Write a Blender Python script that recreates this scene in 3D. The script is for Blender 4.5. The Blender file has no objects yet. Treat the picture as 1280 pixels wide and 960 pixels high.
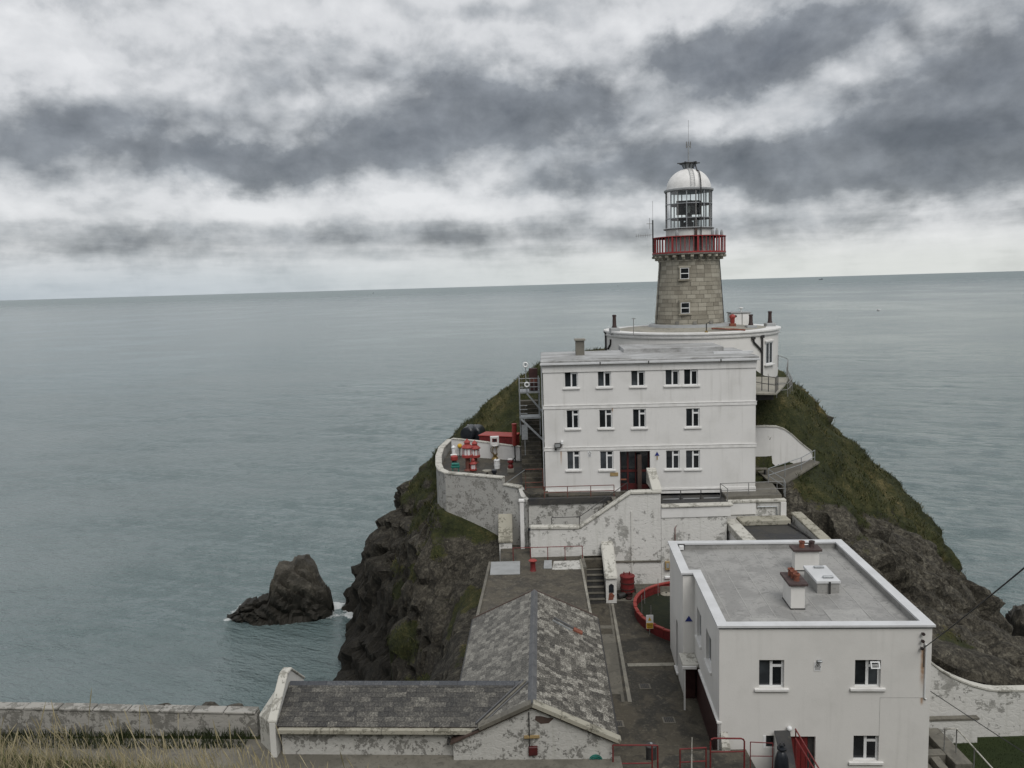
import bpy, bmesh, math, random
import numpy as np
from mathutils import Vector, Matrix
random.seed(7); rng = np.random.default_rng(11)
scn = bpy.context.scene
COL = scn.collection
R = math.radians

# ------------------------------------------------------------------ camera
FPX, HCAM = 1030.0, 36.0
ROLL = math.atan2(37, 1280); PITCH = math.atan(123.4 / FPX)
cam = bpy.data.cameras.new("camera"); camo = bpy.data.objects.new("camera", cam); COL.objects.link(camo)
cam.sensor_fit = 'HORIZONTAL'; cam.sensor_width = 36.0; cam.lens = 36.0 * FPX / 1280
cam.clip_start = 0.1; cam.clip_end = 200000
FW = Vector((0, math.cos(PITCH), -math.sin(PITCH))); UP = Vector((0, math.sin(PITCH), math.cos(PITCH))); RT = Vector((1, 0, 0))
cr, sr = math.cos(ROLL), math.sin(ROLL)
right = RT * cr - UP * sr
upv = RT * sr + UP * cr
M3 = Matrix((right, upv, -FW)).transposed()
camo.matrix_world = Matrix.Translation((0, 0, HCAM)) @ M3.to_4x4()
scn.camera = camo

# ------------------------------------------------------------------ node helpers
class S:
    """a socket with arithmetic"""
    def __init__(s, t, sock): s.t = t; s.k = sock
    def _m(s, op, o=None, o2=None):
        n = s.t.nodes.new('ShaderNodeMath'); n.operation = op
        for i, v in enumerate((s, o, o2)):
            if v is None: continue
            if isinstance(v, S): s.t.links.new(v.k, n.inputs[i])
            else: n.inputs[i].default_value = v
        return S(s.t, n.outputs[0])
    def __add__(s, o): return s._m('ADD', o)
    def __sub__(s, o): return s._m('SUBTRACT', o)
    def __mul__(s, o): return s._m('MULTIPLY', o)
    def __truediv__(s, o): return s._m('DIVIDE', o)
    def maxi(s, o): return s._m('MAXIMUM', o)
    def mini(s, o): return s._m('MINIMUM', o)
    def fn(s, op, o=None): return s._m(op, o)
    def smooth(s, a, b):
        n = s.t.nodes.new('ShaderNodeMapRange'); n.interpolation_type = 'SMOOTHSTEP'
        s.t.links.new(s.k, n.inputs[0]); n.inputs[1].default_value = a; n.inputs[2].default_value = b
        return S(s.t, n.outputs[0])
    def ramp(s, stops):
        n = s.t.nodes.new('ShaderNodeValToRGB'); s.t.links.new(s.k, n.inputs[0])
        e = n.color_ramp.elements
        while len(e) < len(stops): e.new(0.5)
        for i, (p, c) in enumerate(stops):
            e[i].position = p; e[i].color = tuple(c) + (1,) if len(c) == 3 else c
        return S(s.t, n.outputs[0])
def combine(t, x, y, z):
    n = t.nodes.new('ShaderNodeCombineXYZ')
    for i, v in enumerate((x, y, z)):
        if isinstance(v, S): t.links.new(v.k, n.inputs[i])
        else: n.inputs[i].default_value = v
    return S(t, n.outputs[0])
def sep(t, v):
    n = t.nodes.new('ShaderNodeSeparateXYZ'); t.links.new(v.k, n.inputs[0])
    return [S(t, o) for o in n.outputs]
def noise(t, v, scale, detail=4, rough=0.55, col=False, dist=0.0):
    n = t.nodes.new('ShaderNodeTexNoise'); t.links.new(v.k, n.inputs['Vector'])
    n.inputs['Scale'].default_value = scale; n.inputs['Detail'].default_value = detail
    n.inputs['Roughness'].default_value = rough; n.inputs['Distortion'].default_value = dist
    return S(t, n.outputs['Color' if col else 'Fac'])
def voro(t, v, scale, feature='F1', out='Distance', rnd=1.0):
    n = t.nodes.new('ShaderNodeTexVoronoi'); n.feature = feature; t.links.new(v.k, n.inputs['Vector'])
    n.inputs['Scale'].default_value = scale; n.inputs['Randomness'].default_value = rnd
    return S(t, n.outputs[out])
def scalev(t, v, s):
    n = t.nodes.new('ShaderNodeVectorMath'); n.operation = 'MULTIPLY'; t.links.new(v.k, n.inputs[0]); n.inputs[1].default_value = s
    return S(t, n.outputs[0])
def mix(t, f, a, b):
    n = t.nodes.new('ShaderNodeMix'); n.data_type = 'RGBA'
    if isinstance(f, S): t.links.new(f.k, n.inputs[0])
    else: n.inputs[0].default_value = f
    for i, v in ((6, a), (7, b)):
        if isinstance(v, S): t.links.new(v.k, n.inputs[i])
        else: n.inputs[i].default_value = tuple(v) + (1,)
    return S(t, n.outputs[2])

# ------------------------------------------------------------------ world: broken overcast
SUN_EL, SUN_AZ = R(52), R(160)          # azimuth measured from +Y towards +X
world = bpy.data.worlds.new("World"); scn.world = world; world.use_nodes = True
wt = world.node_tree; wt.nodes.clear()
def build_world():
    t = wt
    tc = t.nodes.new('ShaderNodeTexCoord'); d = S(t, tc.outputs['Generated'])
    x, y, z = sep(t, d)
    az = x.fn('ARCTAN2', y); el = z.fn('ARCSINE')
    zz = z.maxi(0.0) + 0.075
    pl = combine(t, x / zz, y / zz, 0.0)
    w = noise(t, combine(t, az * 6.5, el * 9.0, 0.0), 1.0, 2, 0.5, True); wx, wy, wz = sep(t, w)
    v = noise(t, combine(t, az * 24.0, el * 30.0, 2.0), 1.0, 5, 0.6, True); vx, vy, vz = sep(t, v)
    az2 = az + (wx - 0.5) * 0.09 + (vx - 0.5) * 0.062; wf = el.smooth(0.02, 0.17) * 0.75 + 0.25; el2 = el + ((wy - 0.5) * 0.055 + (vy - 0.5) * 0.040) * wf
    D = None
    def g(px, py, rx, ry, wgt):
        nonlocal D
        a0 = (px - 640) / FPX; e0 = math.atan((356.5 - 0.0289 * (px - 640) - py) / FPX)
        u = (az2 - a0) / (rx / FPX); v_ = (el2 - e0) / (ry / FPX)
        q2 = u * u + v_ * v_
        q = ((q2 * q2).fn('SQRT') * 0.35 + q2 * q2 * 0.55) * -1.0        # flat-topped: a body with an edge
        q = q.fn('EXPONENT') * wgt
        D = q if D is None else D + q
    g(630, 150, 190, 40, 0.46); g(930, 86, 130, 38, 0.55); g(1210, 160, 175, 68, 0.52); g(1060, 215, 170, 40, 0.32); g(800, 98, 36, 24, -0.12); g(1050, 112, 36, 20, -0.10)
    g(320, 225, 100, 24, 0.40); g(110, 205, 200, 36, 0.26); g(200, 165, 160, 24, 0.14); g(90, 32, 150, 34, 0.22)
    g(390, 92, 230, 36, 0.17); g(820, 222, 190, 40, 0.36); g(480, 205, 130, 34, 0.34); g(640, 30, 100, 16, 0.10)
    g(1150, 246, 200, 18, 0.28); g(230, 302, 480, 19, 0.20); g(950, 288, 420, 15, 0.16); g(560, 318, 300, 7, 0.12); g(1240, 40, 160, 26, 0.14)
    g(120, 95, 190, 34, -0.22); g(330, 40, 150, 24, -0.10); g(600, 62, 130, 24, -0.12); g(640, 262, 700, 14, -0.14)
    n1 = noise(t, scalev(t, pl, (1.0, 0.8, 1)), 1.15, 5, 0.62)
    n2 = noise(t, combine(t, az * 11.5, el * 15.0, 3.7), 1.0, 7, 0.53, dist=0.15)
    n3 = noise(t, combine(t, az * 11.5 + 0.05, el * 15.0 + 0.24, 3.7), 1.0, 7, 0.53, dist=0.15)
    high = el.smooth(0.05, 0.30)
    dens = D + (n1 - 0.5) * 0.34 + (n2 - 0.5) * 0.56 + 0.265 + high * 0.02
    dens = dens - (n2 - n3) * 1.0             # tops of the clouds catch the light, bases stay dark
    ccol = dens.ramp([(0.08, (0.575, 0.58, 0.59)), (0.25, (0.485, 0.493, 0.505)), (0.42, (0.315, 0.328, 0.343)),
                      (0.60, (0.170, 0.182, 0.198)), (0.92, (0.098, 0.107, 0.121))])
    n4 = noise(t, combine(t, az * 19.0, el * 24.0, 9.1), 1.0, 6, 0.58, dist=0.2)
    shade = (n4 - 0.5) * 1.1 + (wz - 0.5) * 0.7 + 1.0
    vm = t.nodes.new('ShaderNodeVectorMath'); vm.operation = 'SCALE'; t.links.new(ccol.k, vm.inputs[0]); t.links.new((shade.maxi(0.7).mini(1.75) * dens.smooth(0.25, 0.55) + (dens.smooth(0.25, 0.55) * -1.0 + 1.0)).k, vm.inputs['Scale']); ccol = S(t, vm.outputs[0])
    # pale air low over the sea
    low = el.smooth(0.060, 0.004)
    side = az.smooth(-0.5, 0.35)
    haze = mix(t, side, (0.33, 0.38, 0.42), (0.52, 0.54, 0.515))
    ccol = mix(t, low * 0.72, ccol, haze)
    sky = t.nodes.new('ShaderNodeTexSky'); sky.sky_type = 'NISHITA'; sky.sun_disc = False
    sky.sun_elevation = SUN_EL; sky.sun_rotation = SUN_AZ
    world.cycles.sampling_method = 'MANUAL'; world.cycles.sample_map_resolution = 256
    b1 = t.nodes.new('ShaderNodeBackground'); t.links.new(sky.outputs[0], b1.inputs[0]); b1.inputs[1].default_value = 0.07
    b2 = t.nodes.new('ShaderNodeBackground'); t.links.new(ccol.k, b2.inputs[0]); b2.inputs[1].default_value = 1.0
    mx = t.nodes.new('ShaderNodeMixShader'); mx.inputs[0].default_value = 0.94
    t.links.new(b1.outputs[0], mx.inputs[1]); t.links.new(b2.outputs[0], mx.inputs[2])
    o = t.nodes.new('ShaderNodeOutputWorld'); t.links.new(mx.outputs[0], o.inputs[0])
build_world()
sl = bpy.data.lights.new("sun", 'SUN'); so = bpy.data.objects.new("sun", sl); COL.objects.link(so)
sl.energy = 1.35; sl.angle = R(35); sl.color = (1, 0.97, 0.93)
sdir = Vector((math.sin(SUN_AZ) * math.cos(SUN_EL), math.cos(SUN_AZ) * math.cos(SUN_EL), math.sin(SUN_EL)))
so.rotation_euler = sdir.to_track_quat('Z', 'Y').to_euler(); so.location = (20, -20, 90)
scn.view_settings.view_transform = 'Standard'; scn.view_settings.look = 'None'
scn.view_settings.exposure = 0.5; scn.view_settings.gamma = 1.0; scn.view_settings.use_curve_mapping = False

# ------------------------------------------------------------------ pixel -> place
def ray(px, py):
    u = (px - 640) / FPX; v = -(py - 480) / FPX
    return FW + right * u + upv * v
def PZ(px, py, z):
    r = ray(px, py); t = (z - HCAM) / r.z; return Vector((r.x * t, r.y * t, z))
def PY(px, py, y):
    r = ray(px, py); t = y / r.y; return Vector((r.x * t, y, HCAM + r.z * t))
def PP(px, py, o, n):
    r = ray(px, py); c = Vector((0, 0, HCAM)); t = (Vector(o) - c).dot(n) / r.dot(n); return c + r * t

# ------------------------------------------------------------------ numpy noise
_perm = rng.permutation(4096)
def _h(ix, iy, iz):
    a = _perm[(ix * 73 + 11) & 4095]; b = _perm[(iy * 151 + 7 + a) & 4095]; return _perm[(iz * 283 + 3 + b) & 4095]
_gr = rng.normal(size=(4096, 3)); _gr /= np.linalg.norm(_gr, axis=1)[:, None]
def pnoise(P):
    i = np.floor(P).astype(np.int64); fr = P - i; u = fr * fr * fr * (fr * (fr * 6 - 15) + 10)
    out = np.zeros(len(P))
    for dx in (0, 1):
        for dy in (0, 1):
            for dz in (0, 1):
                g = _gr[_h(i[:, 0] + dx, i[:, 1] + dy, i[:, 2] + dz)]
                d = ((fr - (dx, dy, dz)) * g).sum(1)
                w = (u[:, 0] if dx else 1 - u[:, 0]) * (u[:, 1] if dy else 1 - u[:, 1]) * (u[:, 2] if dz else 1 - u[:, 2])
                out += w * d
    return out * 1.5
def fbm(P, octv=4, gain=0.5):
    s = np.zeros(len(P)); a = 1.0; P = P.copy()
    for k in range(octv): s += a * pnoise(P); P = P * 2.03 + 17.3; a *= gain
    return s
def ridged(P, octv=4, gain=0.5):
    s = np.zeros(len(P)); a = 1.0; P = P.copy()
    for k in range(octv): s += a * (1 - 2 * np.abs(pnoise(P))); P = P * 2.1 + 9.7; a *= gain
    return s
def cells(P):
    """voronoi: (F1, F2, cell random)"""
    i = np.floor(P).astype(np.int64); f1 = np.full(len(P), 9.); f2 = f1.copy(); cid = np.zeros(len(P))
    for dx in (-1, 0, 1):
        for dy in (-1, 0, 1):
            for dz in (-1, 0, 1):
                h = _h(i[:, 0] + dx, i[:, 1] + dy, i[:, 2] + dz)
                off = _gr[h] * 0.3 + 0.5
                d = np.linalg.norm(i + (dx, dy, dz) + off - P, axis=1)
                m = d < f1; f2 = np.where(m, f1, np.minimum(f2, d)); cid = np.where(m, h / 4096., cid); f1 = np.where(m, d, f1)
    return f1, f2, cid

# ------------------------------------------------------------------ materials
MATS = {}
def newmat(name, rough=0.7, metal=0.0, spec=0.5):
    m = bpy.data.materials.new(name); m.use_nodes = True; t = m.node_tree
    b = t.nodes['Principled BSDF']; b.inputs['Roughness'].default_value = rough; b.inputs['Metallic'].default_value = metal
    b.inputs['Specular IOR Level'].default_value = spec
    g = t.nodes.new('ShaderNodeNewGeometry')
    MATS[name] = m
    return m, t, b, S(t, g.outputs['Position']), g
def setc(t, b, c):
    if isinstance(c, S): t.links.new(c.k, b.inputs['Base Color'])
    else: b.inputs['Base Color'].default_value = tuple(c) + (1,)
def bump(t, b, h, strength=0.4, dist=0.02):
    n = t.nodes.new('ShaderNodeBump'); n.inputs['Strength'].default_value = strength; n.inputs['Distance'].default_value = dist
    t.links.new(h.k, n.inputs['Height']); t.links.new(n.outputs[0], b.inputs['Normal'])
def pm(name, c1, c2=None, scale=3.0, rough=0.7, metal=0.0, bs=0.25, bd=0.01, bscale=None, spec=0.4):
    m, t, b, P, g = newmat(name, rough, metal, spec)
    c2 = c2 or tuple(v * 0.75 for v in c1)
    n = noise(t, P, scale, 6, 0.65)
    setc(t, b, mix(t, n.smooth(0.35, 0.68), c1, c2))
    if bs: bump(t, b, noise(t, P, bscale or scale * 6, 4, 0.6), bs, bd)
    return m
def objrand(t):
    n = t.nodes.new('ShaderNodeObjectInfo'); return S(t, n.outputs['Random'])

def m_render(name, white, dirt, streak=0.35, amt=0.35, rust=None):
    """painted render: faint streaks and blotches"""
    m, t, b, P, g = newmat(name, 0.75, 0, 0.3)
    blot = noise(t, P, 0.55, 6, 0.6); fine = noise(t, P, 5.0, 5, 0.65)
    st = noise(t, scalev(t, P, (2.6, 2.6, 0.16)), 1.0, 5, 0.6)
    f = (blot.smooth(0.42, 0.75) * 0.55 + fine.smooth(0.55, 0.8) * 0.4 + st.smooth(0.52, 0.78) * streak * 2) * amt
    col = mix(t, f.mini(0.85), white, dirt)
    if rust:
        x, y, z = sep(t, P)
        for rx, z0, z1, wd in rust:
            u = (x - rx + (st - 0.5) * 0.10) / wd
            k = (u * u * -1.0).fn('EXPONENT') * z.smooth(z0, z0 + (z1 - z0) * 0.6) * z.smooth(z1 + 0.03, z1 - 0.03) * (fine * 1.2 + 0.2)
            col = mix(t, k.mini(0.8), col, (0.30, 0.15, 0.055))
    setc(t, b, col)
    bump(t, b, noise(t, P, 22, 5, 0.6) + noise(t, P, 3, 3) * 0.8, 0.22, 0.02)
    return m
def m_flake(name, thr=0.5, stones=True, fs=1.0, *, white=(0.70, 0.70, 0.67), grey=(0.30, 0.30, 0.28)):
    """old limewash coming off grey render"""
    m, t, b, P, g = newmat(name, 0.85, 0, 0.2)
    w = noise(t, P, 1.3, 3, 0.6, True)
    wp = t.nodes.new('ShaderNodeVectorMath'); wp.operation = 'MULTIPLY_ADD'; t.links.new(w.k, wp.inputs[0]); wp.inputs[1].default_value = (0.5, 0.5, 0.5); t.links.new(P.k, wp.inputs[2])
    Q = S(t, wp.outputs[0])
    big = noise(t, Q, 0.62 * fs, 8, 0.68); med = noise(t, Q, 3.1 * fs, 6, 0.7); fine = noise(t, P, 17, 4, 0.65)
    k = big * 0.62 + med * 0.38 + (fine - 0.5) * 0.09
    mask = k.smooth(thr - 0.012, thr + 0.018)           # 1 = bare
    st = noise(t, scalev(t, P, (3.5, 3.5, 0.22)), 1.0, 5, 0.65)
    bare = mix(t, med.smooth(0.35, 0.7), grey, tuple(v * 0.5 for v in grey))
    wh = mix(t, st.smooth(0.50, 0.80) * 0.55, white, (0.34, 0.34, 0.30))
    wh = mix(t, fine.smooth(0.56, 0.78) * 0.42, wh, (0.28, 0.28, 0.26))
    setc(t, b, mix(t, mask * 0.72, wh, bare))
    h = med * 0.5 + fine * 0.35 - mask * 0.35
    if stones:
        v = voro(t, scalev(t, Q, (1, 1, 1.7)), 2.3, 'DISTANCE_TO_EDGE')
        h = h + v.smooth(0.0, 0.2) * 0.16
    bump(t, b, h, 0.55, 0.06)
    return m
m_render('white_render', (0.665, 0.66, 0.645), (0.44, 0.435, 0.41), 0.45, 0.58, rust=[(3.28, 23.2, 24.9, 0.05), (6.9, 27.0, 27.4, .04)])
m_render('white_render_clean', (0.655, 0.645, 0.62), (0.46, 0.455, 0.43), 0.30, 0.50, rust=[(16.98, 18.2, 20.35, 0.085), (16.98, 17.75, 18.15, 0.06)])
m_flake('flaking_limewash', 0.55, white=(0.60, 0.595, 0.57), grey=(0.31, 0.305, 0.28))
m_flake('worn_limewash', 0.53, True, 2.6, white=(0.37, 0.365, 0.345), grey=(0.23, 0.225, 0.205))
m_flake('weathered_wall', 0.50, True, 1.6, white=(0.33, 0.32, 0.295), grey=(0.17, 0.165, 0.145))
m_flake('rubble_limewash', 0.54, True, 2.2, white=(0.46, 0.455, 0.43), grey=(0.15, 0.145, 0.13))
m_flake('patchy_limewash', 0.57, False, white=(0.58, 0.575, 0.545), grey=(0.31, 0.305, 0.28))
m_flake('lichen_coping', 0.53, False, 2.0, white=(0.33, 0.315, 0.26), grey=(0.17, 0.16, 0.125))
m_flake('pale_coping', 0.54, False, 2.0, white=(0.50, 0.49, 0.445), grey=(0.27, 0.26, 0.22))
pm('white_paint', (0.72, 0.715, 0.70), (0.62, 0.615, 0.595), 2.0, 0.5, bs=0.08)
pm('white_plastic', (0.72, 0.73, 0.73), (0.66, 0.67, 0.67), 4.0, 0.35, bs=0.0)
pm('parapet_metal', (0.58, 0.59, 0.60), (0.50, 0.51, 0.515), 0.9, 0.45, bs=0.06)
pm('red_paint', (0.165, 0.020, 0.021), (0.105, 0.017, 0.016), 4.0, 0.5, bs=0.15)
pm('door_red', (0.075, 0.012, 0.012), (0.05, 0.011, 0.011), 4.0, 0.5, bs=0.1)
pm('gallery_red', (0.30, 0.032, 0.032), (0.21, 0.025, 0.025), 5.0, 0.5, bs=0.1)
pm('bright_red', (0.32, 0.05, 0.042), (0.24, 0.042, 0.036), 5.0, 0.45, bs=0.1)
pm('rusty_rail', (0.17, 0.045, 0.035), (0.10, 0.055, 0.04), 9.0, 0.75, bs=0.3)
pm('maroon_paint', (0.030, 0.011, 0.011), (0.050, 0.02, 0.018), 2.5, 0.6, bs=0.2)
pm('galvanised', (0.34, 0.36, 0.37), (0.25, 0.26, 0.27), 6.0, 0.5, 0.4, bs=0.08)
pm('grey_rail', (0.24, 0.245, 0.24), (0.17, 0.16, 0.15), 8.0, 0.6, 0.2, bs=0.1)
pm('dark_iron', (0.030, 0.032, 0.035), (0.05, 0.045, 0.04), 8.0, 0.5, 0.0, bs=0.15)
pm('black_plastic', (0.012, 0.014, 0.018), (0.02, 0.024, 0.03), 3.0, 0.35, bs=0.05)
pm('terracotta', (0.24, 0.085, 0.05), (0.14, 0.05, 0.035), 5.0, 0.8, bs=0.2)
pm('brown_clay', (0.042, 0.022, 0.019), (0.026, 0.016, 0.015), 5.0, 0.6, bs=0.15)
pm('chimney_cap', (0.050, 0.030, 0.030), (0.075, 0.055, 0.05), 4.0, 0.7, bs=0.2)
pm('teal_paint', (0.015, 0.16, 0.13), (0.01, 0.10, 0.08), 5.0, 0.5, bs=0.1)
pm('yellow_paint', (0.62, 0.38, 0.03), (0.5, 0.28, 0.03), 5.0, 0.5, bs=0.1)
pm('blue_paint', (0.02, 0.03, 0.16), (0.03, 0.04, 0.2), 5.0, 0.5, bs=0.0)
pm('brass', (0.30, 0.21, 0.07), (0.16, 0.11, 0.05), 7.0, 0.4, 0.7, bs=0.1)
pm('tan_board', (0.36, 0.26, 0.12), (0.25, 0.18, 0.09), 7.0, 0.6, bs=0.1)
pm('grey_board', (0.31, 0.32, 0.325), (0.25, 0.26, 0.26), 1.5, 0.6, bs=0.1)
pm('lead', (0.085, 0.088, 0.093), (0.125, 0.127, 0.13), 1.8, 0.55, 0.2, bs=0.2)
pm('mortar', (0.22, 0.21, 0.185), (0.13, 0.125, 0.11), 3.0, 0.9, bs=0.4)
pm('pit_green', (0.009, 0.014, 0.006), (0.018, 0.022, 0.009), 3.0, 0.9, bs=0.5, bd=0.05)
pm('old_wood', (0.075, 0.05, 0.04), (0.05, 0.035, 0.03), 4.0, 0.7, bs=0.2)
pm('ceramic', (0.035, 0.025, 0.025), (0.06, 0.05, 0.05), 9.0, 0.3, bs=0.0)
pm('cable', (0.02, 0.02, 0.022), (0.03, 0.03, 0.03), 5.0, 0.6, bs=0.0)
pm('gull_white', (0.6, 0.6, 0.6), (0.4, 0.42, 0.44), 5.0, 0.7, bs=0.0)
pm('ship_grey', (0.05, 0.06, 0.075), (0.07, 0.08, 0.09), 0.1, 0.7, bs=0.0)
def m_yard(name, a, b_, c, wet=0.55, sc=0.5):
    m, t, b, P, g = newmat(name, 0.6, 0, 0.4)
    n = noise(t, P, sc, 7, 0.65, dist=0.6); n2 = noise(t, P, 6, 5, 0.65); n3 = noise(t, P, 40, 2)
    n6 = noise(t, P, sc * 3.1, 6, 0.7, dist=1.0); col = mix(t, n.smooth(0.42, 0.56), a, b_); col = mix(t, n2.smooth(0.52, 0.72) * 0.6, col, c); col = mix(t, n6.smooth(0.56, 0.66) * 0.55, col, c); col = mix(t, n6.smooth(0.44, 0.36) * 0.5, col, tuple(v * 0.55 for v in a))
    col = mix(t, n3.smooth(0.45, 0.8) * 0.25, col, c)
    setc(t, b, col)
    r = n.smooth(0.35, 0.7) * 0.35 + wet; t.links.new(r.k, b.inputs['Roughness'])
    bump(t, b, n2 + n3 * 0.6, 0.35, 0.015)
m_yard('yard_concrete', (0.026, 0.0245, 0.020), (0.070, 0.062, 0.047), (0.14, 0.125, 0.095))
m_yard('pale_concrete', (0.21, 0.20, 0.17), (0.30, 0.285, 0.24), (0.12, 0.115, 0.095))
m_yard('mid_concrete', (0.115, 0.108, 0.09), (0.16, 0.15, 0.125), (0.07, 0.065, 0.055))
m_yard('shed_roof', (0.042, 0.037, 0.029), (0.075, 0.066, 0.050), (0.17, 0.155, 0.12), 0.5, 0.8)
m_yard('dark_bitumen', (0.030, 0.031, 0.034), (0.048, 0.046, 0.042), (0.08, 0.075, 0.06))
m_yard('grey_felt', (0.235, 0.233, 0.224), (0.30, 0.297, 0.285), (0.175, 0.174, 0.168), 0.5, 0.6)
m_yard('felt_patch', (0.29, 0.288, 0.275), (0.34, 0.337, 0.322), (0.23, 0.228, 0.22), 0.5, 1.3)
def m_blockroof():
    m, t, b, P, g = newmat('weathered_roof', 0.6, 0, 0.4)
    n = noise(t, scalev(t, P, (0.35, 0.9, 1)), 1.0, 7, 0.68, dist=0.8); n2 = noise(t, P, 4, 5, 0.6)
    col = (n + (n2 - 0.5) * 0.25).ramp([(0.30, (0.15, 0.15, 0.14)), (0.43, (0.25, 0.25, 0.245)), (0.58, (0.38, 0.385, 0.385)), (0.75, (0.45, 0.455, 0.45))])
    setc(t, b, col); bump(t, b, n2, 0.2, 0.02)
m_blockroof()
def m_glass(name, c=(0.012, 0.014, 0.016)):
    m, t, b, P, g = newmat(name, 0.06, 0, 0.5)
    n = noise(t, P, 0.9, 3); setc(t, b, mix(t, n.smooth(0.4, 0.7), c, tuple(v * 2.2 for v in c)))
m_glass('dark_glass'); m_glass('grey_glass', (0.03, 0.034, 0.038))
def m_clear():
    m, t, b, P, g = newmat('clear_glass', 0.03, 0, 0.5)
    b.inputs['Alpha'].default_value = 1.0
    tr = t.nodes.new('ShaderNodeBsdfTransparent'); tr.inputs[0].default_value = (0.93, 0.96, 0.95, 1)
    gl = t.nodes.new('ShaderNodeBsdfGlossy'); gl.inputs['Roughness'].default_value = 0.03
    n = noise(t, P, 2.0, 2); fr = t.nodes.new('ShaderNodeFresnel'); fr.inputs[0].default_value = 1.45
    k = S(t, fr.outputs[0]) * 0.8 + n * 0.03
    ms = t.nodes.new('ShaderNodeMixShader'); t.links.new(k.k, ms.inputs[0]); t.links.new(tr.outputs[0], ms.inputs[1]); t.links.new(gl.outputs[0], ms.inputs[2])
    t.links.new(ms.outputs[0], t.nodes['Material Output'].inputs[0])
m_clear()
def isl(t, g):
    return S(t, g.outputs['Random Per Island'])
def m_slate(name, stops, moss=0.3):
    m, t, b, P, g = newmat(name, 0.6, 0, 0.45)
    r = (isl(t, g) * 3.7 + objrand(t) * 7.13).fn('FRACT')
    blot = noise(t, P, 2.2, 6, 0.68); fine = noise(t, P, 14, 5, 0.7)
    k = r * 0.34 + blot * 0.42 + (fine - 0.5) * 1.5 + 0.11
    col = k.ramp(stops)
    fl = noise(t, P, 26, 3, 0.6)
    col = mix(t, fl.smooth(0.60, 0.72) * moss, col, (0.44, 0.44, 0.40))
    setc(t, b, col); bump(t, b, fine + fl * 0.4, 0.35, 0.012)
m_slate('lichen_slate', [(0.22, (0.022, 0.020, 0.017)), (0.43, (0.066, 0.060, 0.050)), (0.56, (0.140, 0.132, 0.112)), (0.78, (0.38, 0.365, 0.32))], 0.75)
m_slate('grey_lichen_slate', [(0.18, (0.036, 0.034, 0.030)), (0.42, (0.095, 0.090, 0.079)), (0.6, (0.165, 0.158, 0.138)), (0.88, (0.31, 0.30, 0.265))], 0.45)
m_slate('dark_slate', [(0.20, (0.018, 0.018, 0.018)), (0.45, (0.046, 0.044, 0.040)), (0.66, (0.090, 0.085, 0.074)), (0.92, (0.25, 0.24, 0.205))], 0.3)
m_slate('ridge_slate', [(0.2, (0.03, 0.034, 0.042)), (0.6, (0.055, 0.06, 0.07)), (0.95, (0.13, 0.13, 0.13))], 0.1)
def m_granite():
    m, t, b, P, g = newmat('granite_block', 0.85, 0, 0.25)
    r = (isl(t, g) * 3.7 + objrand(t) * 7.13).fn('FRACT')
    n = noise(t, P, 1.1, 5, 0.65); f = noise(t, P, 14, 4, 0.65); st = noise(t, scalev(t, P, (2.2, 2.2, 0.25)), 1, 5, 0.6)
    k = r * 0.40 + n * 0.40 + (f - 0.5) * 0.3 + 0.08
    col = k.ramp([(0.15, (0.155, 0.14, 0.112)), (0.45, (0.26, 0.241, 0.196)), (0.85, (0.39, 0.368, 0.308))])
    col = mix(t, st.smooth(0.56, 0.8) * 0.5, col, (0.13, 0.118, 0.09))
    setc(t, b, col); bump(t, b, f, 0.4, 0.02)
m_granite()
def m_terrain():
    m, t, b, P, g = newmat('headland_ground', 0.9, 0, 0.25)
    x, y, z = sep(t, P); nx, ny, nz = sep(t, S(t, g.outputs['Normal']))
    n1 = noise(t, P, 0.20, 6, 0.62); n2 = noise(t, P, 1.2, 6, 0.68); n3 = noise(t, P, 7, 5, 0.7); n4 = noise(t, P, 0.09, 3, 0.5)
    at = t.nodes.new('ShaderNodeAttribute'); at.attribute_name = 'grass'; ga = S(t, at.outputs['Fac'])
    crack = voro(t, combine(t, x * 0.9 + z * 0.5 + n2 * 1.6, y * 0.35 + n3 * 0.5, z * 0.8 - x * 0.5 + n2), 0.7, 'DISTANCE_TO_EDGE')
    n5 = noise(t, P, 2.6, 6, 0.72, dist=0.5); rk = ((n2 * 0.3 + n3 * 0.35 + n5 * 0.35) - 0.5) * 1.75 + 0.5
    rock = rk.ramp([(0.26, (0.010, 0.0095, 0.008)), (0.46, (0.040, 0.036, 0.028)), (0.58, (0.088, 0.080, 0.062)), (0.76, (0.20, 0.185, 0.145))])
    rock = mix(t, crack.smooth(0.03, 0.0) * n2.smooth(0.40, 0.6) * 0.8, rock, (0.018, 0.017, 0.015))
    lich = noise(t, P, 4.2, 5, 0.75).smooth(0.60, 0.68)
    rock = mix(t, lich * 0.5 * ga.smooth(-0.9, 0.0), rock, (0.31, 0.29, 0.22))
    wet = (z + (n2 - 0.5) * 9.0 + x.smooth(-2, 14) * 16.0).smooth(22.0, 4.0)         # black lichen / weed belt by the tide; left cliff's shade painted in above it
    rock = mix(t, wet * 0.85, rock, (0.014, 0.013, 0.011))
    gr = ((n1 * 0.42 + n3 * 0.30 + n2 * 0.28 - 0.5) * 1.45 + 0.49).ramp([(0.32, (0.011, 0.014, 0.005)), (0.47, (0.027, 0.032, 0.010)), (0.56, (0.052, 0.050, 0.018)), (0.67, (0.13, 0.105, 0.045))])
    k = (ga + (n2 - 0.5) * 1.3 + (n3 - 0.5) * 0.8).smooth(-0.04, 0.20)
    setc(t, b, mix(t, k, rock, gr))
    h = n2 * 0.9 + n3 * 0.6 + n5 * 0.8 + crack.smooth(0.0, 0.05) * 0.3
    bump(t, b, h, 0.8, 0.16)
m_terrain()
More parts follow.
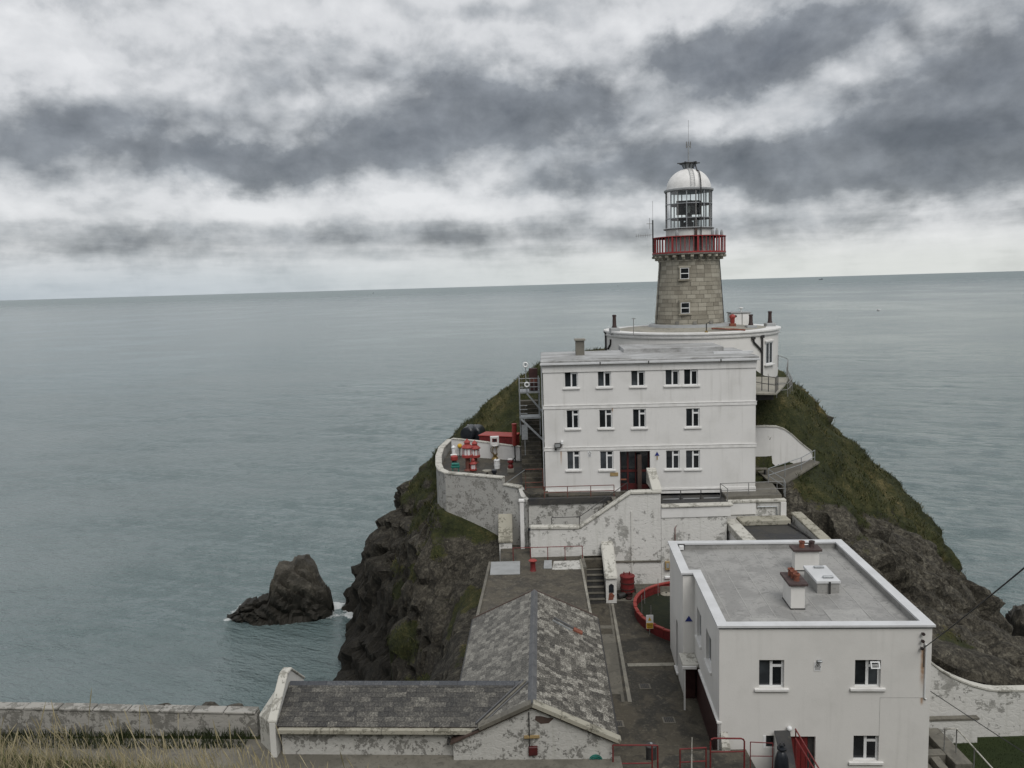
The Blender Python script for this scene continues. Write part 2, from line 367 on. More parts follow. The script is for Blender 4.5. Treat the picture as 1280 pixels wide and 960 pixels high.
def m_rock():
    m, t, b, P, g = newmat('wet_rock', 0.7, 0, 0.35)
    x, y, z = sep(t, P)
    n2 = noise(t, P, 0.8, 6, 0.7); n3 = noise(t, P, 6, 5, 0.7)
    rock = (n2 * 0.6 + n3 * 0.4).ramp([(0.30, (0.016, 0.015, 0.012)), (0.5, (0.055, 0.050, 0.040)), (0.75, (0.14, 0.128, 0.10))])
    wet = (z + (n2 - 0.5) * 5).smooth(4.2, 2.4)
    setc(t, b, mix(t, wet * 0.9, rock, (0.016, 0.0145, 0.011)))
    bump(t, b, n2 + n3 * 0.5, 0.9, 0.15)
m_rock()
def m_grass(name, ramp):
    m, t, b, P, g = newmat(name, 0.8, 0, 0.2)
    r = isl(t, g); n = noise(t, P, 0.35, 4)
    n_ = noise(t, P, 1.3, 4, 0.6); setc(t, b, (r * 0.40 + n * 0.42 + n_ * 0.34 - 0.06).ramp(ramp))
    b.inputs['Subsurface Weight'].default_value = 0.0
m_grass('slope_grass', [(0.25, (0.016, 0.022, 0.007)), (0.5, (0.036, 0.045, 0.013)), (0.68, (0.085, 0.080, 0.030)), (0.9, (0.22, 0.18, 0.088))])
m_grass('dry_grass', [(0.2, (0.10, 0.088, 0.04)), (0.5, (0.25, 0.215, 0.125)), (0.9, (0.42, 0.37, 0.25))])
m_grass('green_grass', [(0.2, (0.035, 0.055, 0.012)), (0.6, (0.075, 0.10, 0.025)), (0.95, (0.18, 0.17, 0.06))])
m_grass('lawn_grass', [(0.2, (0.010, 0.017, 0.005)), (0.6, (0.022, 0.032, 0.009)), (0.95, (0.05, 0.058, 0.02))])
def m_sea():
    m, t, b, P, g = newmat('sea_water', 0.12, 0, 0.5)
    b.inputs['IOR'].default_value = 1.333
    x, y, z = sep(t, P)
    a = t.nodes.new('ShaderNodeAttribute'); a.attribute_name = 'foam'; fo = S(t, a.outputs['Fac'])
    bl = noise(t, scalev(t, P, (0.006, 0.0035, 0)), 1.0, 4, 0.55)
    n = noise(t, P, 1.4, 5, 0.7)
    bl2 = noise(t, scalev(t, P, (0.011, 0.028, 0)), 1.0, 4, 0.6, dist=0.8); lane = bl * 0.6 + bl2 * 0.4
    c = mix(t, lane.smooth(0.40, 0.60), (0.112, 0.158, 0.160), (0.186, 0.230, 0.233))
    fm = (fo + (n - 0.5) * 0.9).smooth(0.42, 0.60)
    # a few wind-broken crests
    wc = noise(t, scalev(t, P, (0.30, 0.62, 0)), 1.0, 3, 0.6); wb = noise(t, scalev(t, P, (0.013, 0.013, 0)), 1.0, 2)
    caps = wc.smooth(0.735, 0.775) * wb.smooth(0.44, 0.62) * x.smooth(-10, 60)
    setc(t, b, mix(t, fm.maxi(caps * 0.75), c, (0.62, 0.65, 0.65)))
    rr = fm * 0.5 + 0.06 + lane.smooth(0.38, 0.62) * 0.10 + y.smooth(300, 6000) * 0.22; t.links.new(rr.k, b.inputs['Roughness'])
    rot = t.nodes.new('ShaderNodeVectorRotate'); rot.inputs['Angle'].default_value = R(24); t.links.new(P.k, rot.inputs['Vector']); Q = S(t, rot.outputs[0])
    h = noise(t, scalev(t, Q, (0.30, 0.75, 0)), 1.0, 5, 0.64) * 1.8 + noise(t, scalev(t, Q, (1.3, 2.6, 0)), 1.0, 3, 0.6) * 0.50 + noise(t, scalev(t, Q, (0.06, 0.13, 0)), 1.0, 2, 0.5) * 2.4
    bump(t, b, h, 1.0, 0.75)
m_sea()

# ------------------------------------------------------------------ mesh building
WL = {}
def wl(o): return WL.get(o.name, Vector((0, 0, 0))) if o else Vector((0, 0, 0))
def tag(o, label=None, cat=None, group=None, kind=None):
    if label: o['label'] = label
    if cat: o['category'] = cat
    if group: o['group'] = group
    if kind: o['kind'] = kind
    return o
def T(name, label, cat, loc, group=None):
    o = bpy.data.objects.new(name, None); o.empty_display_size = 0.3; COL.objects.link(o); o.location = loc; WL[o.name] = Vector(loc)
    return tag(o, label, cat, group)
class MB:
    def __init__(s): s.v = []; s.f = []
    def add(s, vs, fs):
        o = len(s.v); s.v += [tuple(p) for p in vs]; s.f += [tuple(i + o for i in f) for f in fs]; return s
    def box(s, x0, x1, y0, y1, z0, z1):
        return s.add([(x0, y0, z0), (x1, y0, z0), (x1, y1, z0), (x0, y1, z0), (x0, y0, z1), (x1, y0, z1), (x1, y1, z1), (x0, y1, z1)],
                     [(3, 2, 1, 0), (4, 5, 6, 7), (0, 1, 5, 4), (1, 2, 6, 5), (2, 3, 7, 6), (3, 0, 4, 7)])
    def obox(s, o, ux, uy, uz, a0, a1, b0, b1, c0, c1):
        o, ux, uy, uz = Vector(o), Vector(ux), Vector(uy), Vector(uz)
        P = lambda a, b, c: o + ux * a + uy * b + uz * c
        return s.add([P(a0, b0, c0), P(a1, b0, c0), P(a1, b1, c0), P(a0, b1, c0), P(a0, b0, c1), P(a1, b0, c1), P(a1, b1, c1), P(a0, b1, c1)],
                     [(3, 2, 1, 0), (4, 5, 6, 7), (0, 1, 5, 4), (1, 2, 6, 5), (2, 3, 7, 6), (3, 0, 4, 7)])
    def prism(s, poly, z0, z1):
        """plan polygon (ccw); z may be a number or a list per corner"""
        n = len(poly); Z0 = z0 if hasattr(z0, '__len__') else [z0] * n; Z1 = z1 if hasattr(z1, '__len__') else [z1] * n
        vs = [(p[0], p[1], Z0[i]) for i, p in enumerate(poly)] + [(p[0], p[1], Z1[i]) for i, p in enumerate(poly)]
        return s.add(vs, [tuple(range(n))[::-1], tuple(range(n, 2 * n))] + [(i, (i + 1) % n, n + (i + 1) % n, n + i) for i in range(n)])
    def yprism(s, poly, y0, y1):
        """(x,z) polygon extruded along y"""
        n = len(poly); vs = [(p[0], y0, p[1]) for p in poly] + [(p[0], y1, p[1]) for p in poly]
        return s.add(vs, [tuple(range(n)), tuple(range(n, 2 * n))[::-1]] + [((i + 1) % n, i, n + i, n + (i + 1) % n) for i in range(n)])
    def ring(s, outer, inner, z0, z1):
        n = len(outer)
        vs = [(p[0], p[1], z) for z in (z0, z1) for P in (outer, inner) for p in P]
        fs = []
        for i in range(n):
            j = (i + 1) % n; o0, o1, i0, i1 = i, j, n + i, n + j; t = 2 * n
            fs += [(o0, o1, o1 + t, o0 + t), (i1, i0, i0 + t, i1 + t), (o0 + t, o1 + t, i1 + t, i0 + t), (o1, o0, i0, i1)]
        return s.add(vs, fs)
    def lathe(s, c, prof, n=24, a0=0, a1=2 * math.pi):
        full = abs(a1 - a0 - 2 * math.pi) < 1e-6; k = n if full else n + 1; m = len(prof)
        vs = [(c[0] + r * math.cos(a0 + (a1 - a0) * i / n), c[1] + r * math.sin(a0 + (a1 - a0) * i / n), c[2] + z) for i in range(k) for r, z in prof]
        fs = [(i * m + j, ((i + 1) % k) * m + j, ((i + 1) % k) * m + j + 1, i * m + j + 1) for i in range(n) for j in range(m - 1)]
        o = len(s.v); s.add(vs, fs)
        if full:
            if prof[0][0] > 1e-4: s.f.append(tuple(o + i * m for i in range(n))[::-1])
            if prof[-1][0] > 1e-4: s.f.append(tuple(o + i * m + m - 1 for i in range(n)))
        return s
    def tube(s, pts, r, n=6):
        pts = [Vector(p) for p in pts]; rings = []
        for i, p in enumerate(pts):
            d = (pts[min(i + 1, len(pts) - 1)] - pts[max(i - 1, 0)]).normalized()
            a = Vector((0, 0, 1)) if abs(d.z) < 0.9 else Vector((1, 0, 0))
            u = d.cross(a).normalized(); v = u.cross(d); rr = r[i] if hasattr(r, '__len__') else r
            rings.append([p + (u * math.cos(2 * math.pi * k / n) + v * math.sin(2 * math.pi * k / n)) * rr for k in range(n)])
        o = len(s.v); s.v += [tuple(q) for rg in rings for q in rg]
        for i in range(len(pts) - 1):
            for k in range(n): s.f.append((o + i * n + k, o + i * n + (k + 1) % n, o + (i + 1) * n + (k + 1) % n, o + (i + 1) * n + k))
        s.f.append(tuple(o + k for k in range(n))[::-1]); s.f.append(tuple(o + (len(pts) - 1) * n + k for k in range(n)))
        return s
    def wall(s, pts, th, zb, side=0.0):
        """polyline wall: pts (x,y,ztop[,zbot]); thickness th; mitred"""
        P = [Vector((p[0], p[1])) for p in pts]; L = []; Rr = []
        for i, p in enumerate(P):
            d1 = (P[i] - P[i - 1]).normalized() if i else None; d2 = (P[i + 1] - P[i]).normalized() if i < len(P) - 1 else None
            d1 = d1 or d2; d2 = d2 or d1; n1 = Vector((-d1.y, d1.x)); n2 = Vector((-d2.y, d2.x)); m = (n1 + n2).normalized(); k = 1 / max(0.4, m.dot(n1))
            L.append(p + m * k * th * (0.5 + side)); Rr.append(p - m * k * th * (0.5 - side))
        vs = []
        for i, p in enumerate(pts):
            b = p[3] if len(p) > 3 else zb
            vs += [(Rr[i].x, Rr[i].y, b), (L[i].x, L[i].y, b), (L[i].x, L[i].y, p[2]), (Rr[i].x, Rr[i].y, p[2])]
        fs = [(0, 1, 2, 3)]
        for i in range(len(pts) - 1):
            a, b = 4 * i, 4 * i + 4
            fs += [(a + 3, a + 2, b + 2, b + 3), (a, a + 3, b + 3, b), (a + 2, a + 1, b + 1, b + 2), (a + 1, a, b, b + 1)]
        e = 4 * (len(pts) - 1); fs.append((e + 3, e + 2, e + 1, e))
        return s.add(vs, fs)
    def build(s, name, mat, parent=None, smooth=False, bevel=0.0, loc=None):
        base = wl(parent)
        me = bpy.data.meshes.new(name); off = base if loc is None else Vector(loc)
        me.from_pydata([(v[0] - off.x, v[1] - off.y, v[2] - off.z) for v in s.v], [], s.f)
        bm = bmesh.new(); bm.from_mesh(me); bmesh.ops.recalc_face_normals(bm, faces=bm.faces)
        if bevel:
            bmesh.ops.bevel(bm, geom=[e for e in bm.edges if len(e.link_faces) == 2 and e.calc_face_angle(0) > 0.6], offset=bevel, segments=1, affect='EDGES', clamp_overlap=True)
        bm.to_mesh(me); bm.free()
        me.materials.append(MATS[mat])
        if smooth:
            me.polygons.foreach_set('use_smooth', [True] * len(me.polygons))
            try: me.set_sharp_from_angle(angle=R(38))
            except Exception: pass
        o = bpy.data.objects.new(name, me); COL.objects.link(o)
        if parent: o.parent = parent
        if loc is not None: o.location = off - base
        WL[o.name] = Vector(base) if loc is None else Vector(loc)
        return o
def inst(me, name, parent, mtx):
    o = bpy.data.objects.new(name, me); COL.objects.link(o); o.parent = parent
    o.matrix_local = Matrix.Translation(-wl(parent)) @ mtx
    return o
def np_mesh(name, V, F, mat, smooth=False):
    me = bpy.data.meshes.new(name); nv = len(V); F = np.asarray(F); nf, k = F.shape
    me.vertices.add(nv); me.vertices.foreach_set('co', np.asarray(V, dtype=np.float32).ravel())
    me.loops.add(nf * k); me.loops.foreach_set('vertex_index', F.astype(np.int32).ravel())
    me.polygons.add(nf); me.polygons.foreach_set('loop_start', np.arange(0, nf * k, k, dtype=np.int32))
    me.polygons.foreach_set('use_smooth', np.full(nf, smooth)); me.update(calc_edges=True)
    me.materials.append(MATS[mat]); o = bpy.data.objects.new(name, me); COL.objects.link(o); return o
def grid_faces(nx, ny):
    i = np.arange(nx * ny).reshape(ny, nx); return np.stack([i[:-1, :-1].ravel(), i[:-1, 1:].ravel(), i[1:, 1:].ravel(), i[1:, :-1].ravel()], 1)
def railing(parent, pts, h, mat, n_mid=1, spacing=1.2, r=0.022, rail_name='rail', post_name='post', close_posts=None):
    pts = [Vector(p) for p in pts]
    for k in range(n_mid + 1):
        hh = h * (k + 1) / (n_mid + 1)
        MB().tube([p + Vector((0, 0, hh)) for p in pts], r).build(rail_name, mat, parent, True)
    done = set()
    for a, b in zip(pts, pts[1:]):
        n = max(1, round((b - a).length / spacing))
        for i in range(n + 1):
            q = a.lerp(b, i / n); key = (round(q.x, 2), round(q.y, 2))
            if key in done: continue
            done.add(key); MB().tube([q - Vector((0, 0, 0.05)), q + Vector((0, 0, h))], r * 1.1).build(post_name, mat, parent, True)


# ================================================================== THE SETTING
def sdist(P, poly):
    """signed distance, positive inside"""
    A = np.array(poly, float); B = np.roll(A, -1, 0); d = np.full(len(P), 1e9); ins = np.zeros(len(P), bool)
    for a, b in zip(A, B):
        ab = b - a; t = np.clip(((P - a) @ ab) / (ab @ ab), 0, 1); q = a + t[:, None] * ab
        d = np.minimum(d, np.hypot(P[:, 0] - q[:, 0], P[:, 1] - q[:, 1]))
        c = ((a[1] > P[:, 1]) != (b[1] > P[:, 1])); 
        with np.errstate(divide='ignore', invalid='ignore'):
            xi = (b[0] - a[0]) * (P[:, 1] - a[1]) / (b[1] - a[1] + 1e-12) + a[0]
        ins ^= c & (P[:, 0] < xi)
    return np.where(ins, d, -d)
FRONT = [(150, -120), (-150, -120)]
CONT = [
 (-6, [(-150, 74), (-60, 66), (-30, 60), (-21, 58), (-17.5, 63), (-19, 70), (-20.5, 76), (-21.5, 84), (-24, 94), (-20, 106), (-8, 115), (10, 119), (30, 113), (45, 99), (50.5, 86), (50, 74), (48, 65), (48, 57), (53, 51), (63, 47), (100, 43), (150, 40)]),
 (0, [(-150, 68), (-60, 60), (-30, 55), (-17, 55), (-13, 62), (-15, 68), (-16.9, 74.5), (-17.6, 82), (-19.5, 92), (-16, 102), (-6, 110), (10, 114), (28, 108), (41, 96), (46.5, 84), (46, 74), (44, 65), (43.5, 56), (47, 48), (58, 43), (95, 39), (150, 36)]),
 (5, [(-150, 60), (-60, 51), (-30, 46), (-14, 46.5), (-9.8, 53), (-9.8, 60), (-12, 68), (-15.2, 75), (-16.4, 83), (-17.0, 92), (-13, 99), (-4, 105), (10, 109), (26, 103), (38, 92), (43.3, 82), (43, 73), (40.2, 64), (39.2, 55), (41, 47), (51, 40), (92, 35), (150, 32)]),
 (10, [(-150, 54), (-60, 46), (-30, 41.5), (-11, 42.5), (-6.4, 48), (-6.6, 57), (-9.2, 67), (-13.8, 76), (-15.0, 84), (-14.8, 91), (-11, 96), (-3, 100), (10, 104), (24, 98), (34.5, 89), (39.8, 80), (39.6, 72), (36.2, 64), (34.2, 56), (34, 48), (40, 40.6), (88, 31), (150, 27)]),
 (15, [(-150, 47), (-60, 41), (-30, 37.6), (-12, 37.2), (-4.2, 39.5), (-3.4, 46), (-3.8, 54), (-7.2, 60.3), (-9.6, 74), (-11.4, 82), (-11, 88), (-9, 92), (-2, 95), (10, 98), (22, 93), (31, 85), (35.8, 77), (35.4, 71), (31.6, 63), (28.8, 55), (26.6, 48), (25.5, 43), (33, 33), (80, 26), (150, 20)]),
 (20, [(-3.0, 60.2), (-5.7, 62.6), (-6.3, 70), (-6.6, 79), (-6, 85), (-4, 88), (2, 91), (12, 92), (20, 88), (26.6, 81), (31, 75), (30.2, 68.5), (26.6, 61.5), (22.5, 55), (20, 54.5), (14, 58.5), (4, 58.5)]),
 (25, [(1.2, 71.0), (-0.6, 75), (-1.4, 80), (0, 84), (5, 87), (13, 87), (19, 83), (23.4, 78), (26.6, 72), (25, 66), (22, 64), (18, 63), (10, 63), (2, 65)]),
 (29, [(3.4, 71), (4, 78), (7, 82), (13, 82), (18, 78), (20.6, 75), (21, 71), (19.6, 66.8), (14, 65), (4.5, 68)]),
 (30, [(9, 72), (10, 77), (14, 80), (18, 77), (20.5, 74), (19, 70), (12, 70)]),
]
def hillside(x, y):
    """the grassy bank the photographer stands on"""
    zc = np.interp(x, [-40, -12, -8.4, -6.5, -4.2, -2, 0, 3, 12], [29.9, 29.1, 28.78, 28.52, 28.12, 27.45, 26.6, 25.4, 24.6])
    z = np.where(y < 12.5, 34.25 + (zc - 34.25) * np.maximum(y, -6) / 12.5, zc - 0.98 * (y - 12.5))
    return z
def ground(P):
    P = np.asarray(P, float); h = np.full(len(P), -6.0); D = []
    for z, c in CONT:
        poly = c + (FRONT if z <= 15 else []); D.append(sdist(P, poly))
    D.append(None)
    for i, (z, c) in enumerate(CONT):
        d = D[i]; m = d > 0
        if i == len(CONT) - 1: h = np.where(m, z, h); break
        e = -D[i + 1]; z2 = CONT[i + 1][0]
        h = np.where(m, z + (z2 - z) * d / np.maximum(d + np.maximum(e, 0), 1e-6), h)
    x, y = P[:, 0], P[:, 1]
    front = (y < 36)
    h = np.where(front & (y < 33.9), np.minimum(np.maximum(h, 17.05), 17.05), h)
    hs = hillside(x, y); h = np.where(y < 30, np.maximum(h, hs), h)
    def cut(x0, x1, y0, y1, z, h):
        m = (x > x0) & (x < x1) & (y > y0) & (y < y1); return np.where(m, np.minimum(h, z), h)
    h = cut(3.6, 17.6, 31.2, 54.5, 14.0, h); h = cut(-2.2, 4.4, 31.4, 53.5, 14.0, h); h = cut(13, 21, 46, 54.6, 15.0, h)
    h = cut(17.0, 60, 25, 40.5, 11.9, h); h = cut(3.8, 60, 22, 31.3, 13.2, h); h = cut(-1.0, 14, 52, 55.4, 16.8, h); h = cut(-10.5, 0, 31.8, 35.2, 15.5, h)
    h = cut(-4.2, 1.0, 59, 67.5, 21.0, h); h = cut(-5.4, -1.0, 61.5, 69, 21.0, h); h = cut(-0.5, 17, 55.3, 60, 20.8, h)
    h = cut(14, 19.0, 54.5, 60, 20.2, h); h = cut(-5.4, 1.2, 66, 72.5, 22.1, h)
    m = (x > 16.8) & (x < 24.2) & (y > 54.6 + (x - 18.2) * .95) & (y < 61.45); h = np.where(m, np.minimum(h, 21.28 + np.clip(x - 19, 0, 5) * .16), h)
    wt = np.interp(x, [18, 20.9, 22.5, 24.5, 60], [17.4, 15.9, 14.9, 14.2, 13.9]); h = np.where((x > 18) & (y >= 40.5), np.minimum(h, wt - .15 + (y - 40.5) * 1.0), h)
    yw = 60.0 - (x + 5) * .44; foot = np.interp(x, [-6.5, -5.5, -2.2, -.6, .8], [19.9, 19.6, 18.4, 17.6, 16.6]) - 1.15 * np.maximum(0, yw - y - .5) - 1.6 * np.maximum(0, -x - 5.9)
    h = np.where((x > -8.5) & (x < .8) & (y > 50) & (y < yw + 1), np.maximum(h, foot), h)
    m = (x > -6.6) & (x < .8) & (y < 61 - (x + 5.5) * .4) & (y > 53); h = np.where(m, np.minimum(h, np.interp(x, [-6.5, -5.5, -2.2, -.6, .8], [19.9, 19.6, 18.4, 17.6, 16.6])), h)
    return h
def axis(segs):
    out = []
    for a, b, st in segs: out.append(np.arange(a, b, st))
    out.append([segs[-1][1]]); return np.concatenate(out)
def build_terrain():
    xs = axis([(-150, -40, 5), (-40, -22, 0.8), (-22, 54, 0.27), (54, 70, 0.8), (70, 150, 5)])
    ys = axis([(-60, -10, 4), (-10, 26, 0.6), (26, 112, 0.27), (112, 122, 1.0)])
    X, Y_ = np.meshgrid(xs, ys); P = np.stack([X.ravel(), Y_.ravel()], 1)
    W = np.stack([P[:, 0] * 0.13, P[:, 1] * 0.13, np.zeros(len(P))], 1)
    far = np.clip((P[:, 1] - 40) / 10, 0, 1) * np.clip((np.abs(P[:, 0] - 8) - 12) / 6, 0, 1); far = np.maximum(far, np.clip((P[:, 1] - 66) / 6, 0, 1))
    wx = pnoise(W) * 2.2 * far; wy = pnoise(W + 31.7) * 2.2 * far
    h = ground(P + np.stack([wx, wy], 1))
    hh = h.reshape(X.shape); gy, gx = np.gradient(hh, ys, xs)
    nrm = np.stack([-gx.ravel(), -gy.ravel(), np.ones(len(P))], 1); nrm /= np.linalg.norm(nrm, axis=1)[:, None]
    Q = np.column_stack([P, h])
    steep = 1 - nrm[:, 2]
    zone = ((P[:, 1] > 34.5)).astype(float)
    # grassiness: upper, gentler ground
    gn = fbm(Q * 0.16, 4); left = np.clip((4 - P[:, 0]) / 8, 0, 1)
    gtop = h - (19.2 - 2.8 * left) + 2.6 * gn
    gtop = np.where((P[:, 0] > 20) & (P[:, 1] < 66), h - 18.4 + 2.4 * gn, gtop)
    gtop = np.where(P[:, 0] > 20, h - np.interp(P[:, 1], [50, 58, 66, 74], [18.6, 17.5, 11.5, 8.0]) + 3.4 * gn, gtop)
    grass = np.clip(gtop * 0.22, -1, 1) - np.clip((steep - 0.44) * 2.0, 0, 1)
    grass = np.where(P[:, 1] < 34.2, 1.0, grass)
    # hanging green ledges on the left cliff
    ledge = fbm(np.column_stack([Q[:, 0] * 0.2 + 5, Q[:, 1] * 0.2, Q[:, 2] * 0.42]), 3)
    grass = np.maximum(grass, np.where((left > 0.3) & (h > 6) & (P[:, 1] > 42) & (P[:, 0] > -11.5), (ledge - 0.12) * 2.2 - steep * 0.15, -1))
    grass = np.where(P[:, 1] > 42, grass + 0.85 * fbm(Q * 0.33 + 7, 3) - 0.20, grass)
    rock = np.clip(0.55 - grass * 1.2, 0.05, 1) * zone
    # bedding dips to the left: slabs, joints, blocks
    B = np.column_stack([Q @ np.array([0.55, 0.25, 0.80]), Q @ np.array([0.80, -0.3, -0.55]), Q @ np.array([0.2, 0.95, 0.0])])
    slab = ridged(B * np.array([0.34, 0.10, 0.14]), 3)
    f1, f2, cid = cells(B * np.array([0.40, 0.13, 0.24])); joint = np.clip((f2 - f1) / 0.16, 0, 1)
    f1b, f2b, cidb = cells(B * np.array([1.15, 0.42, 0.62])); jointb = np.clip((f2b - f1b) / 0.18, 0, 1)
    small = fbm(Q * 0.9, 4)
    f1c, f2c, cidc = cells(B * np.array([2.6, 1.5, 1.8])); jointc = np.clip((f2c - f1c) / 0.2, 0, 1)
    d = rock * ((slab - 0.95) * 1.0 + (cid - 0.55) * 2.3 + (joint - 1) * 1.1 + (cidb - 0.5) * 0.55 + (jointb - 1) * 0.30 + small * 0.28 + (cidc - .5) * .16 + (jointc - 1) * .06)
    d += (1 - rock) * zone * (fbm(Q * 0.5, 4) * 0.42 + np.clip((P[:, 0] - 19) / 6, 0, 1) * fbm(Q * 0.22 + 3, 3) * 0.9)
    amp = np.maximum(np.clip((steep - 0.05) * 4, 0.12, 1.0), np.clip(rock * 1.1 - .15, 0, .85)) * np.where(h < -1, 0.6, 1.0)
    keep = np.ones(len(P))
    keep = np.where((P[:, 0] > -6.5) & (P[:, 0] < 23.5) & (P[:, 1] > 30) & (P[:, 1] < 72), 0.45, keep)
    keep = np.where((P[:, 0] > -3.0) & (P[:, 0] < 19.8) & (P[:, 1] > 28) & (P[:, 1] < 62), 0.0, keep)
    keep = np.where((P[:, 0] > -6.5) & (P[:, 0] < 1) & (P[:, 1] > 57.5) & (P[:, 1] < 72), 0.12, keep); keep = np.where((P[:, 0] > 18) & (P[:, 1] > 40.4) & (P[:, 1] < 43.5), .3, keep)
    keep = np.where((P[:, 0] > 17) & (P[:, 1] > 28) & (P[:, 1] < 40.3), 0.0, keep)
    d = d * amp * keep * np.where((P[:, 0] < 4) & (rock > .3), .62, 1.0)
    dirn = nrm * 1.0; dirn[:, 2] *= 0.55
    V = Q + dirn * d[:, None]
    bank = (P[:, 1] < 31) ; V[:, 2] += np.where(bank, 0.10 * fbm(Q * 0.8, 3), 0)
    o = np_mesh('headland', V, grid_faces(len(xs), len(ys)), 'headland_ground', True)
    a = o.data.attributes.new('grass', 'FLOAT', 'POINT'); a.data.foreach_set('value', grass.astype(np.float32))
    gf = grass[grid_faces(len(xs), len(ys))].mean(1); o.data.polygons.foreach_set('use_smooth', gf > 0.05)
    o['kind'] = 'structure'
    return V.reshape(len(ys), len(xs), 3), grass.reshape(len(ys), len(xs)), nrm.reshape(len(ys), len(xs), 3)
TV, TG, TN = build_terrain()

def build_sea():
    ang = np.concatenate([np.linspace(-math.pi, -0.75, 40)[:-1], np.linspace(-0.75, 0.75, 620), np.linspace(0.75, math.pi, 40)[1:]])
    rad = np.concatenate([[20.0], np.geomspace(45, 500, 330), np.geomspace(520, 70000, 90)])
    A, Rr = np.meshgrid(ang, rad); X = (Rr * np.sin(A)).ravel(); Y_ = (Rr * np.cos(A)).ravel(); r = Rr.ravel()
    c, s = math.cos(R(24)), math.sin(R(24)); U = X * c - Y_ * s; Vv = X * s + Y_ * c
    Z = np.zeros(len(X)); m = r < 900
    z = 0.16 * fbm(np.column_stack([U[m] * 0.05, Vv[m] * 0.11, 0 * U[m]]), 2) + 0.05 * fbm(np.column_stack([U[m] * 0.25, Vv[m] * 0.5, 0 * U[m] + 4]), 2)
    Z[m] = z * np.clip((900 - r[m]) / 780, 0, 1) ** 2
    foam = np.full(len(X), -1.0); mm = (r < 220); PP2 = np.column_stack([X[mm], Y_[mm]])
    d = -sdist(PP2, CONT[1][1] + FRONT)
    stack = -sdist(PP2, [(-33, 88), (-27, 85.3), (-21, 86.5), (-20.6, 91), (-25, 94), (-31, 92)])
    d = np.minimum(d, stack)
    side = np.where((PP2[:, 1] > 87.5) | (PP2[:, 0] > 30), 0.95, np.where(PP2[:, 0] > -20.3, .62, .3))       # the weather side breaks, the lee is calm
    foam[mm] = 0.82 * (np.exp(-np.maximum(d, 0) / 1.5) * 0.85 + 0.45 * fbm(np.column_stack([PP2 * 0.35, 0 * d]), 3)) * side
    o = np_mesh('sea', np.column_stack([X, Y_, Z]), grid_faces(len(ang), len(rad)), 'sea_water', True)
    a = o.data.attributes.new('foam', 'FLOAT', 'POINT'); a.data.foreach_set('value', foam.astype(np.float32)); o['kind'] = 'structure'
build_sea()

def rock_mass(name, label, x0, x1, yc, prof, dep, mat, seed, res=0.35, zo=0.0, amp=1.0):
    """a rock standing in the sea; prof = top height along x, dep = half depth along x"""
    nu, nv = int((x1 - x0) / res * 1.6), 64
    u = np.linspace(0, 1, nu); px, pz = zip(*prof); H_ = np.interp(x0 + u * (x1 - x0), px, pz); Dp = np.interp(u, [0, .12, .5, .88, 1], [0.15, .7, 1, .75, .15]) * dep
    th = np.linspace(-0.35, math.pi + 0.35, nv); Xg = (x0 + u * (x1 - x0))[:, None] + 0 * th; k = np.abs(np.cos(th)) ** 0.55 * np.sign(np.cos(th))
    Yg = yc - Dp[:, None] * k[None]; Zg = np.sign(np.sin(th)) * np.abs(np.sin(th)) ** 0.62 * (H_[:, None] + 0.8) - 0.8
    P = np.stack([Xg.ravel(), Yg.ravel(), Zg.ravel()], 1)
    B = np.column_stack([P @ np.array([0.62, 0.1, 0.75]), P @ np.array([0.75, -0.2, -0.6]), P @ np.array([0.1, 0.97, 0.2])]) + seed
    f1, f2, cid = cells(B * np.array([0.62, 0.30, 0.40])); f1b, f2b, cb = cells(B * np.array([1.7, 0.9, 1.1]))
    d = (cid - 0.5) * 1.3 + (np.clip((f2 - f1) / .18, 0, 1) - 1) * 0.6 + (cb - 0.5) * 0.55 + fbm(P * 0.9 + seed, 4) * 0.35
    c = np.array([(x0 + x1) / 2, yc, 0.5]); n = P - np.stack([P[:, 0], np.full(len(P), yc), np.full(len(P), 0.3)], 1); n /= np.linalg.norm(n, axis=1)[:, None] + 1e-6
    V = P + n * d[:, None] * amp; V[:, 2] += zo
    o = np_mesh(name, V, grid_faces(nv, nu), mat, False)
    base = Vector((c[0], yc, 0)); o.data.transform(Matrix.Translation(-base)); o.location = base
    return tag(o, label, 'rock')
rock_mass('sea_stack', 'dark rock stack standing alone in the sea left of the headland', -32.6, -20.8, 88.6,
          [(-32.6, 0.2), (-31.8, 1.0), (-30, 1.5), (-28.6, 2.1), (-27.5, 2.8), (-26.9, 5.2), (-26.2, 6.2), (-23.4, 6.3), (-22.7, 5.4), (-22.0, 3.9), (-21.2, 3.2), (-20.8, 1.2)], 2.7, 'wet_rock', 3.3, amp=.8)
rock_mass('shore_rock', 'black wave-washed rock at the foot of the right cliff', 46.2, 56, 74.5,
          [(46.2, 1.6), (47, 3.6), (49, 3.9), (52, 3.2), (56, 0.8)], 4.0, 'wet_rock', 9.1)
rock_mass('edge_rock', 'long flat dark rock just behind the left boundary wall', -21.5, -16.3, 37.2, [(-21.5, 1.0), (-18, 1.5), (-16.6, 1.55), (-16.3, 1.1)], 0.9, 'wet_rock', 5.0, .25, 15.12, .25)
rock_mass('edge_rock', 'square dark rock behind the boundary wall near the long shed', -15.6, -12.8, 36.6, [(-15.6, 1.0), (-14.8, 1.6), (-13.2, 1.75), (-12.8, 1.3)], 0.7, 'wet_rock', 6.0, .25, 15.15, .25)

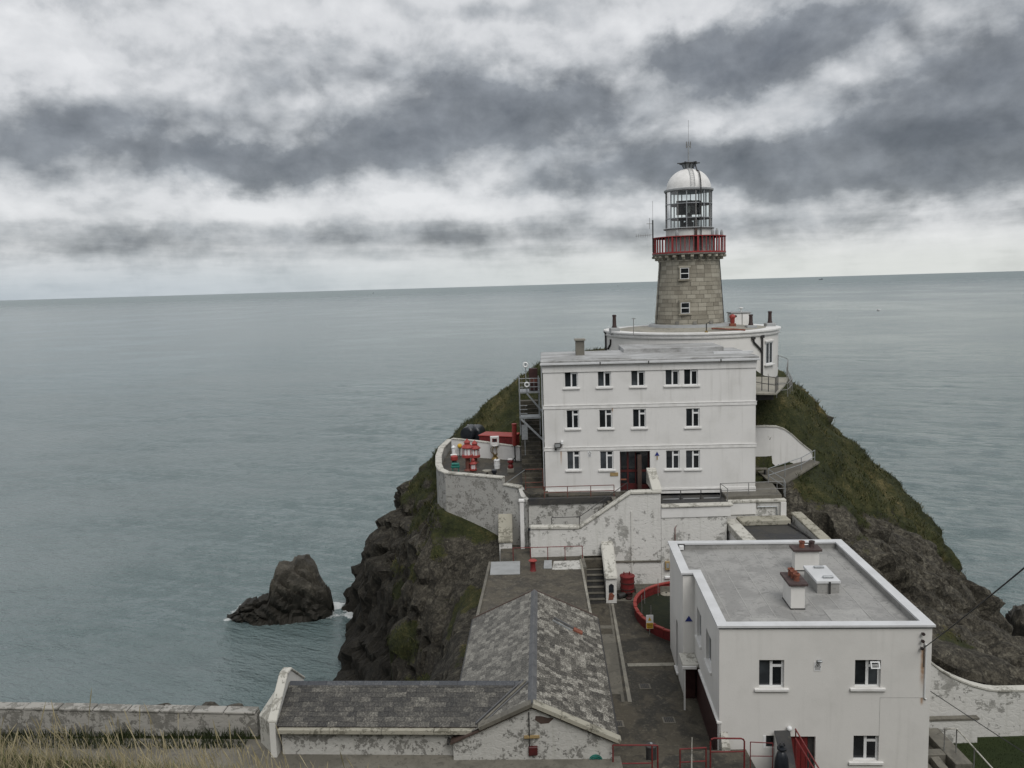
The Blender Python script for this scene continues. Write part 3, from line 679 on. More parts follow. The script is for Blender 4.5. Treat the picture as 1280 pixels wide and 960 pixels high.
def sheet(name, poly, z, mat, kind='structure', thick=0.12, parent=None, label=None, cat=None):
    o = MB().prism(poly, [q - thick for q in z] if hasattr(z, '__len__') else z - thick, z).build(name, mat, parent)
    if kind and not parent: o['kind'] = kind
    return o
def gz(y): return 14.7 + (min(max(y, 38), 50) - 38) / 12 * 0.8
def build_yards():
    yl = [33.2, 36, 38, 40, 42, 44, 46, 48, 50, 53.4]
    mb = MB(); 
    for a, b in zip(yl, yl[1:]): mb.add([(3.2, a, gz(a)), (17.0, a, gz(a)), (17.0, b, gz(b)), (3.2, b, gz(b))], [(0, 1, 2, 3)])
    o = mb.build('courtyard', 'yard_concrete'); o['kind'] = 'structure'
    # paler strips and the drainage channel across the yard
    def strip(name, pix, mat, dz=0.006):
        # pix: near-left, near-right, far-right, far-left in the plan of the strip; cut in short lengths that follow the fall
        def on(px, py):
            q = PZ(px, py, 15.0)
            for _ in range(8): q = PZ(px, py, gz(q.y))
            return q
        A, B, C, D = [Vector(p).to_3d() for p in pix]; n = 12; mb = MB(); rows = []
        for k in range(n + 1):
            l, r = A.lerp(D, k / n), B.lerp(C, k / n); rows.append((on(l.x, l.y), on(r.x, r.y)))
        V = [Vector((p.x, p.y, gz(p.y) + dz + .008)) for rw in rows for p in rw]
        o = mb.add(V, [(2 * k, 2 * k + 1, 2 * k + 3, 2 * k + 2) for k in range(n)]).build(name, mat, None); o['kind'] = 'structure'
    strip('path', [(752, 793), (768, 793), (778, 868), (764, 868)], 'mid_concrete')
    strip('path', [(748, 782), (768, 782), (768, 786), (750, 786)], 'mid_concrete', 0.008)
    strip('drain_channel', [(764, 755), (767, 755), (790, 878), (785, 878)], 'pale_concrete', 0.012)
    strip('drain_channel', [(761, 755), (763, 755), (781, 878), (777, 878)], 'mid_concrete', 0.012)
    strip('drain_channel', [(784, 829.5), (843, 828.5), (843, 832.5), (785, 833.5)], 'pale_concrete', 0.010)
    strip('path', [(765, 748), (838, 748), (838, 751), (766, 752)], 'mid_concrete', 0.010)
    # path along the foot of the store and the boundary wall
    o = MB().prism([(-60, 29.3), (3.9, 28.2), (3.9, 31.0), (-2, 31.2), (-11.2, 33.0), (-60, 36.2)], 16.9, 17.16).build('path', 'mid_concrete'); o['kind'] = 'structure'
    o = MB().prism([(3.7, 26.5), (9.6, 26.5), (9.6, 33.3), (7.6, 33.3), (3.7, 31.2)], 15.6, [17.0, 16.1, 15.9, 15.9, 16.6]).build('forecourt', 'yard_concrete'); o['kind'] = 'structure'
    o = MB().prism([(17.2, 26), (60, 26), (60, 40), (17.2, 40)], 11.6, 12.15).build('lawn', 'lawn_grass'); o['kind'] = 'structure'
    o = MB().prism([(9.6, 27), (17.2, 27), (17.2, 33.6), (9.6, 33.6)], 12.5, 13.6).build('area_floor', 'yard_concrete'); o['kind'] = 'structure'
build_yards()

# ---- grass (nobody could count it)
def blades(name, pos, hgt, wid, lean, mat, segs=1, flop=0.5, up=None):
    n = len(pos); a = rng.uniform(0, 2 * math.pi, n); la = rng.uniform(0, 2 * math.pi, n) if np.isscalar(lean) else lean[1]; lm = (lean if np.isscalar(lean) else lean[0]) * rng.uniform(0.3, 1.5, n)
    side = np.column_stack([np.cos(a), np.sin(a), 0 * a]) * (wid * rng.uniform(0.6, 1.3, n))[:, None]
    ld = np.column_stack([np.cos(la), np.sin(la), 0 * a]) * (lm * hgt)[:, None]
    Vs = []; k = segs + 1
    for i in range(k):
        t = i / segs; c = pos + np.column_stack([0 * a, 0 * a, hgt * (t - 0.15 * flop * t * t)]) + ld * (t ** 1.7); w = side * (1 - 0.86 * t)
        Vs += [c - w, c + w]
    V = np.stack(Vs, 1).reshape(-1, 3); st = 2 * k; F = []
    b = np.arange(n) * st
    for i in range(segs): F.append(np.stack([b + 2 * i, b + 2 * i + 1, b + 2 * i + 3, b + 2 * i + 2], 1))
    return np_mesh(name, V, np.concatenate(F), mat)
def scatter_slope():
    ny, nx = TG.shape; V = TV.reshape(-1, 3); G = TG.ravel()
    m = (G > -0.02) & (V[:, 1] > 44) & (V[:, 1] < 108) & (V[:, 0] > -16) & (V[:, 0] < 50) & (V[:, 2] > 6)
    m &= ~((V[:, 0] > -1.5) & (V[:, 0] < 18.6) & (V[:, 1] < 66)) & ~((V[:, 0] > -5.9) & (V[:, 0] < 18.6) & (V[:, 1] < 66) & (V[:, 1] > 59.9 - (V[:, 0] + 5) * .44)) & ~((V[:, 0] > -5.4) & (V[:, 0] < 1) & (V[:, 1] < 69.5)) & ~(np.hypot(V[:, 0] - 16.04, V[:, 1] - 73.3) < 7.8)
    m &= ~((V[:, 0] > 16) & (V[:, 0] < 24.2) & (V[:, 1] > 56.6 + (V[:, 0] - 18.2) * .95) & (V[:, 1] < 62.0) & (V[:, 2] < 23.0)); m &= ~((V[:, 0] < 19.6) & (V[:, 0] > 16) & (V[:, 1] < 58.5))
    idx = np.where(m)[0]; idx = rng.choice(idx, 75000); p = V[idx] + np.column_stack([rng.uniform(-.16, .16, 75000), rng.uniform(-.16, .16, 75000), np.full(75000, -0.06)])
    patch = fbm(p * 0.35, 3); cl = fbm(p * 1.1 + 5, 2); h = np.clip(0.12 + 0.28 * patch + 0.55 * np.clip(cl - .12, 0, 1), 0.06, 1.0) * rng.uniform(0.5, 1.4, len(p))
    o = blades('hill_grass', p, h, 0.035, 0.55, 'slope_grass', 2); tag(o, 'rough green and straw coloured grass on the headland slopes', 'grass', kind='stuff')
scatter_slope()
def near_grass():
    def place(n, x0, x1, y0, y1, f=None):
        x = rng.uniform(x0, x1, n); y = rng.uniform(y0, y1, n)
        if f is not None: k = f(x, y) > rng.uniform(0, 1, n); x, y = x[k], y[k]
        return np.column_stack([x, y, hillside(x, y) - 0.08])
    clump = lambda x, y: np.clip(0.55 + 0.9 * pnoise(np.column_stack([x * 0.7, y * 0.7, 0 * x])), 0, 1)
    p = place(40000, -12.5, -0.5, 6.5, 13.8, clump)
    o = blades('bank_grass', p, np.clip(0.42 + 0.2 * pnoise(p * 0.6), .12, .75) * rng.uniform(.4, 1.35, len(p)), 0.006, 0.5, 'dry_grass', 3)
    tag(o, 'dry straw coloured grass on the near bank', 'grass', kind='stuff')
    p = place(16000, -12.5, -3.0, 5.5, 13.2, lambda x, y: clump(x + 9, y))
    o = blades('bank_grass', p, 0.24 * rng.uniform(.5, 1.3, len(p)), 0.008, 0.5, 'green_grass', 3)
    tag(o, 'short green grass among the dry stems on the near bank', 'grass', kind='stuff')
    # tall seeding stems
    p = np.concatenate([place(700, -12.5, -3.0, 7, 13.5), place(320, -5, 0.6, 6.5, 12.5)])
    p = np.concatenate([p, place(60, -6.5, -0.6, 7.5, 12)]); n = len(p); h = rng.uniform(0.45, 0.95, n); h[-60:] = rng.uniform(.95, 1.5, 60); mb = MB()
    for q, hh in zip(p, h):
        a = rng.normal(2.6, 0.7); l = rng.uniform(0.1, 0.6) * hh; pts = []
        for t in (0, .35, .7, .86, .94, 1.0): pts.append((q[0] + math.cos(a) * l * t ** 1.6, q[1] + math.sin(a) * l * t ** 1.6, q[2] + hh * (t - .12 * t * t)))
        mb.tube(pts, [.0028, .0025, .002, .0062, .0058, .001], 4)
    o = mb.build('seed_stems', 'dry_grass'); tag(o, 'tall dry seeding grass stems leaning across the bottom of the view', 'grass', kind='stuff')
    # rank weeds at the foot of the boundary wall
    x = rng.uniform(-40, -11.6, 9000); f = (x + 40) / 28.4; y = 34.15 - 0.055 * (x + 11.5) - rng.uniform(0.25, 1.9, 9000)
    p = np.column_stack([x, y, np.full(9000, 17.1)])
    o = blades('wall_weeds', p, np.clip(0.34 + .35 * pnoise(p * np.array([.8, .8, 0])), .05, .8) * rng.uniform(.5, 1.2, 9000), 0.02, .5, 'lawn_grass', 2); tag(o, 'dark green weeds growing along the foot of the boundary wall', 'grass', kind='stuff')
    p = np.column_stack([rng.uniform(17.6, 34, 26000), rng.uniform(31.5, 39.8, 26000), np.full(26000, 12.12)])
    o = blades('lawn_grass', p, rng.uniform(.05, .14, 26000), 0.012, .5, 'lawn_grass', 1); tag(o, 'mown green lawn inside the curved garden wall', 'grass', kind='stuff')
near_grass()

# ================================================================== BUILDINGS
Zu = Vector((0, 0, 1))
def facade(o, ux, W, H, holes, depth, name, mat, parent):
    """wall plane with real openings; o lower left, ux along, holes (u0,u1,v0,v1)"""
    o = Vector(o); ux = Vector(ux).normalized(); n = ux.cross(Zu)          # outward
    us = sorted({0.0, W, *[h[0] for h in holes], *[h[1] for h in holes]}); vs = sorted({0.0, H, *[h[2] for h in holes], *[h[3] for h in holes]})
    mb = MB(); P = lambda u, v, d=0.0: o + ux * u + Zu * v - n * d
    for a, b in zip(us, us[1:]):
        for c, d in zip(vs, vs[1:]):
            um, vm = (a + b) / 2, (c + d) / 2
            if any(h[0] < um < h[1] and h[2] < vm < h[3] for h in holes): continue
            mb.add([P(a, c), P(b, c), P(b, d), P(a, d)], [(0, 1, 2, 3)])
    for u0, u1, v0, v1 in holes:
        for (a, c), (b, d) in (((u0, v0), (u1, v0)), ((u1, v0), (u1, v1)), ((u1, v1), (u0, v1)), ((u0, v1), (u0, v0))):
            mb.add([P(a, c), P(b, d), P(b, d, depth), P(a, c, depth)], [(0, 3, 2, 1)])
    return mb, n
def window(parent, o, ux, w, h, depth=0.12, sill=True, style='casement', open_fan=False, sill_mat='white_paint', sill_over=0.14):
    """o = lower left corner of the opening on the wall face"""
    o = Vector(o); ux = Vector(ux).normalized(); n = ux.cross(Zu); b0 = depth - 0.07; F = lambda mb, a0, a1, c0, c1, d0=0.0, d1=0.06: mb.obox(o, ux, -n, Zu, a0, a1, b0 + d0, b0 + d1, c0, c1)
    wob = MB(); t = 0.055
    F(wob, 0, w, 0, t); F(wob, 0, w, h - t, h); F(wob, 0, t * 0.5, t, h - t); F(wob, w - t * 1.5, w, t, h - t)
    if style == 'casement':
        F(wob, w * 0.46, w * 0.57, t, h - t); F(wob, w * 0.57, w - t * 1.5, h * 0.70, h * 0.79)
    elif style == 'sash': F(wob, t, w - t, h * 0.47, h * 0.54)
    win = wob.build('window', 'white_plastic', parent)
    panes = [(t, w * .46, t, h - t), (w * .57, w - t * 1.5, t, h * .70), (w * .57, w - t * 1.5, h * .79, h - t)] if style == 'casement' else [(t * .5, w - t * 1.5, t, h * .47), (t * .5, w - t * 1.5, h * .54, h - t)]
    for a0, a1, c0, c1 in panes: F(MB(), a0, a1, c0, c1, 0.025, 0.04).build('pane', random.choice(('dark_glass', 'dark_glass', 'grey_glass')), win)
    MB().obox(o, ux, -n, Zu, -0.01, w + 0.01, depth + 0.02, depth + 0.06, -0.01, h + 0.01).build('backing', 'dark_iron', win)
    if open_fan:
        q = o + ux * (w * .57) + Zu * (h - t) ; d = (n * 0.42 - Zu * 0.9).normalized(); pn = ux.cross(d); fb = MB(); ww, hh = w * .36, h * .24
        for a0, a1, c0, c1 in ((0, ww, 0, .05), (0, ww, hh - .05, hh), (0, .05, .05, hh - .05), (ww - .05, ww, .05, hh - .05)): fb.obox(q + n * 0.02, ux, pn, d, a0, a1, -.02, .02, c0, c1)
        fb.build('open_fanlight', 'white_plastic', win)
    if sill: MB().obox(o, ux, n, Zu, -sill_over, w + sill_over, -depth + 0.03, 0.10, -0.13, -0.01).build('sill', sill_mat, win, bevel=0.012)
    return win

# ------------------------------------------------------------------ the three-storey white block
def build_block():
    A = Vector((2.16, 56.65, 21.35)); B = Vector((16.72, 56.05, 21.35)); ux = (B - A).normalized(); W = (B - A).length; n = ux.cross(Zu); H_ = 9.2; top = A.z + H_
    t = T('white_block', 'three-storey flat-roofed white block of rooms in front of the lighthouse', 'building', (9.5, 58.5, 21.35))
    def uv(px, py):
        q = PP(px, py, A, n) - A; return q.dot(ux), q.z
    wins = []; 
    def w(px0, px1, py0, py1):
        u0, v1 = uv(px0, py0); u1, v0 = uv(px1, py1); wins.append((u0, u1, v0, v1))
    for a, b, c, d in ((705.5, 722.5, 460.8, 484.2), (747, 763.8, 460, 483.3), (788.8, 806.3, 459, 482.5), (831.8, 849, 457.8, 481.4), (855, 872.4, 457.4, 481)): w(a, b, c, d)
    for a, b, c, d in ((708, 724, 512.8, 535.4), (749, 765.6, 512.2, 534.8), (791, 807.5, 511.5, 534.2), (857.6, 874.5, 510.6, 533.4)): w(a, b, c, d)
    for a, b, c, d in ((708.8, 725.3, 564.2, 587), (750, 767, 564, 586.7), (832.6, 849.6, 563.2, 586), (857.4, 875, 563, 585.8)): w(a, b, c, d)
    du0, _ = uv(775, 580); du1, dv1 = uv(812.5, 563.5); door = (du0, du1, 0.12, dv1)
    mb, n = facade(A, ux, W, H_, wins + [door], 0.16, 'wall', 'white_render', t)
    dep = 7.2; P = lambda u, d, z: A + ux * u - n * d + Zu * z
    mb.add([P(0, 0, 0), P(0, dep, 0), P(0, dep, H_), P(0, 0, H_)], [(0, 1, 2, 3)]); mb.add([P(W, 0, 0), P(W, dep, 0), P(W, dep, H_), P(W, 0, H_)], [(0, 1, 2, 3)])
    mb.add([P(0, dep, 0), P(W, dep, 0), P(W, dep, H_), P(0, dep, H_)], [(0, 1, 2, 3)])
    mb.build('wall', 'white_render', t)
    for u0, u1, v0, v1 in wins: window(t, A + ux * u0 + Zu * v0, ux, u1 - u0, v1 - v0, 0.16)
    # string courses, frieze and plinth
    for py in (509.0, 564.0 - 2.6):
        v = uv(681, py)[1]
        o = MB().obox(A, ux, n, Zu, -0.06, W + 0.06, -0.02, 0.04, v - 0.17, v + 0.07).build('string_course', 'white_paint', t, bevel=0.02)
        MB().obox(A, ux, n, Zu, -0.08, W + 0.08, 0.0, 0.065, v + 0.0705, v + 0.11).build('drip_edge', 'white_paint', o)
    MB().obox(A, ux, n, Zu, -0.05, W + 0.05, -0.02, 0.06, H_ - 0.62, H_ - 0.02).build('frieze', 'white_render', t)
    MB().obox(A, ux, n, Zu, -0.03, door[0] - 0.02, -0.02, 0.07, -0.1, 0.26).build('plinth', 'white_paint', t)
    MB().obox(A, ux, n, Zu, door[1] + 0.02, W + 0.03, -0.02, 0.07, -0.1, 0.26).build('plinth', 'white_paint', t)
    # roof slab with upstand, lapped felt, gutter, raised back part
    r = MB().obox(A, ux, n, Zu, -0.16, W + 0.16, -dep - 0.15, 0.20, H_ - 0.02, H_ + 0.20).build('roof', 'weathered_roof', t, bevel=0.03)
    MB().obox(A, ux, n, Zu, -0.20, W + 0.20, 0.201, 0.28, H_ - 0.10, H_ + 0.05).build('gutter', 'parapet_metal', r, bevel=0.02)
    MB().obox(A, ux, n, Zu, -0.12, W * 0.42, -dep + 0.2, -0.3, H_ + 0.20, H_ + 0.24).build('roof_felt', 'weathered_roof', r)
    MB().obox(A, ux, n, Zu, 6.0, W - 1.2, -dep - 1.6, -dep + 2.6, H_ + 0.12, H_ + 0.52).build('raised_roof', 'weathered_roof', r, bevel=0.03)
    MB().obox(A, ux, n, Zu, W - 2.4, W + 0.4, -2.6, -2.3, H_ + 0.20, H_ + 0.34).build('kerb', 'parapet_metal', r)
    for u in (3.9, 7.2, 12.1): MB().obox(A, ux, n, Zu, u, u + 0.07, 0.281, 0.31, H_ - 0.12, H_ + 0.06).build('gutter_joint', 'dark_iron', r)
    c = MB().obox(A, ux, n, Zu, 2.42, 3.06, -4.2, -3.5, H_ + 0.15, H_ + 1.28).build('chimney', 'mid_concrete', t, bevel=0.02)
    MB().obox(A, ux, n, Zu, 2.34, 3.14, -4.3, -3.4, H_ + 1.28, H_ + 1.42).build('chimney_cap', 'pale_concrete', c, bevel=0.02)
    # recessed entrance: red glazed doors, one dark leaf standing open
    d0, d1, dz, dt = door; dr = 0.55
    e = MB(); 
    for q in (((d0, .16, dz), (d0, dr, dz), (d0, dr, dt), (d0, .16, dt)), ((d1, .16, dz), (d1, dr, dz), (d1, dr, dt), (d1, .16, dt)), ((d0, .16, dt), (d1, .16, dt), (d1, dr, dt), (d0, dr, dt)), ((d0, dr, dz), (d1, dr, dz), (d1, dr, dt), (d0, dr, dt)), ((d0, 0, dz), (d1, 0, dz), (d1, dr, dz), (d0, dr, dz))):
        e.add([P(*k) for k in q], [(0, 1, 2, 3)])
    e.build('entrance_recess', 'maroon_paint', t)
    dw = (d1 - d0); 
    fr = MB(); D = lambda mb, a0, a1, c0, c1, b0=0.46, b1=0.53: mb.obox(A, ux, -n, Zu, d0 + a0 * dw, d0 + a1 * dw, b0, b1, dz + c0, dz + c1); hh = dt - dz
    for a0, a1, c0, c1 in ((.02, .05, 0, hh), (.25, .31, 0, hh), (.52, .56, 0, hh), (.95, .98, 0, hh), (.05, .25, hh - .1, hh), (.05, .25, hh * .44, hh * .50), (.31, .52, hh * .44, hh * .50), (.31, .52, hh - .1, hh), (.56, .95, hh - .1, hh), (.05, .25, 0, .42), (.31, .52, 0, .42), (.56, .95, hh * .44, hh * .5), (.56, .95, 0, .3)): D(fr, a0, a1, c0, c1)
    dd = fr.build('red_door', 'door_red', t)
    for a0, a1 in ((.05, .25), (.31, .52), (.56, .95)):
        D(MB(), a0, a1, .42, hh * .44, .485, .50).build('pane', 'dark_glass', dd); D(MB(), a0, a1, hh * .5, hh - .1, .485, .50).build('pane', 'dark_glass', dd)
    ol = MB().obox(P(d0 + dw * .58, .10, 0), ux, -n, Zu, 0, .30, -.02, .03, dz + .02, dz + hh * .90).build('open_door_leaf', 'old_wood', t, bevel=.02)
    # fittings on the front
    def on(px, py): u, v = uv(px, py); return A + ux * u + Zu * v
    q = on(697, 556); fl = MB().obox(q, ux, n, Zu, -.22, .22, .10, .30, -.16, .16).build('floodlight', 'dark_iron', t, bevel=.02)
    MB().obox(q, ux, n, Zu, -.17, .17, .301, .315, -.11, .11).build('lens', 'grey_board', fl); MB().obox(q, ux, n, Zu, -.04, .04, 0, .10, -.04, .04).build('bracket', 'dark_iron', fl)
    q = on(702.5, 552.5); cm = MB().obox(q, ux, n, Zu, -.09, .09, .0, .34, -.10, .12).build('security_camera', 'white_plastic', t, bevel=.03); MB().tube([q + n * .05, q + n * .05 - Zu * .35], .03).build('camera_bracket', 'white_plastic', cm)
    q = on(694.6, 561.5); MB().obox(q, ux, n, Zu, -.06, .06, 0, .12, -.06, .06).build('sensor', 'dark_iron', t)
    q = on(821.3, 567.2)
    MB().add([q + ux * a + n * d + Zu * b for d in (.004, .03) for a, b in ((-.16, -.13), (.16, -.13), (0, .16))], [(0, 1, 2), (5, 4, 3), (0, 3, 4, 1), (1, 4, 5, 2), (2, 5, 3, 0)]).build('blue_triangle_plaque', 'blue_paint', t)
    MB().obox(q, ux, n, Zu, -.03, .04, .004, .05, -.42, -.16).build('bell_pull', 'tan_board', t)
    q = on(768, 592.5); MB().obox(q, ux, n, Zu, -.30, .26, .004, .04, -.13, .11).build('notice_board', 'tan_board', t)
    q = on(776.5, 598.5); MB().obox(q, ux, n, Zu, -.05, .35, .10, .16, -.06, .03).build('door_sign', 'terracotta', t)
    q = on(737, 567); w_ = MB().obox(q, ux, n, Zu, -.13, .13, .004, .02, -.22, .18).build('warning_notice', 'white_plastic', t)
    tri = MB()
    V3 = [(-.10, -.02), (.10, -.02), (0, .15)]
    for (a, b), (c_, d_) in zip(V3, V3[1:] + V3[:1]): tri.tube([q + ux * a + Zu * b + n * .025, q + ux * c_ + Zu * d_ + n * .025], .010, 4)
    for k in range(3): tri.obox(q, ux, n, Zu, -.09, .09, .0205, .024, -.09 - k * .05, -.07 - k * .05)
    tri.build('pictogram', 'dark_iron', w_)
    # pipes on the back corner
    MB().tube([P(-.10, 1.2, 0.2), P(-.10, 1.2, H_ - .1)], .05).build('downpipe', 'white_plastic', t, True)
    return A, B, ux, n
BA, BB, BUX, BN = build_block()

# ------------------------------------------------------------------ round building under the tower
CX, CY = 16.0, 73.3
def build_drum():
    r = 7.45; zt = 31.72; zb = 25.5
    t = T('round_building', 'low round white building that carries the granite lighthouse tower', 'building', (CX, CY, zb))
    # wall ring with a window opening on the right
    MB().lathe((CX, CY, 0), [(r, zb), (r, zt - .40)], 96).build('wall', 'white_render_clean', t, True)
    MB().lathe((CX, CY, 0), [(r - .3, zt - .41), (r + .10, zt - .41), (r + .14, zt - .30), (r + .05, zt - .28), (r + .05, zt - .10), (r + .22, zt - .07), (r + .22, zt + .05), (r - .25, zt + .06)], 96).build('cornice', 'white_paint', t, True)
    MB().lathe((CX, CY, 0), [(r - .20, zt + .0), (3.2, zt + .30), (3.2, zt - .3)], 96).build('roof', 'pale_concrete', t, True)
    MB().lathe((CX, CY, 0), [(3.75, zt + .1), (3.62, zt + .46), (3.0, zt + .5)], 64).build('tower_skirt', 'grey_board', t, True)
    # window facing the camera on the right flank
    def spot(px, py):
        rr = ray(px, py); c = Vector((0, 0, HCAM)); a = rr.x ** 2 + rr.y ** 2; b = -2 * (rr.x * CX + rr.y * CY); cc = CX * CX + CY * CY - r * r
        k = (-b - math.sqrt(max(b * b - 4 * a * cc, 0))) / (2 * a); return c + rr * k
    q0 = spot(957, 428); q1 = spot(964.5, 454); zq0, zq1 = q1.z, q0.z
    mid = (q0 + q1) / 2; nn = Vector((mid.x - CX, mid.y - CY, 0)).normalized(); u = Zu.cross(nn)
    wn = MB(); wd = .62
    wn.obox((mid.x, mid.y, 0), u, nn, Zu, -wd, wd, -.05, .05, zq0, zq0 + .10); wn.obox((mid.x, mid.y, 0), u, nn, Zu, -wd, wd, -.05, .05, zq1 - .1, zq1)
    for a in (-wd, -.05, wd - .1): wn.obox((mid.x, mid.y, 0), u, nn, Zu, a, a + .1, -.05, .05, zq0 + .1, zq1 - .1)
    wi = wn.build('window', 'white_plastic', t)
    MB().obox((mid.x, mid.y, 0), u, nn, Zu, -wd + .1, wd - .1, -.05, .03, zq0 + .1, zq1 - .1).build('pane', 'dark_glass', wi)
    MB().obox((mid.x, mid.y, 0), u, nn, Zu, -wd - .15, wd + .15, -.1, .2, zq0 - .15, zq0 - .005).build('sill', 'white_paint', wi, bevel=.02)
    MB().obox((mid.x, mid.y, 0), u, nn, Zu, -wd - .1, wd + .1, -.1, .16, zq1 + .004, zq1 + .16).build('hood', 'white_paint', wi, bevel=.02)
    # black downpipes
    def dp(px0, py0, px1, py1, swan=None):
        a = spot(px0, py0); b = spot(px1, py1); o = lambda v: Vector((v.x, v.y, v.z)) + Vector((v.x - CX, v.y - CY, 0)).normalized() * .10
        b.x, b.y = a.x, a.y
        p = MB().tube([o(a), o(b)], .085, 8).build('downpipe', 'dark_iron', t, True)
        MB().box(o(a).x - .16, o(a).x + .16, o(a).y - .13, o(a).y + .13, a.z - .02, a.z + .22).build('hopper', 'dark_iron', p, bevel=.03)
        if swan:
            s = [o(spot(*q)) for q in swan]; MB().tube(s, .085, 8).build('swan_neck', 'dark_iron', t, True); MB().box(s[0].x - .16, s[0].x + .16, s[0].y - .13, s[0].y + .13, s[0].z - .02, s[0].z + .22).build('hopper', 'dark_iron', t, bevel=.03)
    dp(951.7, 422, 951.7, 476, [(940.5, 424), (941.5, 428), (950, 437), (951.5, 441)])
    dp(758.3, 416, 758.3, 446)
    s = [spot(763.6, 424), spot(763.4, 430), spot(760.5, 436)]; MB().tube([q + Vector((-.05, -.1, 0)) for q in s], .08, 8).build('swan_neck', 'dark_iron', t, True)
    # chimney stacks on the rim, tall brown pots
    for px, py0, py1, dy in ((768, 393.5, 409.5, 71.5), (938.5, 393, 406.5, 70.0), (962.3, 389, 403.5, 72.5)):
        a = PY(px, py1, dy); b = PY(px, py0, dy)
        st = MB().obox((a.x, a.y, 0), (1, 0, 0), (0, 1, 0), (0, 0, 1), -.42, .42, -.42, .42, zt - .2, a.z).build('chimney_stack', 'grey_board', t, bevel=.06)
        h = b.z - a.z
        MB().lathe((a.x, a.y, a.z), [(.22, 0), (.20, .12), (.17, .2), (.15, h * .85), (.19, h * .88), (.17, h), (.11, h), (.11, h - .1)], 12).build('chimney_pot', 'brown_clay', st, True)
    return t, spot, zt
DR, dspot, DZT = build_drum()

# things standing on the round roof
def on_drum():
    a = PY(932, 404.5, 72.0)
    t = T('water_tank', 'square white water tank standing behind the pots on the round roof', 'tank', (a.x + .2, 74.5, DZT + .05)); bx = t.location
    bb = MB().box(bx.x - .95, bx.x + .75, bx.y - .7, bx.y + .7, bx.z, bx.z + 1.15).build('tank_body', 'white_paint', t, bevel=.04)
    MB().box(bx.x - 1.02, bx.x + .82, bx.y - .77, bx.y + .77, bx.z + 1.151, bx.z + 1.27).build('lid', 'grey_board', t, bevel=.02)
    MB().box(bx.x - .03, bx.x + .03, bx.y - .73, bx.y - .701, bx.z + .02, bx.z + 1.13).build('seam', 'grey_rail', t)
    MB().lathe((bx.x + .1, bx.y, bx.z + 1.27), [(.05, 0), (.05, .25), (.2, .3), (.2, .36), (0, .4)], 12).build('vent', 'white_paint', t, True)
    q = PY(915.5, 406, 71.0)
    t = T('fog_signal', 'red hooded signal head on a brown plinth beside the tower foot', 'signal', (q.x, 71.0, DZT + .06)); z = DZT + .06
    MB().box(q.x - .42, q.x + .42, 70.6, 71.4, z, z + .14).build('slab', 'grey_board', t); MB().box(q.x - .26, q.x + .26, 70.75, 71.25, z + .14, z + .42).build('plinth', 'terracotta', t, bevel=.02)
    h = MB().lathe((q.x, 71.0, z + .42), [(.16, 0), (.20, .1), (.20, .42), (.26, .5), (.26, .62), (.16, .75), (0, .8)], 14).build('signal_head', 'bright_red', t, True)
    MB().obox((q.x + .15, 71.0, z + .95), (1, 0, .4), (0, 1, 0), (-.4, 0, 1), 0, .22, -.09, .09, -.06, .1).build('horn', 'dark_iron', h, bevel=.02)
    q = PY(792, 417, 66.6); t = T('vent_pole', 'thin grey pole with a crossbar on the rim left of the tower', 'pole', (q.x, 66.6, DZT))
    MB().tube([(q.x, 66.6, DZT + .02), (q.x, 66.6, DZT + 1.35)], .03).build('shaft', 'grey_rail', t, True); MB().box(q.x - .16, q.x + .16, 66.57, 66.63, DZT + 1.3, DZT + 1.35).build('crossbar', 'grey_rail', t)
    q = PY(883, 411, 66.4); t = T('standpipe', 'short dark standpipe with a tap on the roof rim', 'pipe', (q.x, 66.4, DZT)); 
    MB().tube([(q.x, 66.4, DZT - .02), (q.x, 66.4, DZT + .75), (q.x + .14, 66.38, DZT + .85), (q.x + .3, 66.36, DZT + .8)], .05).build('pipe', 'dark_iron', t, True); MB().lathe((q.x, 66.4, DZT), [(.14, 0), (.14, .12), (.06, .2)], 10).build('flange', 'brass', t, True)
    a = PY(890, 407, 68.0); b = PY(930, 413.5, 67.0)
    t = T('fire_hose', 'faded red hose lying across the white round roof', 'hose', (a.x, 68.0, DZT + .05))
    pts = [a.lerp(b, k / 10) for k in range(11)]
    MB().tube([(p.x, p.y + .3 * math.sin(i * 1.1), DZT + .12 + (7.3 - math.hypot(p.x - CX, p.y - CY)) * .07) for i, p in enumerate(pts)], .075, 6).build('hose', 'terracotta', t, True)
on_drum()

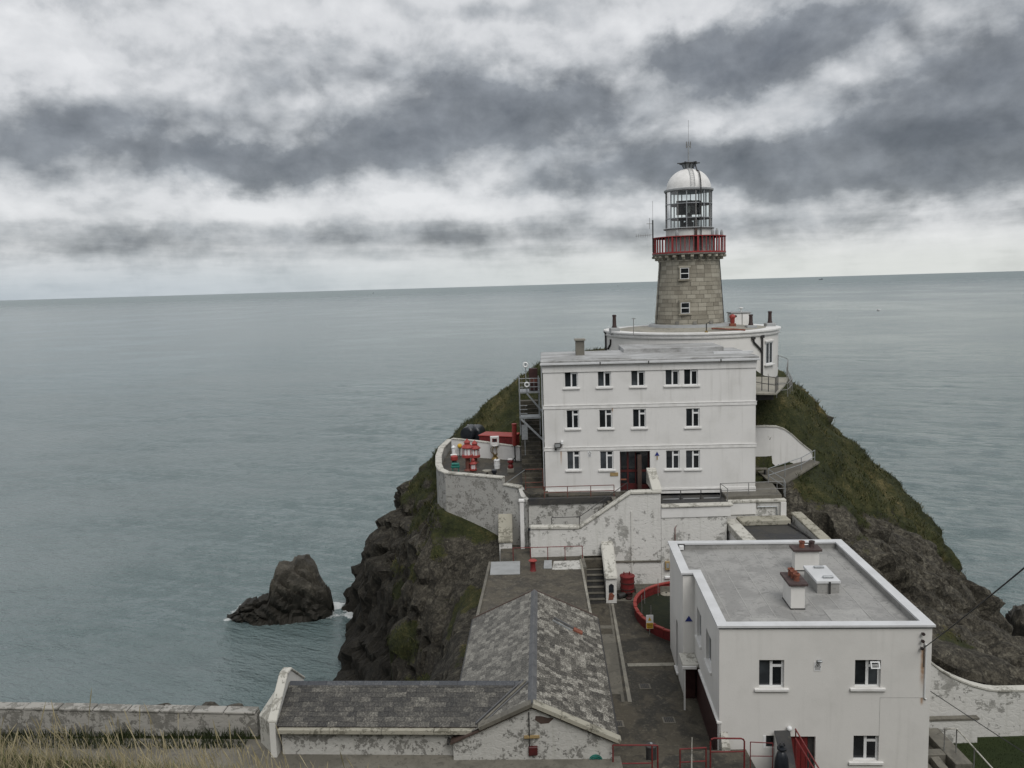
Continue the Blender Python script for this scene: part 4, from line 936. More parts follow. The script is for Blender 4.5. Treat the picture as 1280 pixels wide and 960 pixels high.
# ------------------------------------------------------------------ the lighthouse tower
def build_tower():
    zb = 31.95; zc = 37.62; r0, r1 = 3.02, 2.60; TX = 15.88
    t = T('lighthouse_tower', 'tapering granite lighthouse tower with red gallery and white domed lantern', 'lighthouse', (TX, CY, zb))
    rad = lambda z: r0 + (r1 - r0) * min(max((z - zb) / (zc - zb), 0), 1)
    core = MB().lathe((TX, CY, 0), [(r0 - .05, zb - .1), (r1 - .05, zc)], 64).build('masonry_core', 'mortar', t, True)
    NC, NB = 16, 24; ch = (zc - zb) / NC; win_rows = {}
    wins = []
    for py0, py1 in ((335.0, 348.5), (378.3, 391.5)):
        a = PY(850.6, py0, CY - 2.7); b = PY(861.4, py1, CY - 2.7); wins.append((a.x, b.x, b.z, a.z))
    # one block mesh per course (they taper), shared round the ring
    blocks = 0; rest = MB()
    for c in range(NC):
        z0 = zb + c * ch + .012; z1 = zb + (c + 1) * ch - .012; ra, rb = rad(z0), rad(z1); wd = 2 * math.pi * ra / NB - .024
        def block(w_, d=0.0):
            mb = MB(); n = 2; V = []; 
            for i in range(n + 1):
                th = (i / n - .5) * w_ / ra
                for z, rr in ((z0, ra), (z1, rb)): V += [(rr * math.sin(th), -rr * math.cos(th), z), ((rr - .12) * math.sin(th), -(rr - .12) * math.cos(th), z)]
            F = []
            for i in range(n): k = 4 * i; F += [(k, k + 4, k + 6, k + 2), (k + 2, k + 6, k + 7, k + 3), (k + 4, k, k + 1, k + 5)]
            F += [(0, 2, 3, 1), (4 * n, 4 * n + 1, 4 * n + 3, 4 * n + 2)]
            return mb.add(V, F)
        me = None; shift = (0.5 if c % 2 else 0.0) + .13 * math.sin(c * 2.3); zm_ = (z0 + z1) / 2; hitw = [w for w in wins if w[2] - .08 < zm_ < w[3] + .08]
        if hitw: shift = (math.asin(((hitw[0][0] + hitw[0][1]) / 2 - TX) / rad(zm_)) / (2 * math.pi / NB)) % 1.0
        for k in range(NB):
            th = (k + shift - NB / 2) * 2 * math.pi / NB; zmid = (z0 + z1) / 2; x = TX + rad(zmid) * math.sin(th); front = math.cos(th) > 0
            if front and hitw and abs(x - (hitw[0][0] + hitw[0][1]) / 2) < .2: continue
            th += random.uniform(-.004, .004); out = random.uniform(-.012, .015)
            if math.cos(th) > -.45 and blocks < 298:
                if me is None:
                    mm = block(wd); me = bpy.data.meshes.new('stone_block'); me.from_pydata([(v[0], v[1], v[2] - z0) for v in mm.v], [], mm.f); me.materials.append(MATS['granite_block']); me.update()
                inst(me, 'stone_block', t, Matrix.Translation((TX + out * math.sin(th), CY - out * math.cos(th), z0)) @ Matrix.Rotation(th, 4, 'Z')); blocks += 1
            else:
                mm = block(wd); cs, sn = math.cos(th), math.sin(th); rest.add([(TX + v[0] * cs - v[1] * sn, CY + v[0] * sn + v[1] * cs, v[2]) for v in mm.v], mm.f)
    rest.build('stone_courses', 'granite_block', t)['kind'] = 'stuff'
    for i, (x0, x1, z0, z1) in enumerate(wins):
        zm = (z0 + z1) / 2; yf = CY - math.sqrt(rad(zm) ** 2 - ((x0 + x1) / 2 - TX) ** 2) - .05
        sr_ = MB().box(x0 - .09, x0, yf - .11, yf + .3, z0 - .02, z1 + .02).build('window_jamb', 'granite_block', t); MB().box(x1, x1 + .09, yf - .11, yf + .3, z0 - .02, z1 + .02).build('window_jamb', 'granite_block', t)
        MB().box(x0 - .2, x1 + .2, yf - .17, yf + .3, z0 - .16, z0 - .025).build('sill', 'granite_block', sr_, bevel=.02); MB().box(x0 - .15, x1 + .15, yf - .12, yf + .3, z1 + .025, z1 + .2).build('lintel', 'granite_block', sr_)
        f = MB(); f.box(x0, x1, yf - .10, yf - .04, z0, z0 + .04); f.box(x0, x1, yf - .10, yf - .04, z1 - .04, z1); f.box(x0, x0 + .04, yf - .10, yf - .04, z0 + .04, z1 - .04); f.box(x1 - .04, x1, yf - .10, yf - .04, z0 + .04, z1 - .04); f.box(x0 + .04, x1 - .04, yf - .105, yf - .05, zm - .03, zm + .03)
        w_ = f.build('window', 'white_plastic', t)
        MB().box(x0 + .04, x1 - .04, yf - .05, yf - .062, z0 + .04, zm - .03).build('pane', 'dark_glass', w_); MB().box(x0 + .04, x1 - .04, yf - .05, yf - .062, zm + .03, z1 - .04).build('pane', 'dark_glass', w_)
        MB().box(x0 + .01, x1 - .01, yf - .035, yf - .02, z0 - .05, z1 + .05).build('backing', 'dark_iron', w_)
    for k in range(3):
        th = (-.55 + .5 * k); q = (TX + 3.0 * math.sin(th), CY - 3.0 * math.cos(th)); MB().obox((q[0], q[1], zb + .28), (math.cos(th), math.sin(th), 0), (math.sin(th), -math.cos(th), 0), Zu, -.16, .16, -.1, .05, 0, .28).build('vent_block', 'mortar', t)
    # corbelled gallery
    MB().lathe((TX, CY, zc), [(r1 - .1, 0), (r1 + .07, .0), (r1 + .07, .12), (r1 - .1, .14)], 64).build('necking', 'granite_block', t, True)
    cb = MB().obox((0, 0, 0), (1, 0, 0), (0, 1, 0), Zu, -.13, .13, -.62, .05, .20, .38); cb.obox((0, 0, 0), (1, 0, 0), (0, 1, 0), Zu, -.115, .115, -.36, .05, .0, .20)
    me = bpy.data.meshes.new('corbel'); me.from_pydata(cb.v, [], cb.f); me.materials.append(MATS['granite_block'])
    for k in range(26):
        th = 2 * math.pi * (k + .5) / 26; inst(me, 'corbel', t, Matrix.Translation((TX + (r1 - .02) * math.sin(th), CY - (r1 - .02) * math.cos(th), zc + .14)) @ Matrix.Rotation(th, 4, 'Z'))
    zg = zc + .53; rg = 3.16
    MB().lathe((TX, CY, zc), [(r1 - .12, .1), (r1 + .02, .14), (r1 + .02, .52), (r1 - .12, .53)], 48).build('gallery_neck', 'mortar', t, True)
    MB().lathe((TX, CY, zg), [(1.8, 0), (rg - .08, 0), (rg, .06), (rg, .15), (1.8, .16)], 64).build('gallery_floor', 'mortar', t, True)
    zf = zg + .16; hr = 1.42
    gl = MB().lathe((TX, CY, zf), [(rg - .10, .0), (rg + .02, .0), (rg + .02, .12), (rg - .10, .12), (rg - .10, 0)], 64).build('gallery_kerb_rail', 'gallery_red', t, True)
    MB().lathe((TX, CY, zf + hr), [(rg - .12, -.05), (rg + .02, -.05), (rg + .02, .02), (rg - .12, .02), (rg - .12, -.05)], 64).build('gallery_top_rail', 'gallery_red', t, True)
    def proto(name, w, d, h): 
        b = MB().box(-w / 2, w / 2, -d / 2, d / 2, 0, h); m_ = bpy.data.meshes.new(name); m_.from_pydata(b.v, [], b.f); m_.materials.append(MATS['gallery_red']); m_.update(); return m_
    mb_, mp_ = proto('baluster', .06, .045, hr - .165), proto('gallery_post', .15, .08, hr - .165)
    for k in range(54):
        th = 2 * math.pi * (k + .3) / 54
        inst(mp_ if k % 6 == 0 else mb_, 'gallery_post' if k % 6 == 0 else 'baluster', t, Matrix.Translation((TX + (rg - .05) * math.sin(th), CY - (rg - .05) * math.cos(th), zf + .121)) @ Matrix.Rotation(th, 4, 'Z'))
    # lantern
    zl = PY(861, 284, CY).z - .18; zt = PY(861, 240, CY).z; rl = 1.97; LX = 15.88
    MB().lathe((LX, CY, 0), [(1.98, zf), (1.98, zl - .02)], 48).build('lantern_base_wall', 'white_render_clean', t, True)
    MB().lathe((LX, CY, zl), [(1.5, -.02), (2.16, -.02), (2.20, .03), (2.16, .08), (1.5, .08)], 48).build('lantern_catwalk', 'grey_board', t, True)
    for k in range(16):
        th = 2 * math.pi * (k + .25) / 16; q = (LX + rl * math.sin(th), CY - rl * math.cos(th))
        g = MB().obox((q[0], q[1], 0), (math.cos(th), math.sin(th), 0), (math.sin(th), -math.cos(th), 0), Zu, -.035, .035, -.06, .04, zl + .08, zt).build('glazing_bar', 'galvanised' if k % 2 else 'grey_rail', t)
        th2 = 2 * math.pi * (k + 1.25) / 16; q2 = (LX + rl * math.sin(th2), CY - rl * math.cos(th2))
        MB().add([(q[0], q[1], zl + .08), (q2[0], q2[1], zl + .08), (q2[0], q2[1], zt), (q[0], q[1], zt)], [(0, 1, 2, 3)]).build('lantern_pane', 'clear_glass', t)
    for z in (zl + (zt - zl) * .28, zl + (zt - zl) * .66): MB().lathe((LX, CY, z), [(rl - .03, -.03), (rl + .05, -.03), (rl + .05, .03), (rl - .03, .03), (rl - .03, -.03)], 48).build('glazing_ring', 'galvanised', t, True)
    # lamp and blackened back screens inside
    zo = zl + .1
    MB().lathe((LX, CY, zo), [(.42, 0), (.42, .5), (.28, .56), (.28, 1.15), (.46, 1.2), (.46, 1.28)], 20).build('lamp_pedestal', 'dark_iron', t, True)
    op = MB().lathe((LX, CY, zo + 1.28), [(.30, 0), (.46, .2), (.52, .55), (.46, .9), (.3, 1.1), (0, 1.12)], 20).build('optic', 'clear_glass', t, True)
    MB().lathe((LX, CY, zo + 1.32), [(.12, 0), (.16, .3), (.12, .8), (0, .9)], 12).build('lamp', 'white_paint', op, True)
    for s in (-1, 1): MB().box(LX + s * .62 - .44, LX + s * .62 + .44, CY + .05, CY + .12, zo + 1.15, zo + 2.35).build('back_screen', 'black_plastic', t)
    MB().box(LX - 1.02, LX + 1.02, CY + .2, CY + .28, zo + 1.2, zo + 2.4).build('back_screen', 'black_plastic', t)
    for s, hh in ((-.62, .75), (.6, .85)): MB().box(LX + s - .14, LX + s + .14, CY - .3, CY + .1, zo, zo + hh).build('equipment_cabinet', 'dark_iron', t, bevel=.02)
    # roof of the lantern: gutter ring, dome, ventilator, platform, aerials
    MB().lathe((LX, CY, zt), [(1.7, -.02), (2.06, -.02), (2.12, .05), (2.12, .17), (2.0, .22), (1.7, .22)], 48).build('dome_gutter', 'grey_board', t, True)
    zd = PY(861, 211, CY).z - zt - .2
    dome = MB().lathe((LX, CY, zt + .2), [(1.92 * math.cos(a), zd * math.sin(a)) for a in np.linspace(0, math.pi / 2 - .001, 18)], 48).build('dome', 'white_paint', t, True)
    zv = zt + .2 + zd - .1
    v = MB().lathe((LX, CY, zv), [(.40, 0), (.40, .15), (.52, .45), (.54, .5), (.40, .5)], 20).build('ventilator', 'galvanised', t, True)
    for k in range(8): th = 2 * math.pi * k / 8; MB().tube([(LX + .42 * math.sin(th), CY - .42 * math.cos(th), zv + .12), (LX + .6 * math.sin(th), CY - .6 * math.cos(th), zv + .5)], .03).build('strut', 'dark_iron', v)
    pl = MB().lathe((LX, CY, zv + .5), [(.1, 0), (.78, .0), (.80, .04), (.78, .09), (.1, .09)], 16).build('ventilator_platform', 'dark_iron', t, True)
    for k in range(6): th = 2 * math.pi * (k + .5) / 6; MB().obox((LX, CY, zv + .56), (math.sin(th), -math.cos(th), 0), (math.cos(th), math.sin(th), 0), Zu, .3, .98, -.05, .05, -.02, .06).build('platform_arm', 'dark_iron', pl)
    za = zv + .6; zt2 = PY(861, 180, CY).z
    m_ = MB().tube([(LX, CY, za), (LX, CY, zt2)], .065, 8).build('aerial_mast', 'galvanised', t, True)
    for s in (-1, 0, 1): MB().tube([(LX + s * .17, CY, zt2 - .35), (LX + s * .17, CY, zt2 + .2)], .045, 6).build('aerial', 'grey_rail', m_, True)
    MB().box(LX - .2, LX + .2, CY - .04, CY + .04, zt2 - .25, zt2 - .17).build('yoke', 'grey_rail', m_)
    MB().tube([(LX, CY, zt2), (LX, CY, PY(861, 150, CY).z)], .014, 5).build('whip_aerial', 'grey_rail', m_)
    # ladder over the dome and the conductor down the lantern
    lad = MB(); A2 = lambda f, off: (LX + off, CY - 1.99 * math.cos(f) - .03, zt + .2 + zd * 1.02 * math.sin(f))
    for s in (-.17, .17): lad.tube([A2(f, s - .05) for f in np.linspace(.05, 1.36, 14)], .02, 5)
    ld = lad.build('dome_ladder', 'grey_board', t)
    for f in np.linspace(.1, 1.32, 11): MB().tube([A2(f, -.22), A2(f, .12)], .016, 5).build('rung', 'grey_board', ld)
    MB().tube([(LX + .50, CY - .35, zv + .42), (LX + .52, CY - 1.0, zt + zd * .95)] + [(LX + .6, CY - 1.97 * math.cos(f) - .08, zt + .2 + zd * math.sin(f)) for f in (.9, .6, .3, .05)] + [(LX + .6, CY - 2.1, zt - .1), (LX + .6, CY - 2.1, zl), (LX + .6, CY - 2.06, zf + .1)], .055, 6).build('cable_duct', 'dark_iron', t, True)
    MB().box(LX + .05, LX + .28, CY - 2.12, CY - 1.985, zf + .02, zl - .03).build('lantern_door', 'old_wood', t)
    for x, h in ((-1.5, .5), (1.55, .55), (2.0, .6), (2.75, .55)):
        y = CY - math.sqrt(max(2.75 ** 2 - x * x, .3)); e = MB().lathe((LX + x, y, zf), [(.10, 0), (.08, hr), (.14, hr + .05), (.14, hr + h * .55), (.06, hr + h), (0, hr + h)], 10).build('gallery_lamp', 'grey_board', t, True)
    # aerials on the left of the gallery
    ax = TX - 3.2; ay = CY - .3
    m2 = MB().tube([(ax, ay, zf + .2), (ax, ay, zf + hr + 1.55)], .06, 8).build('aerial_pole', 'dark_iron', t, True)
    MB().tube([(ax, ay, zf + hr + 1.5), (ax, ay, zf + hr + 3.2)], .014, 5).build('whip_aerial', 'grey_rail', m2)
    MB().tube([(ax - .55, ay, zf + hr + 1.25), (ax + .05, ay, zf + hr + 1.25)], .025, 5).build('aerial_arm', 'grey_rail', m2); MB().tube([(ax - .28, ay, zf + hr + .8), (ax - .28, ay, zf + hr + 1.75)], .02, 5).build('aerial_element', 'grey_rail', m2)
    MB().tube([(ax - 1.5, ay, zf + hr + .22), (ax, ay, zf + hr + .3)], .02, 5).build('aerial_arm', 'grey_rail', m2)
    for k in range(7): MB().tube([(ax - 1.45 + k * .2, ay, zf + hr + .1), (ax - 1.45 + k * .2, ay, zf + hr + .38)], .014, 4).build('aerial_element', 'grey_rail', m2)
    # lightning conductor down the right edge
    MB().tube([(TX + rad(z) * math.sin(1.35) + .02, CY - rad(z) * math.cos(1.35), z) for z in (zc, zb)], .05, 6).build('lightning_conductor', 'dark_iron', t)
    MB().tube([(TX + rad(z) * math.sin(-1.4) - .02, CY - rad(z) * math.cos(-1.4), z) for z in (zc, zb)], .03, 6).build('lightning_conductor', 'dark_iron', t)
build_tower()

# ================================================================== TERRACES AND RETAINING WALLS
def terraces():
    # upper yard floor and terrace slabs
    o = MB().prism([(-5.3, 60.4), (-0.9, 58.45), (0.4, 57.3), (1.0, 55.7), (2.3, 55.7), (2.3, 67.6), (0.7, 66.8), (-3.0, 68.7), (-5.7, 72.0), (-5.95, 66)], 20.9, 21.6).build('upper_yard', 'yard_concrete'); o['kind'] = 'structure'
    o = MB().prism([(2.3, 55.6), (9.75, 55.6), (9.75, 57.2), (2.3, 57.2)], 21.02, 21.46).build('terrace', 'yard_concrete'); o['kind'] = 'structure'
    o = MB().prism([(6.9, 53.63), (9.72, 53.63), (9.72, 55.59), (6.9, 55.59)], 20.9, 21.47).build('door_landing', 'yard_concrete'); o['kind'] = 'structure'
    o = MB().prism([(9.76, 53.62), (14.35, 53.62), (14.35, 57.0), (9.76, 57.0)], 20.6, 21.08).build('terrace', 'dark_bitumen'); o['kind'] = 'structure'
    o = MB().prism([(14.36, 54.75), (18.15, 54.75), (18.6, 58.4), (14.36, 58.4)], 20.7, 21.3).build('terrace', 'mid_concrete'); o['kind'] = 'structure'
    o = MB().prism([(-1.1, 52.36), (5.62, 52.36), (5.62, 53.19), (0.9, 53.19), (0.9, 55.4), (-1.1, 56.5)], 17.4, 17.95).build('landing', 'yard_concrete'); o['kind'] = 'structure'
    o = MB().prism([(18.4, 58.2), (19.4, 57.6), (22.9, 60.6), (22.6, 61.4), (18.5, 61.4)], [21.28, 21.28, 22.08, 22.08, 21.28], [21.4, 21.4, 22.2, 22.2, 21.4]).build('hill_path', 'mid_concrete'); o['kind'] = 'structure'
    # wall round the upper yard
    t = T('yard_wall', 'rough whitewashed rubble wall rounding the upper yard above the left cliff', 'wall', (-4.9, 59.8, 18))
    pts = [(-5.75, 73.0, 22.3, 18), (-6.2, 69.5, 22.3, 18), (-6.15, 66, 22.3, 17.5), (-5.85, 62.6, 22.3, 17), (-5.55, 60.9, 22.28, 16.5), (-5.0, 60.0, 22.25, 16), (-2.8, 59.05, 22.22, 15.5), (-0.8, 58.15, 22.2, 15.5)]
    MB().wall(pts, .42, 16).build('wall', 'worn_limewash', t)
    for i, (a, b) in enumerate(zip(pts, pts[1:])):
        a2 = (a[0], a[1], a[2] + .13 + random.uniform(-.02, .03), a[2] - .0); b2 = (b[0], b[1], b[2] + .13, b[2] - .0)
        MB().wall([a2, b2], .52, 22).build('coping_stone', 'pale_coping', t, bevel=.03)
    pts = [(-0.8, 58.15, 21.72, 15.5), (0.42, 57.25, 21.70, 15.5), (0.62, 56.2, 21.3, 15.5), (0.95, 55.62, 21.28, 15.5)]
    MB().wall(pts, .42, 16).build('wall', 'rubble_limewash', t)
    MB().wall([(-0.74, 58.1, 21.86, 21.722), (0.40, 57.2, 21.86, 21.702)], .52, 21).build('coping_stone', 'pale_coping', t, bevel=.03)
    MB().wall([(-2.9, 59.0, 18.0, 15), (-1.0, 57.7, 17.6, 14.8), (-.75, 56.4, 17.0, 14.5)], .9, 15).build('footing', 'rubble_limewash', t)
    # wall under the terrace
    t = T('terrace_wall', 'streaked whitewashed retaining wall below the terrace railing', 'wall', (4, 55.6, 18))
    MB().box(.9, 6.9, 55.25, 55.55, 17.3, 21.0).build('wall', 'rubble_limewash', t); MB().box(.9, 6.9, 55.15, 55.58, 21.003, 21.40).build('edge_beam', 'dark_bitumen', t)
    # buttress with a sloping cap, white downpipe, black junction
    t = T('buttress', 'whitewashed buttress with a sloping lichened cap below the upper yard', 'buttress', (-.75, 56.0, 15.5))
    MB().prism([(-1.2, 55.2), (-.32, 55.2), (-.32, 57.6), (-1.2, 57.6)], 15.0, [18.35, 18.35, 19.6, 19.6]).build('pier', 'flaking_limewash', t)
    MB().prism([(-1.26, 55.13), (-.26, 55.13), (-.26, 57.6), (-1.26, 57.6)], [18.352, 18.352, 19.61, 19.61], [18.5, 18.5, 19.76, 19.76]).build('cap', 'lichen_coping', t, bevel=.03)
    t = T('drain_pipe', 'thick white square drainpipe running down the wall left of the stair', 'pipe', (.45, 56.0, 17.95))
    MB().box(.28, .56, 55.0, 55.28, 17.9, 21.25).build('pipe', 'white_paint', t, bevel=.04); MB().box(.22, .62, 54.95, 55.35, 21.25, 21.42).build('hopper', 'white_paint', t, bevel=.03)
    for z in (18.8, 20.2): MB().box(.26, .58, 55.281, 55.40, z, z + .08).build('bracket', 'dark_iron', t)
    MB().box(.82, .98, 55.1, 55.24, 19.2, 19.36).build('junction_box', 'black_plastic', t)
    # the big stair wall
    t = T('stair_wall', 'tall flaking whitewashed wall with stepped sloping coping in front of the door', 'wall', (6, 53.3, 15))
    prof = [(.95, 15.2), (9.62, 15.2), (9.62, 22.05), (7.62, 22.05), (4.22, 19.80), (.95, 19.86)]
    MB().yprism(prof, 53.2, 53.55).build('wall', 'flaking_limewash', t)
    cp = [(.93, 19.86), (4.22, 19.80), (7.62, 22.05), (9.66, 22.05)]
    for a, b in zip(cp, cp[1:]):
        MB().yprism([(a[0], a[1] + .004), (b[0], b[1] + .004), (b[0], b[1] + .22), (a[0], a[1] + .22)], 53.10, 53.62).build('coping', 'pale_coping', t, bevel=.05)
    MB().prism([(9.05, 53.15), (9.70, 53.15), (9.70, 55.5), (9.05, 55.5)], 22.2, [22.35, 22.35, 23.3, 23.3]).build('raking_pier', 'pale_coping', t, bevel=.03)
    MB().yprism([(6.3, 17.45), (9.6, 17.40), (9.6, 17.50), (6.3, 17.55)], 53.12, 53.198).build('ledge', 'mid_concrete', t); MB().box(7.62, 7.72, 53.14, 53.199, 15.5, 20.9).build('old_pipe', 'patchy_limewash', t)
    t = T('terrace_front_wall', 'flaking whitewashed retaining wall right of the sloping stair wall', 'wall', (11.8, 53.4, 15))
    MB().box(9.64, 14.0, 53.215, 53.6, 14.8, 20.4).build('wall', 'flaking_limewash', t); MB().box(9.64, 14.25, 53.16, 53.61, 20.402, 21.08).build('parapet', 'white_render', t); MB().box(9.66, 14.4, 53.06, 53.66, 21.083, 21.24).build('coping', 'pale_coping', t, bevel=.04)
    MB().tube([(10.55, 53.17, 17.5), (10.55, 53.17, 19.7), (10.65, 53.17, 19.85)], .03).build('rusty_pipe', 'rusty_rail', t)
    t = T('side_terrace_wall', 'white wall with peeling patch under the right end of the terrace', 'wall', (16.3, 54.6, 18))
    MB().box(14.37, 18.2, 54.55, 54.74, 17.0, 20.9).build('wall', 'flaking_limewash', t); MB().box(14.3, 18.35, 54.4, 54.85, 20.903, 21.08).build('coping', 'pale_coping', t, bevel=.03); MB().box(14.38, 16.3, 54.46, 54.549, 20.1, 20.9).build('render_panel', 'white_render', t)
    MB().box(17.95, 18.32, 54.3, 54.549, 18.0, 20.9).build('pilaster', 'white_render', t)
    MB().tube([(16.4, 54.45, 20.6), (17.7, 54.45, 20.6), (17.8, 54.45, 19.3)], .05).build('drain_pipe', 'galvanised', t)
    # lean-to with dark flat roof between the walls and the near house
    t = T('lean_to', 'low lean-to with a mossy black flat roof behind the near house', 'shed', (16.2, 52.5, 15))
    MB().box(14.2, 18.6, 47.2, 54.3, 14.6, 19.35).build('wall', 'white_render', t); MB().box(14.95, 18.55, 47.2, 54.32, 19.353, 19.62).build('roof', 'dark_bitumen', t)
    MB().box(14.1, 14.94, 47.1, 54.4, 19.353, 19.85).build('parapet', 'pale_coping', t, bevel=.03); MB().box(14.95, 18.3, 53.3, 54.42, 19.623, 20.0).build('upstand', 'lichen_coping', t, bevel=.05)
    MB().tube([(18.0, 54.2, 19.72), (18.45, 51, 19.7), (18.6, 47.5, 19.68)], .05).build('cable', 'dark_iron', t)
    t = T('boundary_parapet', 'lichen-yellowed parapet wall running down beside the black flat roof', 'wall', (19.2, 51, 15))
    MB().wall([(18.95, 54.2, 20.1, 15), (19.25, 49.5, 19.6, 14), (19.5, 45.5, 19.2, 13)], .5, 14).build('wall', 'patchy_limewash', t)
    MB().wall([(18.95, 54.25, 20.26, 20.101), (19.25, 49.5, 19.76, 19.601), (19.5, 45.4, 19.36, 19.201)], .72, 14).build('coping', 'lichen_coping', t, bevel=.03)
terraces()

def stairs_and_rails():
    # flight behind the sloping wall
    t = T('terrace_steps', 'concrete flight rising behind the sloping wall to the red door', 'steps', (5.4, 54.5, 17.95))
    for k in range(13): MB().box(3.1 + k * .29, 6.9, 53.7, 55.2, 17.9 + k * .27 - (0.0 if k else 0), 17.9 + (k + 1) * .27).build('step', 'mid_concrete', t)
    # flight down to the courtyard
    t = T('courtyard_steps', 'dark mossy steps leading down into the courtyard beside the flat-roofed shed', 'steps', (5.0, 52.2, 15.5))
    n = 8; z0, z1, y0, y1 = gz(51), 17.95, 50.95, 53.1
    for k in range(n):
        ya = y0 + (y1 - y0) * k / n
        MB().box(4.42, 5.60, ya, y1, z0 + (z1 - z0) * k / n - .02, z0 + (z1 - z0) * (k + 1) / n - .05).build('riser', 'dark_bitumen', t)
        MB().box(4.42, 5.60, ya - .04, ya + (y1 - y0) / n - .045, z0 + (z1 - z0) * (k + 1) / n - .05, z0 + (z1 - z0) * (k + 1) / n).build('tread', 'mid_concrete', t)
    MB().box(4.2, 4.415, 50.7, 53.1, 15.0, 18.05).build('side_wall', 'mid_concrete', t)
    t = T('stair_parapet', 'stained white parapet with rounded sloping coping beside the courtyard steps', 'wall', (6.0, 51.6, 15.4))
    MB().prism([(5.66, 51.0), (6.34, 51.0), (6.34, 53.18), (5.66, 53.18)], 15.0, [17.05, 17.05, 18.75, 18.75]).build('wall', 'flaking_limewash', t)
    MB().prism([(5.58, 50.9), (6.42, 50.9), (6.42, 53.18), (5.58, 53.18)], [17.055, 17.055, 18.755, 18.755], [17.28, 17.28, 18.98, 18.98]).build('coping', 'pale_coping', t, bevel=.08)
    a = MB(); 
    a.yprism([(5.84, 16.2), (6.16, 16.2), (6.16, 16.68), (6.0, 16.8), (5.84, 16.68)], 50.975, 50.999); a.build('niche', 'black_plastic', t); MB().yprism([(5.8, 15.7), (6.1, 15.72), (6.2, 16.0), (6.05, 16.19), (5.85, 16.15)], 50.985, 50.998).build('exposed_brick', 'terracotta', t)
    # terrace railing, left of door
    t = T('terrace_railing', 'rust-red railing along the terrace left of the red door', 'railing', (4, 55.3, 21.4)); 
    railing(t, [(2.0, 55.35, 21.4), (6.8, 55.35, 21.4)], .78, 'rusty_rail', 1, 1.6, .028)
    t = T('stair_handrail', 'dark handrail climbing behind the sloping stair wall', 'handrail', (5, 53.6, 19.9)); 
    railing(t, [(2.4, 53.75, 19.85), (4.25, 53.75, 19.85), (7.5, 53.75, 22.1)], .62, 'dark_iron', 0, 1.7, .025)
    t = T('terrace_railing', 'low black railing with pale kickboard on the dark terrace', 'railing', (11.8, 55.1, 21.08)); 
    railing(t, [(9.95, 55.1, 21.08), (14.1, 55.1, 21.08)], .66, 'dark_iron', 0, 1.38, .03)
    for k in range(3): MB().box(10.1 + k * 1.4, 11.2 + k * 1.4, 55.06, 55.1, 21.12, 21.18).build('kickboard', 'grey_board', t)
    t = T('terrace_railing', 'grey-brown railing round the right end of the terrace', 'railing', (16, 55, 21.3)); 
    railing(t, [(14.2, 53.8, 21.1), (14.1, 55.3, 21.1), (17.9, 55.0, 21.2), (18.4, 55.0, 21.2)], .98, 'grey_rail', 1, 1.6, .026)
    t = T('landing_railing', 'red railing on the landing behind the flat shed roof', 'railing', (2, 52.45, 17.95)); 
    railing(t, [(-.25, 52.45, 17.95), (4.3, 52.45, 17.95)], .92, 'red_paint', 0, 1.1, .026)
    # yard gate frame, sloped rail
    t = T('yard_gate', 'tall rusty gate frame at the foot of the outside stair', 'gate', (1.4, 57.2, 21.6)); 
    g = MB(); 
    for p in ([(.75, 57.1, 21.6), (.75, 57.1, 23.05), (2.0, 57.1, 23.05), (2.0, 57.1, 21.6)],): g.tube(p, .035)
    g.build('frame', 'rusty_rail', t, True); MB().tube([(.75, 57.1, 21.75), (2.0, 57.1, 21.75)], .025).build('rail', 'rusty_rail', t); MB().tube([(.75, 57.1, 22.1), (2.0, 57.1, 22.1)], .025).build('rail', 'rusty_rail', t)
    t = T('yard_handrail', 'pale sloping handrail from the yard wall up to the gate', 'handrail', (.1, 57.4, 21.7)); MB().tube([(-.6, 58.3, 21.85), (.72, 57.15, 23.0)], .03).build('rail', 'galvanised', t)
    MB().tube([(-.6, 58.3, 21.6), (-.6, 58.3, 21.86)], .03).build('post', 'galvanised', t)
    # outside stair up the left flank
    t = T('outside_stair', 'dark concrete stair climbing the left flank of the white block', 'steps', (1.4, 61, 21.6))
    for k in range(20): MB().box(.55, 2.04, 58.0 + k * .37, 58.0 + (k + 1) * .37 + .4, 21.3 + k * .26, 21.6 + (k + 1) * .26).build('step', 'yard_concrete', t)
    t = T('steel_landing', 'grey steel landing and stair tower at the top left of the white block', 'walkway', (1.3, 62.6, 24))
    zd = 28.0; y0, y1 = 61.6, 63.4; x0, x1 = .5, 2.1
    MB().box(x0, x1, y0, y1, zd - .12, zd).build('deck', 'galvanised', t)
    for x in (x0 + .05, x1 - .05):
        for y in (y0 + .05, y1 - .05): MB().tube([(x, y, 22.5 + (y - 58) * .6), (x, y, zd + 1.0)], .05).build('post', 'galvanised', t)
    for h in (.35, .68, 1.0):
        MB().tube([(x0 + .05, y1, zd + h), (x0 + .05, y0 + .05, zd + h), (x1, y0 + .05, zd + h)], .025).build('rail', 'galvanised', t)
    for k in range(5): MB().tube([(x0 + .25 + k * .3, y0 + .05, zd), (x0 + .25 + k * .3, y0 + .05, zd + 1.0)], .016).build('bar', 'galvanised', t)
    MB().box(x0, x1, y0 - .4, y0 + .9, zd - 2.0, zd - 1.88).build('lower_deck', 'galvanised', t)
    for h in (.3, .6, .9): MB().tube([(x0 + .05, y0 + .9, zd - 1.9 + h), (x0 + .05, y0 - .35, zd - 1.9 + h), (x0 + .6, y0 - .35, zd - 1.9 + h)], .022).build('rail', 'galvanised', t)
